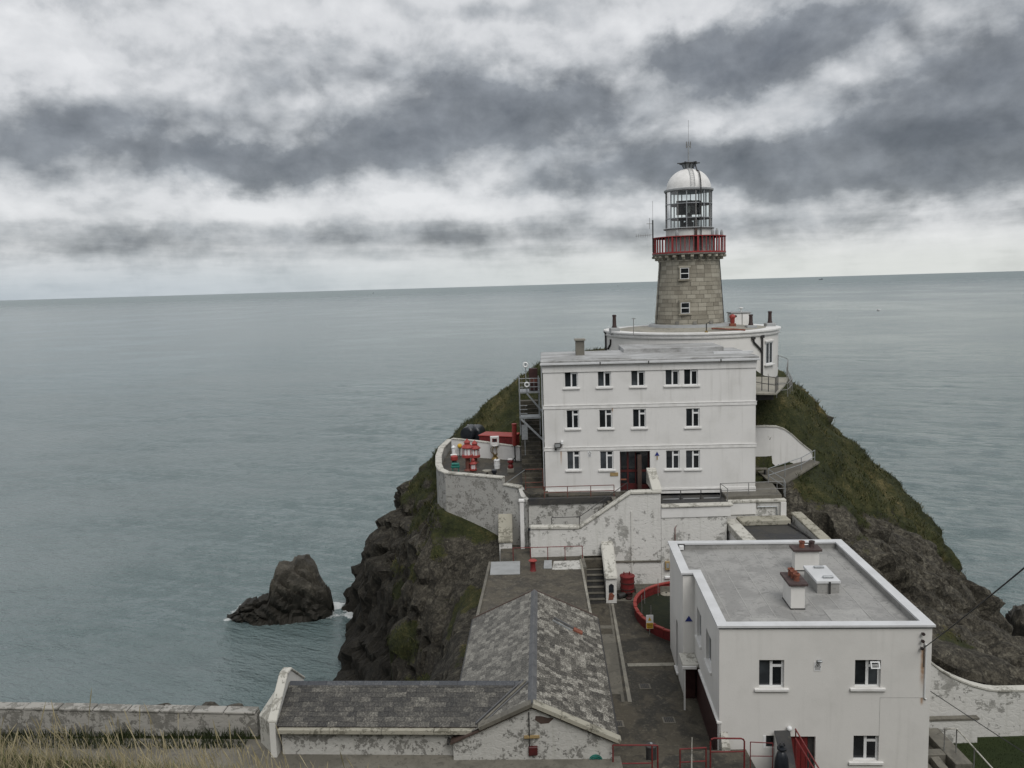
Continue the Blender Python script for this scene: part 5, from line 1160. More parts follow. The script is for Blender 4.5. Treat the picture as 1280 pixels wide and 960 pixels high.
    MB().obox((x0 + .6, y0 - .2, zd - .1), (.62, 0, -.78), (0, 1, 0), (.78, 0, .62), 0, 2.0, -.06, .06, -.06, .06).build('brace', 'galvanised', t); MB().obox((x0 + .1, y0 - .35, zd - 2.0), (.72, -.2, -.70), (0, 1, 0), (.70, 0, .72), 0, 2.4, -.05, .05, -.07, .07).build('stringer', 'galvanised', t)
    MB().box(.62, 1.06, 60.2, 60.26, 24.6, 25.7).build('meter_panel', 'galvanised', t); MB().tube([(.84, 60.25, 22.6), (.84, 60.25, 26.3)], .03).build('panel_post', 'galvanised', t)
    for i, (dx, dz, lab) in enumerate(((.55, 30.05, 'upper white ring lifebuoy hung at the left corner of the white block'), (.62, 28.55, 'lower white lifebuoy on the steel landing rail left of the white block'))):
        q = (x0 + dx, 61.5, dz); lb = T('lifebuoy', lab, 'lifebuoy', (q[0], q[1], q[2] - .35)); mb = MB(); n, m_ = 16, 8
        V = [(q[0] + (.16 + .06 * math.cos(b)) * math.cos(a), q[1] + .085 * math.sin(b), q[2] + (.16 + .06 * math.cos(b)) * math.sin(a)) for a in np.linspace(0, 2 * math.pi, n, False) for b in np.linspace(0, 2 * math.pi, m_, False)]
        mb.add(V, [(i_ * m_ + j, ((i_ + 1) % n) * m_ + j, ((i_ + 1) % n) * m_ + (j + 1) % m_, i_ * m_ + (j + 1) % m_) for i_ in range(n) for j in range(m_)]); mb.build('ring', 'white_plastic', lb, True)
        MB().tube([(q[0], q[1] + .09, q[2] - (1.0 if i == 0 else .6)), (q[0], q[1] + .09, q[2] + .3)], .035).build('bracket_post', 'galvanised', lb)
    t = T('equipment_rack', 'dark red equipment rack under the eaves at the left corner of the white block', 'rack', (1.5, 60.5, 28.1)); MB().box(1.3, 1.95, 62.0, 62.5, 28.02, 29.7).build('cabinet', 'maroon_paint', t, bevel=.03); MB().box(1.36, 1.9, 61.96, 61.999, 28.6, 28.9).build('door_panel', 'rusty_rail', t)
    # walkway right of the block
    t = T('side_walkway', 'concrete walkway slab with dark railing at the right flank of the white block', 'walkway', (18, 59, 28))
    MB().prism([(16.75, 56.6), (18.2, 56.2), (20.2, 60.5), (22.0, 65.0), (18.5, 66.5), (16.75, 62)], 27.96, 28.12).build('slab', 'pale_concrete', t, bevel=.03)
    for k, y in enumerate((57.2, 58.6)): MB().box(16.75, 18.3 + k * .4, y, y + .25, 27.5, 27.958).build('beam', 'dark_iron', t)
    railing(t, [(16.8, 60.8, 28.12), (17.6, 57.6, 28.12), (18.15, 56.35, 28.12), (18.7, 57.5, 28.12)], 1.05, 'dark_iron', 1, .75, .026)
    t = T('cliff_path_railing', 'thin grey railing curving round the hilltop behind the walkway', 'railing', (21, 62, 27)); 
    railing(t, [(18.75, 57.9, 27.6), (19.9, 59.0, 27.5), (20.9, 61.0, 27.6), (21.6, 64.0, 27.9)], .9, 'grey_rail', 1, 1.2, .024)
    railing(t, [(21.7, 64.6, 28.0), (23.0, 68.2, 28.3), (22.6, 72.0, 28.6)], .95, 'grey_rail', 0, 1.8, .024)
    # curved white wall and the path rail on the right slope
    t = T('curved_wall', 'smooth white wall with a curved top stepping into the right-hand slope', 'wall', (19.5, 61.5, 21.3))
    A0 = PY(943, 535, 61.5); xs = []
    for px, py in ((943, 534), (958, 533.5), (972, 534), (981, 537), (990, 543.5), (999, 552), (1008, 559.5), (1014, 564), (1015.5, 568)): q = PY(px, py, 61.5); xs.append((q.x, q.z))
    MB().yprism([(xs[0][0], 20.6), (xs[-1][0], 20.9)] + xs[::-1], 61.5, 61.8).build('wall', 'white_render', t)
    MB().yprism([(p[0], p[1] + .003) for p in xs] + [(p[0], p[1] + .08) for p in xs[::-1]], 61.44, 61.86).build('coping', 'pale_coping', t)
    t = T('path_railing', 'pale steel railing of the path below the curved white wall', 'railing', (20, 59.5, 21.3)); 
    railing(t, [(18.3, 58.2, 21.35), (21.2, 59.7, 21.75), (22.6, 60.8, 22.05)], 1.0, 'galvanised', 1, 1.4, .028)
    railing(t, [(18.3, 58.2, 21.35), (19.0, 56.9, 20.9), (18.5, 55.1, 21.1)], .95, 'galvanised', 1, 2.2, .026)
    t = T('path_bench', 'small grey bench by the path below the curved wall', 'bench', (18.4, 60.4, 21.4)); MB().box(17.6, 18.9, 60.2, 60.6, 21.8, 21.88).build('seat', 'mid_concrete', t); [MB().box(x, x + .1, 60.22, 60.58, 21.3, 21.8).build('leg', 'dark_iron', t) for x in (17.7, 18.7)]
stairs_and_rails()

# ------------------------------------------------------------------ things kept in the upper yard
def yard_things():
    z = 21.6
    def lantern(name, label, px, py, h, r, post, grp='red buoy lanterns in the upper yard'):
        q = PZ(px, py, z); t = T(name, label, 'lantern', (q.x, q.y, z), grp); c = (q.x, q.y, z); hb = h * post
        if post > .05:
            MB().lathe(c, [(r * .7, 0), (r * .6, .08), (r * .4, .16), (r * .4, hb - .06), (r * .8, hb)], 12).build('pedestal', 'rusty_rail', t, True)
        hg = (h - hb); 
        MB().lathe(c, [(r, hb), (r, hb + hg * .12), (r * .9, hb + hg * .14)], 12).build('base_ring', 'bright_red', t, True)
        MB().lathe(c, [(r * .74, hb + hg * .13), (r * .74, hb + hg * .50)], 16).build('glass', 'white_plastic', t, True)
        for k in range(8): a = 2 * math.pi * k / 8; MB().box(c[0] + r * .8 * math.cos(a) - .02, c[0] + r * .8 * math.cos(a) + .02, c[1] + r * .8 * math.sin(a) - .02, c[1] + r * .8 * math.sin(a) + .02, z + hb + hg * .12, z + hb + hg * .52).build('bar', 'bright_red', t)
        rf = MB().lathe(c, [(r * .7, hb + hg * .50), (r * 1.08, hb + hg * .51), (r * 1.08, hb + hg * .55), (r * .62, hb + hg * .68)], 8).build('roof', 'bright_red', t)
        MB().lathe(c, [(r * .5, hb + hg * .67), (r * .5, hb + hg * .80), (r * .62, hb + hg * .81), (r * .12, hb + hg * .97), (0, hb + hg)], 8).build('cowl', 'bright_red', rf)
    lantern('buoy_lantern', 'large red lantern with ribbed white glass on a pedestal in the upper yard, front one', 585, 588, 2.55, .46, .42)
    lantern('buoy_lantern', 'large red lantern standing behind its twin near the back wall of the yard', 594, 578.5, 1.9, .44, .25)
    lantern('buoy_lantern', 'small red lantern on the ground right of the big pedestal lantern', 591.7, 588.5, 1.05, .28, .04)
    q = PZ(567.5, 574, z); t = T('glass_lantern', 'slim white beacon lantern on the yard wall side', 'lantern', (q.x, q.y, z)); c = (q.x, q.y, z)
    MB().lathe(c, [(.22, 0), (.22, .3), (.3, .34), (.3, .4), (.16, .46)], 12).build('foot', 'white_paint', t, True); MB().lathe(c, [(.15, .46), (.15, 1.0), (.2, 1.02), (.06, 1.16), (0, 1.2)], 12).build('head', 'white_plastic', t, True)
    q = PZ(568, 579.5, z); t = T('red_beacon', 'squat red beacon with dark foot below the white one', 'beacon', (q.x, q.y, z)); c = (q.x, q.y, z)
    MB().lathe(c, [(.24, 0), (.18, .2), (.18, .26)], 12).build('foot', 'dark_iron', t, True); MB().lathe(c, [(.2, .26), (.3, .32), (.3, .6), (.2, .68), (0, .7)], 12).build('head', 'bright_red', t, True)
    q = PZ(569.7, 590, z); t = T('teal_winch', 'low teal-green winch frame in the yard corner', 'winch', (q.x, q.y, z)); 
    for s in (-.25, .2): MB().box(q.x + s, q.x + s + .06, q.y - .15, q.y + .15, z, z + .36).build('leg', 'teal_paint', t)
    MB().box(q.x - .36, q.x + .34, q.y - .2, q.y + .2, z + .361, z + .52).build('bed', 'teal_paint', t, bevel=.03); MB().tube([(q.x - .3, q.y, z + .62), (q.x + .3, q.y, z + .62)], .12, 10).build('drum', 'teal_paint', t, True)
    q = PZ(575, 570, z); t = T('yellow_ball_mark', 'yellow ball topmark on a thin post in the yard', 'topmark', (q.x, q.y, z)); MB().tube([(q.x, q.y, z), (q.x, q.y, z + .7)], .04).build('post', 'dark_iron', t); MB().lathe((q.x, q.y, z + .88), [(.2 * math.cos(a) + .0005, .2 * math.sin(a)) for a in np.linspace(-1.57, 1.57, 9)], 14).build('ball', 'yellow_paint', t, True)
    q = PZ(619, 574, z); t = T('lens_frame', 'tall white and brass lighthouse lens frame in front of the back wall', 'lens', (q.x, q.y, z))
    MB().lathe((q.x, q.y, z), [(.32, 0), (.28, .12), (.16, .2), (.16, .42)], 12).build('pedestal', 'brass', t, True)
    for k in range(6): a = math.pi * k / 3; MB().tube([(q.x + .16 * math.cos(a), q.y + .16 * math.sin(a), z + .42), (q.x + .34 * math.cos(a), q.y + .34 * math.sin(a), z + .65), (q.x + .34 * math.cos(a), q.y + .34 * math.sin(a), z + .95), (q.x + .2 * math.cos(a), q.y + .2 * math.sin(a), z + 1.1)], .035).build('rib', 'brass', t)
    MB().lathe((q.x, q.y, z), [(.2, 1.1), (.36, 1.16), (.36, 1.22), (.2, 1.24)], 12).build('collar', 'white_paint', t, True)
    for a0, a1, c0, c1 in ((-.36, -.2, 1.24, 1.95), (.2, .36, 1.24, 1.95), (-.2, .2, 1.24, 1.42), (-.2, .2, 1.78, 1.95)): MB().box(q.x + a0, q.x + a1, q.y - .2, q.y + .2, z + c0, z + c1).build('frame_bar', 'white_paint', t, bevel=.02)
    MB().lathe((q.x, q.y, z + 1.6), [(.13 * math.cos(a) + .0005, .13 * math.sin(a)) for a in np.linspace(-1.57, 1.57, 7)], 10).build('bullseye', 'black_plastic', t, True)
    q = PZ(621.5, 585.5, z); t = T('white_drum', 'white hooped drum standing in the middle of the yard', 'drum', (q.x, q.y, z)); MB().lathe((q.x, q.y, z), [(.24, 0), (.24, .25), (.26, .27), (.26, .3), (.24, .32), (.24, .62), (.26, .64), (.26, .68), (.24, .7), (.2, .74)], 16).build('drum_body', 'white_plastic', t, True); MB().lathe((q.x, q.y, z + .745), [(.05, 0), (.05, .06)], 8).build('bung', 'dark_iron', t)
    q = PZ(638.5, 590, z); t = T('red_fog_bell', 'red and white fog bell machine on a concrete block', 'machine', (q.x, q.y, z)); MB().box(q.x - .26, q.x + .26, q.y - .24, q.y + .24, z, z + .3).build('block', 'pale_concrete', t, bevel=.02); MB().lathe((q.x, q.y, z + .3), [(.2, 0), (.22, .2), (.15, .3), (.15, .42), (.24, .46), (.24, .58), (.14, .64)], 14).build('bell', 'red_paint', t, True); MB().box(q.x - .2, q.x + .14, q.y - .14, q.y + .14, z + .943, z + 1.06).build('cap', 'white_paint', t, bevel=.03); MB().tube([(q.x + .12, q.y, z + .85), (q.x + .36, q.y - .05, z + 1.15)], .05).build('lever', 'dark_iron', t)
    q = PZ(609, 595, z); t = T('round_table', 'low round grey table near the front yard wall', 'table', (q.x, q.y, z)); MB().lathe((q.x, q.y, z), [(.2, 0), (.2, .04), (.06, .08), (.06, .36)], 12).build('leg', 'dark_iron', t, True); MB().lathe((q.x, q.y, z), [(.35, .362), (.36, .40), (.36, .45), (.34, .46)], 20).build('top', 'pale_concrete', t, True)
    q = PZ(618, 595.5, z); t = T('black_bollard', 'small black bollard with a wide cap beside the round table', 'bollard', (q.x, q.y, z)); MB().lathe((q.x, q.y, z), [(.16, 0), (.14, .1), (.12, .3)], 10).build('shaft', 'black_plastic', t, True); MB().box(q.x - .19, q.x + .19, q.y - .19, q.y + .19, z + .301, z + .52).build('cap', 'black_plastic', t, bevel=.03)
    # back wall, container, tanks, red post
    t = T('yard_back_wall', 'plain white wall closing the back of the upper yard', 'wall', (-1.4, 67.6, z)); a = (-5.3, 70.2); b = (-2.9, 68.6); c = (.55, 66.9)
    MB().wall([(a[0], a[1], 22.95, 21.0), (b[0], b[1], 22.95, 21.0), (c[0], c[1], 22.7, 21.0)], .28, 21).build('wall', 'white_render', t); MB().wall([(a[0], a[1], 23.03, 22.953), (b[0], b[1], 23.03, 22.953), (c[0], c[1], 22.78, 22.703)], .36, 21).build('coping', 'pale_coping', t)
    q0 = PY(599, 556, 70.3); q1 = PY(641, 555, 69.2); t = T('red_container', 'long dark red storage bin with a hinged lid behind the yard wall', 'container', ((q0.x + q1.x) / 2, 70, 22.0)); ux = Vector((q1.x - q0.x, -1.1, 0)).normalized(); L = (q1 - q0).length; o = Vector((q0.x, 70.3, 0)); n = ux.cross(Zu)
    MB().obox(o, ux, -n, Zu, 0, L, 0, 1.7, 21.9, 23.12).build('bin', 'red_paint', t, bevel=.03); MB().obox(o, ux, -n, Zu, -.06, L + .06, -.06, 1.76, 23.123, 23.23).build('lid', 'bright_red', t, bevel=.03)
    for k in range(3): MB().obox(o, ux, n, Zu, .5 + k * .95, .56 + k * .95, .002, .04, 22.2, 23.08).build('rib', 'red_paint', t)
    for i, (px, dy, lab) in enumerate(((583.5, 71.2, 'black oil tank lying at the left end behind the yard wall'), (592.5, 71.9, 'black oil tank lying next to the red storage bin'))):
        q = PY(px, 543, dy); t = T('oil_tank', lab, 'tank', (q.x, dy + .9, q.z - .8), 'oil tanks behind the yard'); MB().tube([(q.x, dy, q.z), (q.x + .02, dy + .06, q.z), (q.x + .35, dy + 1.7, q.z), (q.x + .36, dy + 1.76, q.z)], [.50, .62, .62, .5], 18).build('shell', 'black_plastic', t, True)
        for k in (.3, 1.3): MB().box(q.x - .4, q.x + .5, dy + k, dy + k + .16, q.z - 1.6, q.z - .5).build('cradle', 'dark_iron', t)
        MB().tube([(q.x + .1, dy + .5, q.z + .6), (q.x + .1, dy + .5, q.z + .78)], .09, 8).build('filler', 'galvanised', t)
    q = PY(644, 575, 66.4); q2 = PY(643.5, 529.5, 66.4); t = T('red_column', 'tall red tube raised on a thin dark pole by the yard wall', 'post', (q.x, 66.4, z)); zb = PY(643, 557, 66.4).z
    MB().tube([(q.x, 66.4, z), (q.x, 66.4, zb)], .06).build('pole', 'dark_iron', t, True); MB().lathe((q.x, 66.4, 0), [(.17, zb), (.19, zb + .05), (.19, q2.z - .1), (.22, q2.z - .08), (.22, q2.z), (.1, q2.z + .03)], 12).build('tube', 'bright_red', t, True); MB().tube([(q.x + .2, 66.4, q2.z - .5), (1.0, 61.5, 26.9)], .015, 4).build('stay', 'grey_rail', t)
yard_things()

# ================================================================== SLATE-ROOFED STORES
def slate_mesh(name, w, l, th, mat):
    b = MB().box(-w / 2, w / 2, 0, l, 0, th); me = bpy.data.meshes.new(name); me.from_pydata(b.v, [], b.f); me.materials.append(MATS[mat]); me.update(); return me
def lay_slates(parent, items, n_parts, mats):
    """items: (matrix, w, l, th, kind); the nearest ones are parts, the rest one mesh of stuff"""
    items.sort(key=lambda it: it[0].translation.y); cache = {}; rest = {}
    for i, (m, w, l, th, kind) in enumerate(items):
        if i < n_parts:
            key = (round(w, 2), kind)
            if key not in cache: cache[key] = slate_mesh('slate', round(w, 2), l, th, mats[kind])
            inst(cache[key], 'slate', parent, m)
        else:
            b = MB().box(-w / 2, w / 2, 0, l, 0, th); rest.setdefault(kind, MB()).add([m @ Vector(v) for v in b.v], b.f)
    for k, mb in rest.items(): mb.build('slates', mats[k], parent)['kind'] = 'stuff'
def slope_items(e0, e1, up, rows, width, kind, skip=None):
    """e0->e1 along the eave, up = vector eave to ridge"""
    e0, e1, up = Vector(e0), Vector(e1), Vector(up); L = (e1 - e0).length; ux = (e1 - e0).normalized(); sl = up.length; uu = up.normalized(); n = ux.cross(uu)
    if n.z < 0: n = -n; ux = -ux; e0, e1 = e1, e0
    exp = sl / rows; out = []
    for r in range(rows):
        x = -width * (.5 if r % 2 else 0.0)
        while x < L:
            w = width * random.choice((.92, 1.0, 1.0, 1.08)); a = max(x, 0); b = min(x + w, L); x += w
            if b - a < .08: continue
            c = e0 + ux * ((a + b) / 2) + uu * (r * exp - .02)
            if skip and skip(c): continue
            th = .016; tilt = .032 + random.uniform(-.006, .010)
            yv = (uu - n * tilt).normalized(); xv = (ux + n * random.uniform(-.006, .006) + uu * random.uniform(-.008, .008)).normalized(); zv = xv.cross(yv).normalized(); xv = yv.cross(zv)
            m = Matrix((xv, yv, zv)).transposed().to_4x4(); m.translation = c + n * (.03 + exp * tilt * .9 + random.uniform(0, .004)) 
            out.append((m, b - a - .008, exp * 1.2, th, kind))
    return out
def stores():
    # --- gabled store
    R0, R1 = Vector((.42, 30.8, 19.48)), Vector((.89, 43.1, 19.48)); hw, dz = 3.3, 1.52; ax = (R1 - R0).normalized(); sx = Vector((ax.y, -ax.x, 0))
    t = T('gabled_store', 'old whitewashed store with a lichen-spotted slate gable roof pointing at the viewer', 'building', (.6, 37, 14.6))
    zE = 19.48 - dz
    W = lambda s, b, z: R0 + sx * s + ax * b + Vector((0, 0, z - 19.48))
    Ln = (R1 - R0).length; mb = MB()
    for b0, b1 in ((.12, .45), (Ln - .4, Ln - .1)):
        q = [(-hw + .1, 14.2), (hw - .1, 14.2), (hw - .1, zE - .04), (0, 19.40), (-hw + .1, zE - .04)]
        mb = MB(); mb.add([W(s, b0, z) for s, z in q] + [W(s, b1, z) for s, z in q], [(0, 1, 2, 3, 4), (9, 8, 7, 6, 5)] + [(i, (i + 1) % 5, 5 + (i + 1) % 5, 5 + i) for i in range(5)]); mb.build('gable_wall', 'rubble_limewash', t)
    for s in (-1, 1):
        mb = MB(); mb.add([W(s * (hw - .1), b, z) for b in (.45, Ln - .4) for z in (14.2, zE - .04)] + [W(s * (hw - .4), b, z) for b in (.45, Ln - .4) for z in (14.2, zE - .04)], [(0, 1, 3, 2), (4, 6, 7, 5), (0, 2, 6, 4), (1, 5, 7, 3), (0, 4, 5, 1), (2, 3, 7, 6)]); mb.build('side_wall', 'rubble_limewash', t)
    wing_z = lambda y: 19.38 - abs(y - 32.95) * .53
    wing_at = lambda c: c.x < .5 and 31.0 < c.y < 35.0 and c.z < wing_z(c.y + .03 * c.x) - .05
    items = []
    for s in (-1, 1):
        deck = MB(); v = [W(0, .0, 19.46), W(s * hw, .0, zE - .02), W(s * hw, Ln, zE - .02), W(0, Ln, 19.46)]; v2 = [p - Zu * .07 for p in v]; deck.add(v + v2, [(0, 1, 2, 3), (7, 6, 5, 4), (0, 4, 5, 1), (1, 5, 6, 2), (2, 6, 7, 3)]); deck.build('roof_deck', 'old_wood', t)
        e0, e1 = W(s * (hw + .04), .06, zE - .03), W(s * (hw + .04), Ln, zE - .03); up = (W(0, 0, 19.48) - W(s * (hw + .04), 0, zE - .03))
        items += slope_items(e0, e1, up, 14, .33, 0 if s > 0 else 1, wing_at if s < 0 else None)
    lay_slates(t, items, 296, ['lichen_slate', 'grey_lichen_slate'])
    rl = 11
    for k in range(rl):
        b0, b1 = .1 + k * (Ln - .1) / rl, .1 + (k + 1) * (Ln - .1) / rl - .015; q = [(-.18, 19.46), (-.02, 19.58), (.02, 19.58), (.18, 19.46), (0, 19.50)]
        mb = MB(); mb.add([W(s, b0, z) for s, z in q] + [W(s, b1, z) for s, z in q], [(0, 1, 2, 3, 4), (9, 8, 7, 6, 5)] + [(i, (i + 1) % 5, 5 + (i + 1) % 5, 5 + i) for i in range(5)]); mb.build('ridge_piece', 'lead', t)
    # verge copings: stone at the front, slim timber at the back
    def verge(s, b0, b1, u0, u1, h0, h1, name, mat):
        up_ = W(0, 0, 19.48) - W(s * hw, 0, zE); l = up_.length; uu = up_.normalized(); n = Vector((uu.x * -uu.z, uu.y * -uu.z, 1 - uu.z * uu.z)).normalized()
        e = W(s * hw, 0, zE); mb = MB(); P = lambda b, u, h: e + ax * b + uu * u + n * h
        mb.add([P(b, u, h) for b in (b0, b1) for u in (u0 * l, u1 * l) for h in (h0, h1)], [(0, 1, 3, 2), (4, 6, 7, 5), (0, 4, 5, 1), (2, 3, 7, 6), (1, 5, 7, 3), (0, 2, 6, 4)]); mb.build(name, mat, t, bevel=.015)
    for u0, u1 in ((-.04, .30), (.305, .66), (.665, 1.0)): verge(1, -.08, .30, u0, u1, -.02, .16, 'coping_stone', 'lichen_coping')
    verge(-1, -.08, .30, .36, 1.0, -.02, .15, 'coping_stone', 'mid_concrete')
    for s in (-1, 1): verge(s, Ln - .02, Ln + .06, -.02, 1.0, -.06, .09, 'bargeboard', 'old_wood')
    for s in (-1, 1):
        g = MB().tube([W(s * (hw + .10), .1, zE - .10), W(s * (hw + .10), Ln, zE - .10)], .065, 8).build('gutter', 'dark_iron', t, True)
    # odd slates: a replaced red tile and a lead patch
    q = PZ(721, 790, 18.6); up_ = (W(0, 0, 19.48) - W(hw, 0, zE)).normalized(); n = ax.cross(-up_).normalized(); n = n if n.z > 0 else -n
    def patch(name, px0, py0, px1, py1, wd, mat, hgt=.075):
        P0 = PP(px0, py0, W(0, 0, 19.48), n); P1 = PP(px1, py1, W(0, 0, 19.48), n); d = (P1 - P0).normalized(); l = (P1 - P0).length; s2 = n.cross(d)
        MB().obox(P0 + n * .05, d, s2, n, 0, l, -wd / 2, wd / 2, 0, hgt).build(name, mat, t)
    patch('red_tile', 716, 788, 727, 793, .36, 'terracotta', .08)
    patch('lead_patch', 692, 774, 716, 787, .10, 'lead', .07); patch('lead_patch', 690, 777, 714, 790, .05, 'galvanised', .075)
    # fittings on the front gable
    yg = 30.8
    def fg(px, py): return PY(px, py, yg + .10)
    a, b = fg(661, 890), fg(661, 945); MB().tube([(a.x, a.y - .03, a.z), (a.x, a.y - .03, b.z)], .025).build('conduit', 'dark_iron', t)
    a = fg(655, 921); MB().box(a.x - .0, a.x + .62, a.y - .05, a.y + .02, a.z - .05, a.z + .05).build('name_board', 'tan_board', t)
    a = fg(665, 937); MB().box(a.x - .14, a.x + .22, a.y - .12, a.y + .02, a.z - .2, a.z + .16).build('red_box', 'door_red', t, bevel=.02)
    a = fg(679, 898); MB().yprism([(a.x - .33, a.z - .04), (a.x - .1, a.z - .22), (a.x + .22, a.z - .2), (a.x + .46, a.z + .03), (a.x + .2, a.z + .02), (a.x - .1, a.z + .1), (a.x - .3, a.z + .1)], a.y - .012, a.y + .02).build('exposed_stone', 'old_wood', t)
    # --- long shed
    t = T('long_shed', 'long low shed with a dark slate roof joining the gabled store from the left', 'building', (-5, 33, 15))
    E0, E1 = Vector((-10.15, 31.72, 18.42)), Vector((-1.2, 31.18, 18.42)); d = (E1 - E0).normalized(); nn = Vector((-d.y, d.x, 0)); hw2 = 1.8; zr = 19.38
    L2 = (Vector((.45, 31.08, 0)) - Vector((E0.x, E0.y, 0))).length; Pw = lambda u, s, z: Vector((E0.x, E0.y, 0)) + d * u + nn * s + Zu * z
    for s0, s1 in ((.12, .45), (3.15, 3.48)): MB().obox((E0.x, E0.y, 0), d, nn, Zu, .3, 8.75, s0, s1, 15.2, 18.36).build('wall', 'rubble_limewash', t)
    main_z = lambda c: 19.48 - abs((c - R0).dot(sx)) * dz / hw
    items = []; skip = lambda c: c.z < main_z(c) - .02
    e1 = Pw(L2, 0, 18.42); items += slope_items(Pw(.15, 0, 18.42), e1, Pw(0, hw2, zr) - Pw(0, 0, 18.42), 9, .42, 0, skip)
    back = slope_items(Pw(.15, 3.6, 18.42), Pw(L2, 3.6, 18.42), Pw(0, hw2, zr) - Pw(0, 3.6, 18.42), 9, .42, 0, skip)
    lay_slates(t, items, 299, ['dark_slate']); lay_slates(t, back, 0, ['dark_slate'])
    for s in (0, 3.6): 
        mb = MB(); v = [Pw(.1, s, 18.40), Pw(9.0 if s == 0 else 9.0, s, 18.40), Pw(L2, hw2, zr - .02), Pw(.1, hw2, zr - .02)]; mb.add(v + [p - Zu * .06 for p in v], [(0, 1, 2, 3), (7, 6, 5, 4), (0, 4, 5, 1), (3, 7, 4, 0)]); mb.build('roof_deck', 'old_wood', t)
    for k in range(13):
        u0, u1 = .2 + k * (L2 - .2) / 13, .2 + (k + 1) * (L2 - .2) / 13 - .012; q = [(hw2 - .20, zr - .07), (hw2 - .03, zr + .09), (hw2 + .03, zr + .09), (hw2 + .20, zr - .07), (hw2, zr)]
        mb = MB(); mb.add([Pw(u0, s, z) for s, z in q] + [Pw(u1, s, z) for s, z in q], [(0, 1, 2, 3, 4), (9, 8, 7, 6, 5)] + [(i, (i + 1) % 5, 5 + (i + 1) % 5, 5 + i) for i in range(5)]); mb.build('ridge_piece', 'ridge_slate', t)
    for k in range(4): MB().obox((E0.x, E0.y, 18.42), d, nn, Zu, .25 + k * 2.13, .24 + (k + 1) * 2.13, -.20, .10, -.22, -.02).build('eaves_stone', 'lichen_coping', t, bevel=.02)
    # valley lead and flashing where the roofs meet
    va, vb = Vector((-1.75, 31.12, 18.50)), Vector((.22, 32.88, 19.42)); dv = (vb - va).normalized(); sv = dv.cross(Zu).normalized()
    for o, w_, m_ in ((0, .09, 'mid_concrete'), (-.16, .06, 'lead'), (.13, .05, 'lead')): MB().obox(va + sv * o + Zu * .02, dv, sv, Zu, 0, (vb - va).length, -w_ / 2, w_ / 2, 0, .09).build('valley_flashing', m_, t, bevel=.01)
    # white gable parapet at the left end
    q = [(-.12, 17.0), (3.7, 17.0), (3.7, 18.62), (2.05, 19.86), (1.55, 19.86), (-.12, 18.62)]
    for u0, u1, m_, nm, gr in ((-.10, .14, 'patchy_limewash', 'gable_parapet', 0), ):
        mb = MB(); mb.add([Pw(u0, s, z) for s, z in q] + [Pw(u1, s, z) for s, z in q], [tuple(range(6)), tuple(range(6, 12))[::-1]] + [(i, (i + 1) % 6, 6 + (i + 1) % 6, 6 + i) for i in range(6)]); mb.build(nm, m_, t)
    cpq = [(-.12, 18.62), (1.55, 19.86), (2.05, 19.86), (3.7, 18.62)]
    for (s0, z0), (s1, z1) in zip(cpq, cpq[1:]):
        mb = MB(); mb.add([Pw(u, s, z + h) for u in (-.17, .21) for (s, z) in ((s0, z0), (s1, z1)) for h in (.003, .12)], [(0, 1, 3, 2), (4, 6, 7, 5), (0, 4, 5, 1), (2, 3, 7, 6), (1, 5, 7, 3), (0, 2, 6, 4)]); mb.build('coping_slab', 'pale_coping', t, bevel=.03)
    mb = MB(); mb.add([Pw(-.95, 1.0, 17), Pw(-.95, 1.9, 17), Pw(-.11, 1.9, 17), Pw(-.11, .1, 17), Pw(-.95, 1.0, 18.4), Pw(-.95, 1.9, 18.4), Pw(-.11, 1.9, 19.6), Pw(-.11, .1, 18.5)], [(0, 1, 2, 3), (4, 5, 6, 7), (0, 1, 5, 4), (1, 2, 6, 5), (2, 3, 7, 6), (3, 0, 4, 7)]); mb.build('raking_buttress', 'pale_coping', t, bevel=.03)
    # --- flat-roofed shed behind the store
    t = T('flat_shed', 'shed with a brown-stained flat concrete roof between the store and the landing', 'building', (1, 47.8, 15)); pl = [(-2.35, 43.2), (4.02, 43.2), (4.24, 52.3), (-1.85, 52.3)]
    MB().prism([(-2.2, 43.3), (3.9, 43.3), (4.1, 52.2), (-1.72, 52.2)], 14.0, 17.72).build('wall', 'worn_limewash', t); rf = MB().prism(pl, 17.722, 17.98).build('roof', 'shed_roof', t, bevel=.02)
    MB().wall([(-2.28, 43.2, 18.06, 17.98), (-1.78, 52.28, 18.06, 17.98)], .16, 17.9).build('roof_kerb', 'mid_concrete', t); MB().wall([(3.94, 43.2, 18.05, 17.98), (4.16, 52.28, 18.05, 17.98)], .14, 17.9).build('roof_kerb', 'pale_concrete', t)
    pz = lambda px, py: PZ(px, py, 18.0)
    for name, c4 in (('grey_panel', ((614, 699), (650, 699), (650, 718), (612.5, 719))), ('grey_panel', ((680, 699), (689.5, 699), (690, 711), (679.5, 711)))):
        MB().prism([(pz(*c).x, min(pz(*c).y, 52.25)) for c in c4], 17.985, 18.05).build(name, 'grey_board', t, bevel=.01)
    MB().prism([(pz(*c).x, min(pz(*c).y, 52.2)) for c in ((692, 699), (727, 698), (727, 711), (690, 712))], 17.97, 17.992).build('flaked_paint', 'rubble_limewash', t)
    q = pz(666.3, 713); vt = MB().lathe((q.x, q.y, 17.95), [(.22, 0), (.20, .05), (.17, .1), (.17, .62), (.2, .66)], 14).build('vent_pipe', 'red_paint', t, True); MB().lathe((q.x, q.y, 18.61), [(.25, 0), (.27, .05), (.2, .1), (0, .12)], 14).build('vent_cap', 'bright_red', vt, True)
stores()

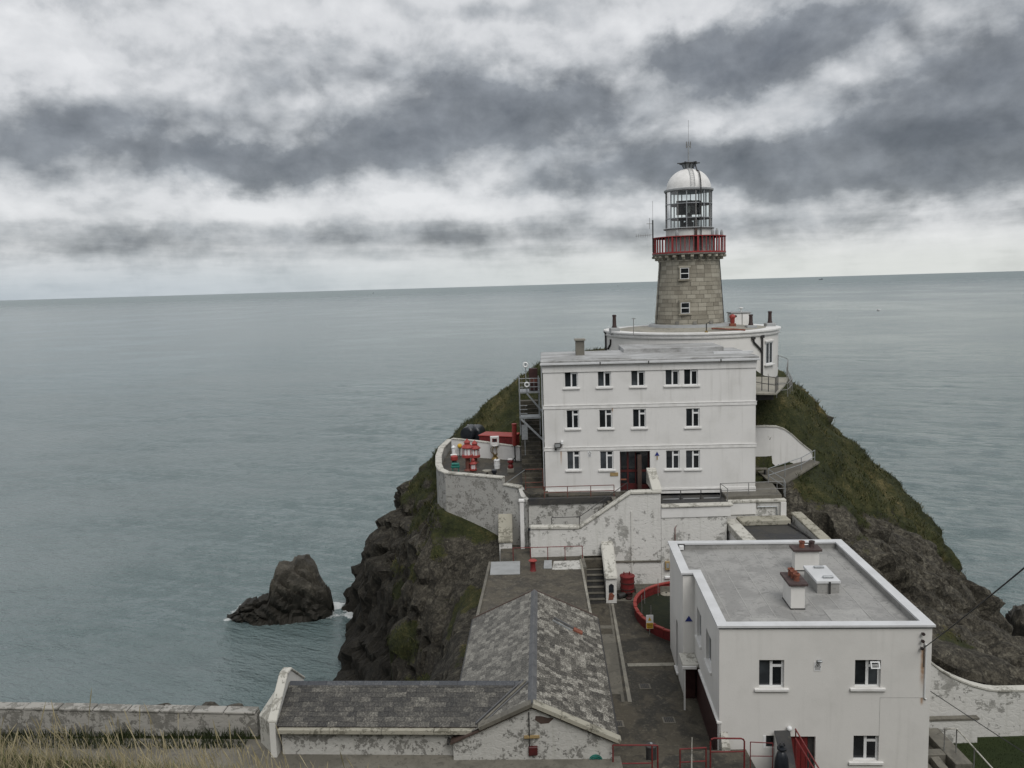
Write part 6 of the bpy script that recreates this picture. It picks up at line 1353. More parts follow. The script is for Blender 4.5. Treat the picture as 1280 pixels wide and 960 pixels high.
# ------------------------------------------------------------------ the near white house
def near_house():
    O = Vector((8.52, 33.55, 0)); F1 = Vector((17.32, 33.02, 0)); ua = (F1 - O).normalized(); ub = Vector((-ua.y, ua.x, 0)); Wd = (F1 - O).length; Dp = 11.5; nk = 6.5; na = .58; zt = 21.40; zg = 13.0; zr = 21.02
    t = T('white_house', 'near white two-storey house with a grey flat roof and pale parapet', 'building', (13, 39, 13.6))
    P = lambda a, b, z: O + ua * a + ub * b + Zu * z
    def uv(px, py): q = PP(px, py, O, ub) - O; return q.dot(ua), q.z
    def rect(px0, px1, py0, py1): a0, z1 = uv(px0, py0); a1, z0 = uv(px1, py1); return (a0, a1, z0 - zg, z1 - zg)
    wu1, wu2, wl2 = rect(949, 980, 825, 860), rect(1069, 1100.5, 825, 859.5), rect(1067, 1098, 919.5, 951.5); wsm = rect(957.5, 968, 919.5, 935); dr = rect(986, 1018.5, 920.5, 985)
    mb, n = facade(P(0, 0, zg), ua, Wd, zt - .12 - zg, [wu1, wu2, wl2, wsm, dr], .22, 'wall', '', t)
    q = lambda *c: mb.add([P(*k) for k in c], [(0, 1, 2, 3)])
    zc = zt - .12
    q((Wd, 0, zg), (Wd, Dp, zg), (Wd, Dp, zc), (Wd, 0, zc)); q((Wd, Dp, zg), (-na, Dp, zg), (-na, Dp, zc), (Wd, Dp, zc)); q((-na, nk, zg), (0, nk, zg), (0, nk, zc), (-na, nk, zc))
    mb.build('wall', 'white_render_clean', t)
    # left flank with its windows (ground floor painted maroon below the ledge)
    zl = 17.05; s1 = [(nk - 5.2, nk - 4.0, 18.45 - zl, 19.85 - zl), (nk - 2.6, nk - 1.2, 18.45 - zl, 19.85 - zl)]
    hl = [(nk - h[1], nk - h[0], h[2], h[3]) for h in [(.0, .0, 0, 0)]]
    holes = [(.75, 1.95, 1.35, 2.85), (3.3, 4.6, 1.35, 2.85)]
    mb, n1 = facade(P(0, nk, zl), -ub, nk, zc - zl, holes, .2, 'wall', '', t); mb.build('flank_wall', 'white_render_clean', t)
    for h in holes: window(t, P(0, nk, zl) - ub * h[0] + Zu * h[2], -ub, h[1] - h[0], h[3] - h[2], .2, sill_over=.12)
    mb = MB(); mb.obox(P(0, 0, 0), ua, ub, Zu, .06, .3, .02, nk, zg, zl - .1); mb.build('ground_floor_flank', 'maroon_paint', t)
    MB().obox(P(0, 0, 0), ua, ub, Zu, -.10, .12, -.02, nk - 1.6, zl - .11, zl + .003).build('ledge', 'white_paint', t, bevel=.02)
    MB().obox(P(0, 0, 0), ua, ub, Zu, -.01, .0595, -.0, .35, zg, zl - .112).build('corner_pier', 'white_render_clean', t)
    h2 = [(2.4, 3.15, 2.2, 4.9)]
    mb, n1 = facade(P(-na, Dp, zg), -ub, Dp - nk, zc - zg, h2, .2, 'wall', '', t); mb.build('flank_wall', 'white_render_clean', t)
    for h in h2: window(t, P(-na, Dp, zg) - ub * h[0] + Zu * h[2], -ub, h[1] - h[0], h[3] - h[2], .2, sill_over=.12, style='sash')
    # porch in the nook
    pc = MB().obox(P(0, 0, 0), ua, ub, Zu, -na - .22, -.01, nk - 1.35, nk - .01, 16.98, 17.16).build('porch_canopy', 'pale_coping', t, bevel=.02)
    MB().obox(P(0, 0, 0), ua, ub, Zu, -na - .26, -.12, nk - 1.42, nk - 1.351, 16.93, 17.10).build('canopy_gutter', 'white_paint', pc, bevel=.02)
    MB().obox(P(0, 0, 0), ua, ub, Zu, -na + .05, -.0, nk - .25, nk - .02, 14.4, 16.97).build('porch_door', 'maroon_paint', t)
    MB().obox(P(0, 0, 0), ua, ub, Zu, -na - .16, -na - .08, nk - 1.3, nk - 1.22, 14.5, 16.97).build('porch_post', 'white_paint', t)
    MB().obox(P(0, 0, 0), ua, ub, Zu, -na - .015, -na - .001, nk + .0, Dp - .1, 14.3, 14.95).build('plinth', 'mid_concrete', t)
    # parapet capping, roof deck, felt laps
    poly = [(-na, Dp), (-na, nk), (0, nk), (0, 0), (Wd, 0), (Wd, Dp)]; ov, iw = .10, .36
    outer = [(-na - ov, Dp + ov), (-na - ov, nk - ov), (-ov, nk - ov), (-ov, -ov), (Wd + ov, -ov), (Wd + ov, Dp + ov)]; inner = [(-na + iw, Dp - iw), (-na + iw, nk + iw), (iw, nk + iw), (iw, iw), (Wd - iw, iw), (Wd - iw, Dp - iw)]
    w2 = lambda L: [(P(a, b, 0).x, P(a, b, 0).y) for a, b in L]
    MB().ring(w2(outer)[::1], w2(inner), zt - .09, zt).build('parapet_capping', 'parapet_metal', t)
    o3 = [(-na + .02, Dp - .02), (-na + .02, nk + .02), (.02, nk + .02), (.02, .02), (Wd - .02, .02), (Wd - .02, Dp - .02)]; i3 = [(-na + iw - .05, Dp - iw + .05), (-na + iw - .05, nk + iw - .05), (iw - .05, nk + iw - .05), (iw - .05, iw - .05), (Wd - iw + .05, iw - .05), (Wd - iw + .05, Dp - iw + .05)]
    MB().ring(w2(o3), w2(i3), zr - .5, zt - .092).build('parapet', 'grey_felt', t)
    sk = [(-na - .03, Dp + .03), (-na - .03, nk - .03), (-.03, nk - .03), (-.03, -.03), (Wd + .03, -.03), (Wd + .03, Dp + .03)]
    MB().ring(w2(sk), w2(o3), zt - .17, zt - .0925).build('parapet_drip', 'galvanised', t)
    rf = MB().prism(w2(i3), zr - .3, zr).build('roof', 'grey_felt', t)
    for k in range(8): a = .75 + k * 1.02; MB().obox(P(0, 0, 0), ua, ub, Zu, a, a + .045, .45, Dp - .45, zr + .001, zr + .010).build('felt_lap', 'felt_patch', rf)
    for a0, a1, b0, b1 in ((3.6, 4.9, .9, 2.2), (5.1, 6.8, .8, 2.5), (1.6, 2.9, .6, 1.6)): MB().obox(P(0, 0, 0), ua, ub, Zu, a0, a1, b0, b1, zr + .0105, zr + .016).build('felt_patch', 'felt_patch' if a0 != 3.6 else 'grey_felt', rf)
    # chimneys
    def chim(px, py, w_, d_, h, pots, label, mats):
        q0 = PZ(px, py, zr); r_ = q0 - O; a0, b0 = r_.dot(ua), r_.dot(ub)
        c = MB().obox(P(0, 0, 0), ua, ub, Zu, a0, a0 + w_, b0, b0 + d_, zr, zr + h).build('chimney', 'white_render_clean', t); MB().obox(P(0, 0, 0), ua, ub, Zu, a0 - .02, a0 + w_ + .02, b0 - .02, b0 + d_ + .02, zr + .001, zr + .06).build('flashing', 'dark_iron', c)
        MB().obox(P(0, 0, 0), ua, ub, Zu, a0 - .12, a0 + w_ + .12, b0 - .12, b0 + d_ + .12, zr + h + .001, zr + h + .13).build('cap', 'chimney_cap', c, bevel=.02)
        for (da, db), m_ in zip(pots, mats): p = P(a0 + da, b0 + db, zr + h + .13); MB().lathe(p, [(.14, 0), (.13, .04), (.13, .24), (.155, .26), (.155, .32), (.11, .32), (.10, .1), (0, .1)], 14).build('chimney_pot', m_, c, True)
    chim(988.5, 762, .62, 1.35, 1.12, ((.33, .32), (.30, .68), (.27, 1.02)), '', ('terracotta', 'terracotta', 'terracotta'))
    q0 = PZ(1010, 738, zr); chim(993.5, 714, 1.22, .55, 1.05, ((.42, .28), (.92, .28)), '', ('terracotta', 'chimney_cap'))
    # roof hatch
    q0 = PZ(1021.5, 742, zr); r_ = q0 - O; a0, b0 = r_.dot(ua), r_.dot(ub); hb = MB().obox(P(0, 0, 0), ua, ub, Zu, a0, a0 + 1.02, b0, b0 + 2.1, zr, zr + .50).build('roof_hatch', 'grey_felt', t)
    MB().obox(P(0, 0, 0), ua, ub, Zu, a0 - .05, a0 + 1.07, b0 - .05, b0 + 2.15, zr + .501, zr + .64).build('hatch_lid', 'parapet_metal', hb, bevel=.015)
    for db in (.35, 1.75): MB().obox(P(0, 0, 0), ua, ub, Zu, a0 + .35, a0 + .85, b0 + db - .08, b0 + db + .08, zr + .641, zr + .74).build('lid_vent', 'galvanised', hb, bevel=.03)
    MB().obox(P(0, 0, 0), ua, ub, Zu, a0 + .52, a0 + .60, b0 - .10, b0 - .051, zr + .02, zr + .60).build('hasp', 'dark_iron', hb)
    for a, b in ((Wd - 2.0, Dp - .42), (.0, Dp - .42)): bx = MB().obox(P(0, 0, 0), ua, ub, Zu, a - .13, a + .13, b - .16, b, zr + .05, zr + .30).build('roof_light', 'white_plastic', t, bevel=.02); MB().obox(P(0, 0, 0), ua, ub, Zu, a - .2, a + .2, b - .01, b + .06, zr + .04, zr + .34).build('light_back', 'dark_iron', bx)
    # front windows and door
    for i, h in enumerate((wu1, wu2, wl2)): window(t, P(h[0], 0, zg + h[2]), ua, h[1] - h[0], h[3] - h[2], .22, open_fan=(i == 1), sill_over=.20)
    h = wsm; w_ = MB().obox(P(0, 0, 0), ua, ub, Zu, h[0], h[1], .14, .18, zg + h[2], zg + h[3]).build('window', 'dark_glass', t); MB().obox(P(0, 0, 0), ua, -ub, Zu, h[0] - .12, h[0] - .01, -.001, .02, zg + h[2], zg + h[3]).build('frame', 'white_plastic', w_)
    d = MB(); h = dr; w3 = h[1] - h[0]; [d.obox(P(0, 0, 0), ua, ub, Zu, h[0] + w3 * k / 4 + .01, h[0] + w3 * (k + 1) / 4 - .01, .16, .21, zg + h[2], zg + h[3]) for k in range(1)]
    dd = d.build('red_door', 'red_paint', t)
    for k in range(1, 4): MB().obox(P(0, 0, 0), ua, ub, Zu, h[0] + w3 * k / 4 + .01, h[0] + w3 * (k + 1) / 4 - .01, .16 + .03 * (k == 3), .21, zg + h[2], zg + h[3]).build('door_board', 'red_paint' if k < 3 else 'dark_iron', dd)
    MB().obox(P(0, 0, 0), ua, ub, Zu, h[0], h[1], .215, .25, zg + h[2], zg + h[3]).build('door_backing', 'dark_iron', dd)
    # warning plate with a pictogram, camera above
    a, z = uv(1022, 832); s = MB().obox(P(a, 0, z), ua, -ub, Zu, -.15, .15, .003, .018, -.23, .17).build('warning_notice', 'white_plastic', t)
    tr = MB(); V3 = [(-.12, -.06), (.12, -.06), (0, .14)]
    for (x0, z0), (x1, z1) in zip(V3, V3[1:] + V3[:1]): tr.tube([P(a + x0, -.024, z + z0), P(a + x1, -.024, z + z1)], .011, 4)
    tr.obox(P(a, 0, z), ua, -ub, Zu, -.05, .05, .0185, .024, -.03, .01); tr.obox(P(a, 0, z), ua, -ub, Zu, -.015, .02, .0185, .025, .01, .05)
    for k in range(2): tr.obox(P(a, 0, z), ua, -ub, Zu, -.11, .11, .0185, .021, -.13 - k * .05, -.11 - k * .05)
    tr.build('pictogram', 'dark_iron', s); MB().obox(P(a, 0, z), ua, -ub, Zu, -.05, .16, .003, .16, .20, .27).build('camera', 'galvanised', t, bevel=.02)
    # insulators, conduit, joint lines, rust
    for px, py in ((1152.5, 791), (1152, 800), (1151, 809)):
        a, z = uv(px, py); c = P(a, 0, z); k = MB().tube([c, c - ub * .08, c - ub * .16], [.03, .03, .03]).build('insulator_pin', 'dark_iron', t); MB().tube([c - ub * .08, c - ub * .11, c - ub * .15, c - ub * .17], [.05, .07, .05, .07], 10).build('insulator', 'ceramic', k, True)
    a, z = uv(1158, 805); a2, z2 = uv(1155.5, 872); MB().tube([P(a - .02, -.04, z), P(a - .02, -.04, z2), P(a + .05, -.04, z2 - .05)], .035).build('conduit', 'white_plastic', t); MB().tube([P(a - .10, -.03, z + .05), P(a - .10, -.03, z - 1.0)], .012).build('earth_wire', 'dark_iron', t)
    a, z = uv(1100, 872); MB().obox(P(0, 0, 0), ua, -ub, Zu, a, Wd - .3, .001, .006, z - .006, z + .006).build('render_joint', 'felt_patch', t); MB().obox(P(0, 0, 0), ua, -ub, Zu, a - .006, a + .006, .001, .006, z - 1.75, z - .0065).build('render_joint', 'felt_patch', t)
    a, z = uv(864.5, 773.5); c = P(-na / 2, nk, 0); z = PP(864.5, 773.5, c, ub).z
    MB().add([c + ua * x - ub * d_ + Zu * (z + y) for d_ in (.004, .03) for x, y in ((-.19, -.13), (.19, -.13), (0, .17))], [(0, 1, 2), (5, 4, 3), (0, 3, 4, 1), (1, 4, 5, 2), (2, 5, 3, 0)]).build('blue_triangle_plaque', 'blue_paint', t)
    # loose white slab leaning at the corner
    a, z = uv(903, 930); MB().prism([(P(.05, -.35, 0).x, P(.05, -.35, 0).y), (P(.42, -.35, 0).x, P(.42, -.35, 0).y), (P(.36, -.02, 0).x, P(.36, -.02, 0).y), (P(.05, -.02, 0).x, P(.05, -.02, 0).y)], 15.8, [16.05, 16.05, 16.62, 16.62]).build('corner_buttress', 'pale_coping', t, bevel=.02)
    a, z = uv(986, 909); MB().lathe(P(a, -.12, z), [(.12 * math.cos(k) + .0005, .12 * math.sin(k)) for k in np.linspace(-1.57, 1.57, 7)], 10).build('globe_lamp', 'white_plastic', t, True)
    return P, uv
HP, HUV = near_house()

# ================================================================== COURTYARD AND FORECOURT THINGS
def ongz(px, py):
    q = PZ(px, py, 15.0)
    for _ in range(6): q = PZ(px, py, gz(q.y))
    return q
def courtyard_things():
    t = T('round_enclosure', 'low red circular wall round a dark planted pit behind the near house', 'fence', (11.3, 49, 15.4)); c = (11.35, 48.95, 0); r = 4.15; n = 40
    for k in range(n):
        a0, a1 = 2 * math.pi * k / n, 2 * math.pi * (k + 1) / n - .004; q = lambda a, rr: (c[0] + rr * math.cos(a), c[1] + rr * math.sin(a)); zb = gz(c[1] + r * math.sin(a0)) - .05
        MB().prism([q(a0, r - .08), q(a0, r), q(a1, r), q(a1, r - .08)], zb, zb + .58).build('panel', 'red_paint', t); MB().prism([q(a0, r - .14), q(a0, r + .06), q(a1, r + .06), q(a1, r - .14)], zb + .581, zb + .66).build('top_rail', 'bright_red', t)
    o = MB().lathe(c, [(0.01, 15.58), (r - .1, 15.52), (r - .1, 15.2)], 40).build('planting_bed', 'pit_green', t)
    for k in range(14): a = 2 * math.pi * k / 14 + 2.2; MB().tube([(c[0] + (r - .45) * math.cos(a), c[1] + (r - .45) * math.sin(a), 15.2), (c[0] + (r - .45) * math.cos(a), c[1] + (r - .45) * math.sin(a), 16.7)], .022).build('stake', 'grey_rail', t)
    # yellow and white warning board
    q = PY(812, 777, 46.6); s = T('warning_board', 'white and yellow warning board on the red circular wall', 'sign', (q.x, 46.6, 15.3)); b = MB().box(q.x - .21, q.x + .21, 46.55, 46.58, q.z - .42, q.z + .42).build('board', 'white_plastic', s); MB().box(q.x - .195, q.x + .195, 46.54, 46.549, q.z - .40, q.z - .06).build('yellow_panel', 'yellow_paint', b)
    mb = MB()
    for k in range(3): mb.box(q.x - .14, q.x + .14, 46.534, 46.539, q.z - .15 - k * .09, q.z - .12 - k * .09)
    mb.build('lettering', 'dark_iron', b); V3 = [(-.11, .08), (.11, .08), (0, .30)]; mt = MB(); mt.add([(q.x + x, y, q.z + z) for y in (46.54, 46.549) for x, z in V3], [(0, 1, 2), (5, 4, 3), (0, 3, 4, 1), (1, 4, 5, 2), (2, 5, 3, 0)]); mt.build('hazard_triangle', 'yellow_paint', b)
    MB().tube([(q.x, 46.61, 15.1), (q.x, 46.61, q.z + .42)], .03).build('post', 'grey_rail', s)
    # red pressure vessel and clutter at the wall foot
    q = Vector((7.2, 52.2, gz(52))); t = T('red_boiler', 'dark red riveted drum standing against the flaking wall', 'tank', (q.x, q.y, q.z)); 
    MB().lathe(q, [(.46, .32), (.46, 1.28), (.50, 1.30), (.50, 1.38), (.42, 1.42), (0.02, 1.46)], 20).build('shell', 'red_paint', t, True)
    for z in (.5, .9): MB().lathe(q, [(.462, z), (.49, z + .01), (.49, z + .06), (.462, z + .07)], 20).build('hoop', 'maroon_paint', t)
    for k in range(4): a = k * 1.57 + .78; MB().tube([(q.x + .36 * math.cos(a), q.y + .36 * math.sin(a), q.z), (q.x + .36 * math.cos(a), q.y + .36 * math.sin(a), q.z + .33)], .04).build('leg', 'maroon_paint', t)
    for dx in (-.22, .15): MB().tube([(q.x + dx, q.y, q.z + 1.42), (q.x + dx, q.y, q.z + 1.62)], .045).build('valve', 'red_paint', t)
    t = T('iron_pump', 'dark iron pump lying at the foot of the red drum', 'pump', (6.75, 51.9, gz(52))); z = gz(52); MB().tube([(6.5, 51.6, z + .2), (7.0, 51.9, z + .2)], .18, 10).build('casing', 'dark_iron', t, True); MB().lathe((7.2, 51.55, z), [(.2, 0), (.2, .1), (.1, .16), (.1, .4), (.16, .44)], 10).build('base', 'maroon_paint', t, True)
    t = T('stone_trough', 'long dark stone trough along the foot of the flaking wall', 'trough', (8.8, 52.7, gz(53))); MB().box(7.8, 10.2, 52.5, 52.58, z, z + .42).build('front', 'mid_concrete', t); MB().box(7.8, 10.2, 53.05, 53.13, z, z + .42).build('back', 'mid_concrete', t); MB().box(7.8, 10.2, 52.581, 53.049, z, z + .2).build('bottom', 'dark_bitumen', t)
    q = ongz(828, 733); t = T('stone_disc', 'pale round stone disc lying beside the trough', 'stone', (9.7, 52.2, z)); MB().lathe((9.75, 52.15, z + .02), [(.36, 0), (.38, .04), (.3, .08), (.1, .1), (0, .1)], 20).build('disc', 'pale_concrete', t, True); MB().box(9.70, 9.80, 52.1, 52.2, z + .12, z + .17).build('knob', 'dark_iron', t)
    q = PY(835, 707, 53.1); t = T('wall_cabinet', 'small grey electrical cabinet fixed to the flaking wall', 'cabinet', (q.x, 53.1, q.z - .3)); MB().box(q.x - .2, q.x + .2, 53.0, 53.19, q.z - .28, q.z + .3).build('case', 'tan_board', t, bevel=.02); MB().box(q.x - .13, q.x + .05, 52.985, 52.999, q.z - .12, q.z + .2).build('door', 'grey_board', t)
    q = PY(834.5, 722, 53.1); t = T('wall_lamp', 'small white bulkhead lamp low on the flaking wall', 'lamp', (q.x, 53.1, q.z - .1)); MB().box(q.x - .2, q.x + .2, 53.08, 53.19, q.z - .1, q.z + .1).build('body', 'white_plastic', t, bevel=.03); MB().box(q.x - .16, q.x + .16, 53.06, 53.079, q.z - .06, q.z + .06).build('diffuser', 'white_plastic', t, bevel=.02)
def yard_drains():
    for px, py, lab in ((836, 900, 'square iron drain cover in the yard near the porch'), (806, 858, 'square iron drain cover in the middle of the courtyard'), (772, 905, 'small iron drain cover near the store wall')):
        q = ongz(px, py); z = gz(q.y); t = T('drain_cover', lab, 'drain cover', (q.x, q.y, z)); MB().box(q.x - .3, q.x + .3, q.y - .3, q.y + .3, z - .05, z + .018).build('frame', 'mid_concrete', t)
        for k in range(5): MB().box(q.x - .22 + k * .09, q.x - .15 + k * .09, q.y - .22, q.y + .22, z + .019, z + .03).build('bar', 'dark_iron', t)
courtyard_things(); yard_drains()

def forecourt():
    def rails(name, label, pix, y, zfoot, mat='red_paint', r=.03, mid=True):
        P = [PY(px, py, y) for px, py in pix]; t = T(name, label, 'railing', (P[0].x, y, zfoot)); 
        MB().tube(P, r, 7).build('top_rail', mat, t, True)
        if mid: MB().tube([Vector((p.x, p.y, (p.z + zfoot) / 2)) for p in (P[0], P[-1])], r * .9, 7).build('mid_rail', mat, t, True)
        for p in (P[0], P[-1]): MB().tube([(p.x, p.y, zfoot), p], r, 7).build('post', mat, t, True); MB().lathe((p.x, p.y, zfoot), [(.09, 0), (.09, .03), (.04, .05)], 8).build('foot', mat, t)
        return t
    t = rails('red_railing', 'red railing at the right corner of the gabled store', [(766, 931.5), (815, 931.5)], 30.6, 16.3)
    p = PY(822, 932, 30.6); MB().tube([(p.x, 30.6, 16.3), p], .035).build('post', 'red_paint', t); MB().tube([PY(815, 931.5, 30.6), p], .03).build('link', 'red_paint', t)
    # red hoop barrier
    a, b = PY(888, 923, 31.6), PY(930.5, 923, 31.6); z0 = 16.02; t = T('hoop_barrier', 'red round-cornered tube barrier in front of the house corner', 'barrier', (a.x, 31.6, z0)); rr = .14
    pts = [(a.x, 31.6, z0), (a.x, 31.6, a.z - rr), (a.x + rr * .3, 31.6, a.z - rr * .3), (a.x + rr, 31.6, a.z), (b.x - rr, 31.6, b.z), (b.x - rr * .3, 31.6, b.z - rr * .3), (b.x, 31.6, b.z - rr), (b.x, 31.6, z0)]
    MB().tube(pts, .035, 8).build('hoop', 'red_paint', t, True); MB().tube([(a.x, 31.6, (a.z + z0) / 2 + .12), (b.x, 31.6, (b.z + z0) / 2 + .12)], .03, 8).build('mid_rail', 'red_paint', t, True)
    for x in (a.x, b.x): MB().lathe((x, 31.6, z0), [(.11, 0), (.11, .03), (.05, .06)], 8).build('foot', 'red_paint', t)
    t = rails('red_railing', 'short red gate railing left of the hoop barrier', [(850, 936.5), (882.5, 934.5)], 31.4, 16.0)
    t = rails('red_railing', 'thin red chain railing between the hoop barrier and the black buoy', [(938, 927.5), (966, 929)], 31.7, 15.95, r=.02)
    p = PY(865, 922, 31.2); t = T('white_stake', 'leaning weathered white stake beside the red gate', 'stake', (p.x, 31.2, 15.9)); MB().tube([(p.x - .03, 31.2, 15.9), (p.x, 31.2, p.z)], [.04, .015], 6).build('stick', 'pale_coping', t)
    # retaining kerb and the area steps with their red handrails
    t = T('ramp_wall', 'dark-topped sloping wall flanking the steps down to the red basement door', 'wall', (10.6, 32.6, 13.6)); c = [PY(968, 910, 33.3), PY(986, 910, 33.3), PY(990, 940, 31.8), PY(978, 940, 31.8)]
    MB().prism([(c[3].x, 31.3), (c[2].x, 31.3), (c[1].x, 33.25), (c[0].x, 33.25)], 13.4, [15.9, 15.9, 16.66, 16.66]).build('wall', 'white_render_clean', t); MB().prism([(c[3].x - .03, 31.27), (c[2].x + .03, 31.27), (c[1].x + .03, 33.25), (c[0].x - .03, 33.25)], [15.903, 15.903, 16.663, 16.663], [15.98, 15.98, 16.74, 16.74]).build('coping', 'dark_bitumen', t)
    for i, (p0, p1, lab) in enumerate((((994, 911), (1028, 968), 'upper red handrail slanting in front of the red basement door'), ((994.5, 923), (1018, 962), 'lower red handrail beside the sloping dark-topped wall'))):
        a, b = PY(*p0, 32.6 - i * .3), PY(*p1, 30.9 - i * .3); t = T('stair_handrail', lab, 'handrail', (b.x, b.y, b.z - .9)); MB().tube([a, b], .032, 7).build('rail', 'red_paint', t, True)
        for f in (.02, .55): q = a.lerp(b, f); MB().tube([(q.x, q.y, 13.6), q], .028, 7).build('post', 'red_paint', t, True)
    t = T('area_steps', 'concrete steps down beside the ramp wall', 'steps', (11.6, 31.5, 13.6)); [MB().box(10.95, 12.5, 29.6 + k * .32, 29.6 + (k + 1) * .32, 13.4, 15.8 - k * .27).build('step', 'mid_concrete', t) for k in range(8)]
    # black bell buoy
    q = PY(977, 975, 30.9); t = T('black_buoy', 'black bell-shaped mooring buoy with a lifting eye in the forecourt', 'buoy', (q.x, 30.9, 15.6)); zt = PY(977, 938, 30.9).z; h = zt - 15.6
    MB().lathe((q.x, 30.9, 15.6), [(.29, 0), (.33, .12), (.33, .3), (.29, h * .6), (.26, h * .8), (.18, h * .95), (.10, h)], 20).build('float', 'black_plastic', t, True); MB().lathe((q.x, 30.9, zt), [(.12, 0), (.12, .05), (.2, .06), (.2, .12), (.06, .14), (.06, .22)], 12).build('collar', 'black_plastic', t, True)
    for s in (-1, 1): MB().tube([(q.x + s * .04, 30.9, zt + .14), (q.x + s * .12, 30.9, zt + .22), (q.x + s * .05, 30.9, zt + .3)], .03).build('eye', 'black_plastic', t)
    t = T('concrete_block', 'pale concrete plinth at the foot of the black buoy', 'plinth', (q.x, 30.9, 15.2)); MB().box(q.x - .75, q.x + .75, 30.35, 31.45, 14.6, 15.58).build('slab', 'pale_concrete', t, bevel=.03); MB().tube([(q.x - .6, 30.6, 15.56), (q.x - .6, 30.6, 15.66), (q.x - .45, 30.6, 15.66), (q.x - .45, 30.6, 15.56)], .02).build('ring', 'dark_iron', t)
    # green hose reel on the gable wall
    q = PY(745, 953, 30.75); t = T('hose_reel', 'green hose coiled on the wall at the right of the store gable', 'hose', (q.x, 30.8, q.z - .3)); mb = MB()
    for k in range(4): r_ = .17 + .035 * k; mb.tube([(q.x + r_ * math.cos(a), 30.78 + .04 * (k % 2), q.z + r_ * math.sin(a)) for a in np.linspace(0, 2 * math.pi, 21)], .022, 5)
    mb.build('coil', 'teal_paint', t); MB().box(q.x - .08, q.x + .08, 30.8, 30.9, q.z - .05, q.z + .12).build('hook', 'dark_iron', t)
    q = PY(805, 948, 32.2); t = T('iron_drum', 'small dark iron drum behind the red railing by the store', 'drum', (q.x + .3, 32.2, 16.2)); MB().lathe((q.x + .3, 32.2, 16.2), [(.22, 0), (.22, .6), (.24, .62), (.24, .66), (.1, .7)], 14).build('body', 'dark_iron', t, True); MB().lathe((q.x + .3, 32.2, 16.9), [(.06, 0), (.06, .06)], 8).build('bung', 'galvanised', t)
    # boundary wall on the left
    t = T('boundary_wall', 'weathered grey-white boundary wall running left above the sea', 'wall', (-22, 33.9, 17)); pts = [(-60, 36.5, 18.6, 15.0), (-35, 35.1, 18.42, 15.0), (-23.2, 34.4, 18.25, 15.0), (-17, 34.0, 18.15, 15.0), (-11.35, 33.65, 18.05, 15.0)]
    MB().wall(pts, .42, 15).build('wall', 'weathered_wall', t)
    for a, b in zip(pts, pts[1:]):
        A, B = Vector(a[:3]), Vector(b[:3]); n = max(1, round((B - A).length / 1.6))
        for k in range(n):
            p, q = A.lerp(B, k / n), A.lerp(B, (k + 1) / n - .008); dz = random.uniform(-.01, .02); MB().wall([(p.x, p.y, p.z + .10 + dz, p.z + .002), (q.x, q.y, q.z + .10 + dz, q.z + .002)], .52, 18).build('coping_stone', 'weathered_wall', t, bevel=.025)
forecourt()

def right_garden():
    t = T('garden_wall', 'peeling whitewashed garden wall sweeping down behind the near house', 'wall', (23, 40, 12))
    P = [PY(px, py, 40.0) for px, py in ((1120, 800), (1163, 828), (1175, 838), (1188, 846), (1202, 852.5), (1218, 858.5), (1236, 863), (1250, 864.5), (1280, 864), (1330, 862), (1500, 858))]
    q = [(P[0].x, 11.4)] + [(P[-1].x, 11.4)] + [(p.x, p.z) for p in P[::-1]]
    MB().yprism(q, 40.0, 40.4).build('wall', 'flaking_limewash', t); MB().yprism([(p.x, p.z + .003) for p in P] + [(p.x, p.z + .09) for p in P[::-1]], 39.95, 40.46).build('coping', 'pale_coping', t)
    t = T('garden_return_wall', 'short whitewashed return wall meeting the garden wall', 'wall', (21, 39.6, 12)); MB().box(18.1, 23.2, 39.5, 39.72, 11.6, 13.4).build('wall', 'flaking_limewash', t); MB().box(18.1, 23.25, 39.45, 39.77, 13.402, 13.5).build('coping', 'mid_concrete', t)
    t = T('concrete_tank', 'open concrete tank with rubbish in it beside the near house', 'tank', (19.5, 38, 12.1)); z = 13.55
    MB().box(17.75, 20.3, 38.6, 39.0, 12.1, z).build('wall', 'mid_concrete', t, bevel=.02); MB().box(19.9, 20.7, 35.5, 38.59, 12.1, z - .005).build('wall', 'mid_concrete', t, bevel=.02); MB().box(17.75, 19.89, 36.3, 36.8, 12.1, z - .01).build('wall', 'mid_concrete', t, bevel=.02); MB().box(17.75, 19.89, 36.81, 38.59, 12.1, 13.2).build('bottom', 'yard_concrete', t)
    for k in range(9): x, y = 18.6 + random.uniform(-.3, .7), 37.6 + random.uniform(-.5, .5); MB().obox((x, y, 13.21), (math.cos(k), math.sin(k), .1), (-math.sin(k), math.cos(k), 0), Zu, -.08, .08, -.03, .03, 0, .03).build('litter', 'white_plastic', t)
    t = T('side_steps', 'concrete side steps going down along the right wall of the house', 'steps', (18.6, 34.5, 12.1)); [MB().box(17.85, 19.0, 33.0 + k * .55, 33.0 + (k + 1) * .55, 12.1, 12.25 + k * .19).build('step', 'mid_concrete', t) for k in range(6)]; MB().wall([(19.3, 36.2, 13.5, 12.0), (19.6, 33.0, 12.9, 12.0), (19.9, 31.0, 12.4, 12.0)], .4, 12).build('kerb_wall', 'mid_concrete', t)
    t = T('garden_handrail', 'cream handrail sloping down to the lawn at the right of the house', 'handrail', (20, 35, 12.2)); a, b, c = PY(1181, 911, 36.6), PY(1196, 911, 36.4), PY(1242, 962, 33.6); e = PY(1290, 962, 33.4)
    MB().tube([a, b, c, e], .035, 7).build('rail', 'pale_coping', t, True)
    for p in (a, b, b.lerp(c, .5), c): MB().tube([(p.x, p.y, 12.1), p], .028, 6).build('post', 'grey_rail', t)
right_garden()

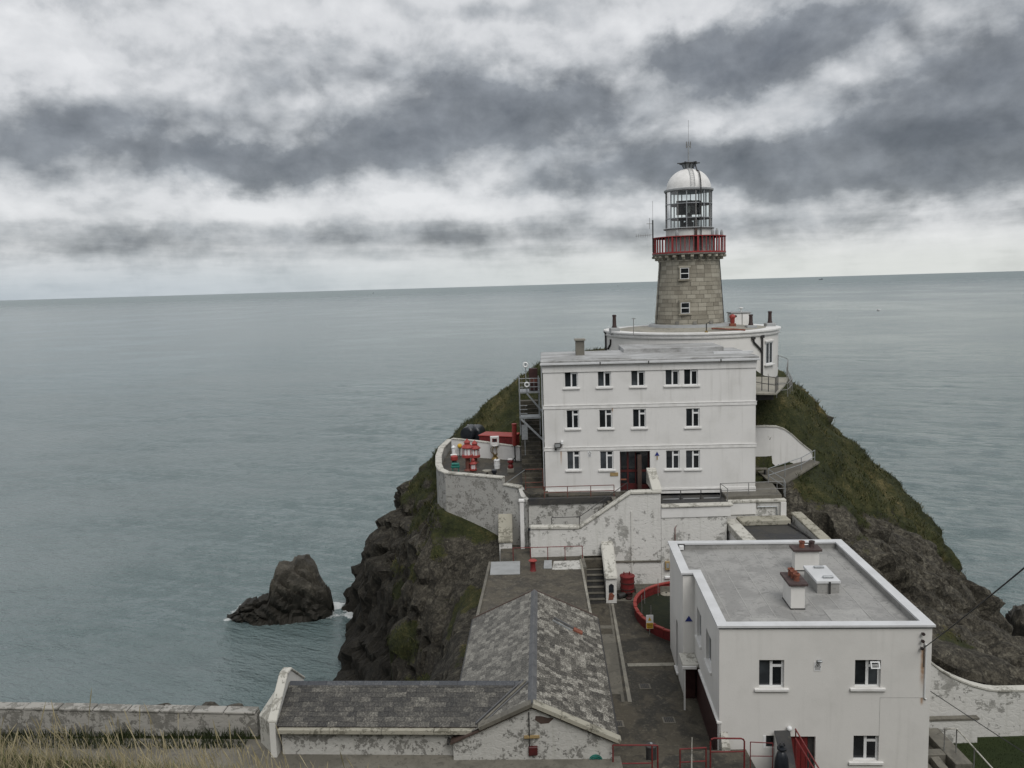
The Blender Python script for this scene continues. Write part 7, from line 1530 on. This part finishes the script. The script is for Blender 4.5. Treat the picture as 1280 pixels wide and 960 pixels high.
# ------------------------------------------------------------------ cables, ships, gull
def far_things():
    a = HP(0, 0, 0); ia, iz = HUV(1151, 809); A = HP(ia, -.16, iz)
    def cable(name, label, A, B, sag, r, mat='cable'):
        t = T(name, label, 'cable', tuple(A)); n = 24; A, B = Vector(A), Vector(B)
        MB().tube([A.lerp(B, k / n) - Zu * (sag * 4 * (k / n) * (1 - k / n)) for k in range(n + 1)], r, 5).build('wire', mat, t, True)
    B = PY(1282, 703, 20.0); d = (B - A); cable('overhead_cable', 'dark overhead cable rising right from the house corner', A, A + d * 1.7, .12, .022)
    C0 = PY(1160, 862, 33.8); D = PY(1285, 942, 30.0); cable('overhead_cable', 'thin black wire slanting across the garden wall at the right', C0, C0 + (D - C0) * 2.0, .05, .018)
    # far ships
    for px, py, dist, L, lab, kind in ((1026, 347.6, 9000, 48, 'dark cargo ship on the horizon right of the lighthouse', 0), (466, 361.4, 7000, 13, 'tiny sailing boat on the horizon left of the lighthouse', 1), (772, 357.5, 7500, 9, 'speck of a small boat just left of the tower on the horizon', 1)):
        q = PY(px, py, dist); t = T('ship' if kind == 0 else 'sailing_boat', lab, 'ship' if kind == 0 else 'boat', (q.x, dist, 0)); x = q.x
        MB().prism([(x - L / 2, dist), (x - L * .4, dist - L * .09), (x + L * .4, dist - L * .09), (x + L / 2, dist), (x + L * .4, dist + L * .09), (x - L * .4, dist + L * .09)], -1, L * .10).build('hull', 'ship_grey', t)
        if kind == 0: MB().box(x + L * .12, x + L * .36, dist - 3, dist + 3, L * .1, L * .24).build('bridge', 'ship_grey', t); MB().box(x - L * .3, x + L * .05, dist - 3, dist + 3, L * .1, L * .15).build('deck_cargo', 'ship_grey', t); MB().tube([(x + L * .2, dist, L * .24), (x + L * .2, dist, L * .36)], .5).build('mast', 'ship_grey', t)
        else: MB().tube([(x, dist, L * .1), (x, dist, L * 1.2)], .12).build('mast', 'ship_grey', t); MB().add([(x + .2, dist, L * .2), (x + L * .42, dist + .3, L * .2), (x + .2, dist, L * 1.15), (x + .2, dist + .3, L * .2), (x + L * .42, dist + .6, L * .2), (x + .2, dist + .3, L * 1.15)], [(0, 1, 2), (5, 4, 3), (0, 3, 4, 1), (1, 4, 5, 2), (2, 5, 3, 0)]).build('sail', 'ship_grey', t)
    # gull
    c = PY(1098, 388, 95); bm = MB(); bm.tube([c + Vector((-.25, -.05, -.02)), c + Vector((-.15, -.03, 0)), c, c + Vector((.16, .03, .02)), c + Vector((.26, .05, .03)), c + Vector((.31, .06, .02))], [.015, .06, .085, .06, .05, .01], 8)
    t = T('gull', 'gull gliding over the sea at the right', 'bird', tuple(c)); bm.build('body', 'gull_white', t, True)
    for s in (-1, 1):
        W_ = [(0.05, 0, .03), (.02, .35, .16), (-.10, .72, .10), (-.22, .70, .09), (-.14, .34, .14), (-.10, 0, .02)]
        V = [c + Vector((x + y * s * .55, y * s * .84, z)) for x, y, z in W_]; MB().add(V + [v - Zu * .02 for v in V], [(0, 1, 4, 5), (1, 2, 3, 4), (11, 10, 7, 6), (10, 9, 8, 7)] + [(i, (i + 1) % 6, 6 + (i + 1) % 6, 6 + i) for i in range(6)]).build('wing', 'gull_white', t)
far_things()
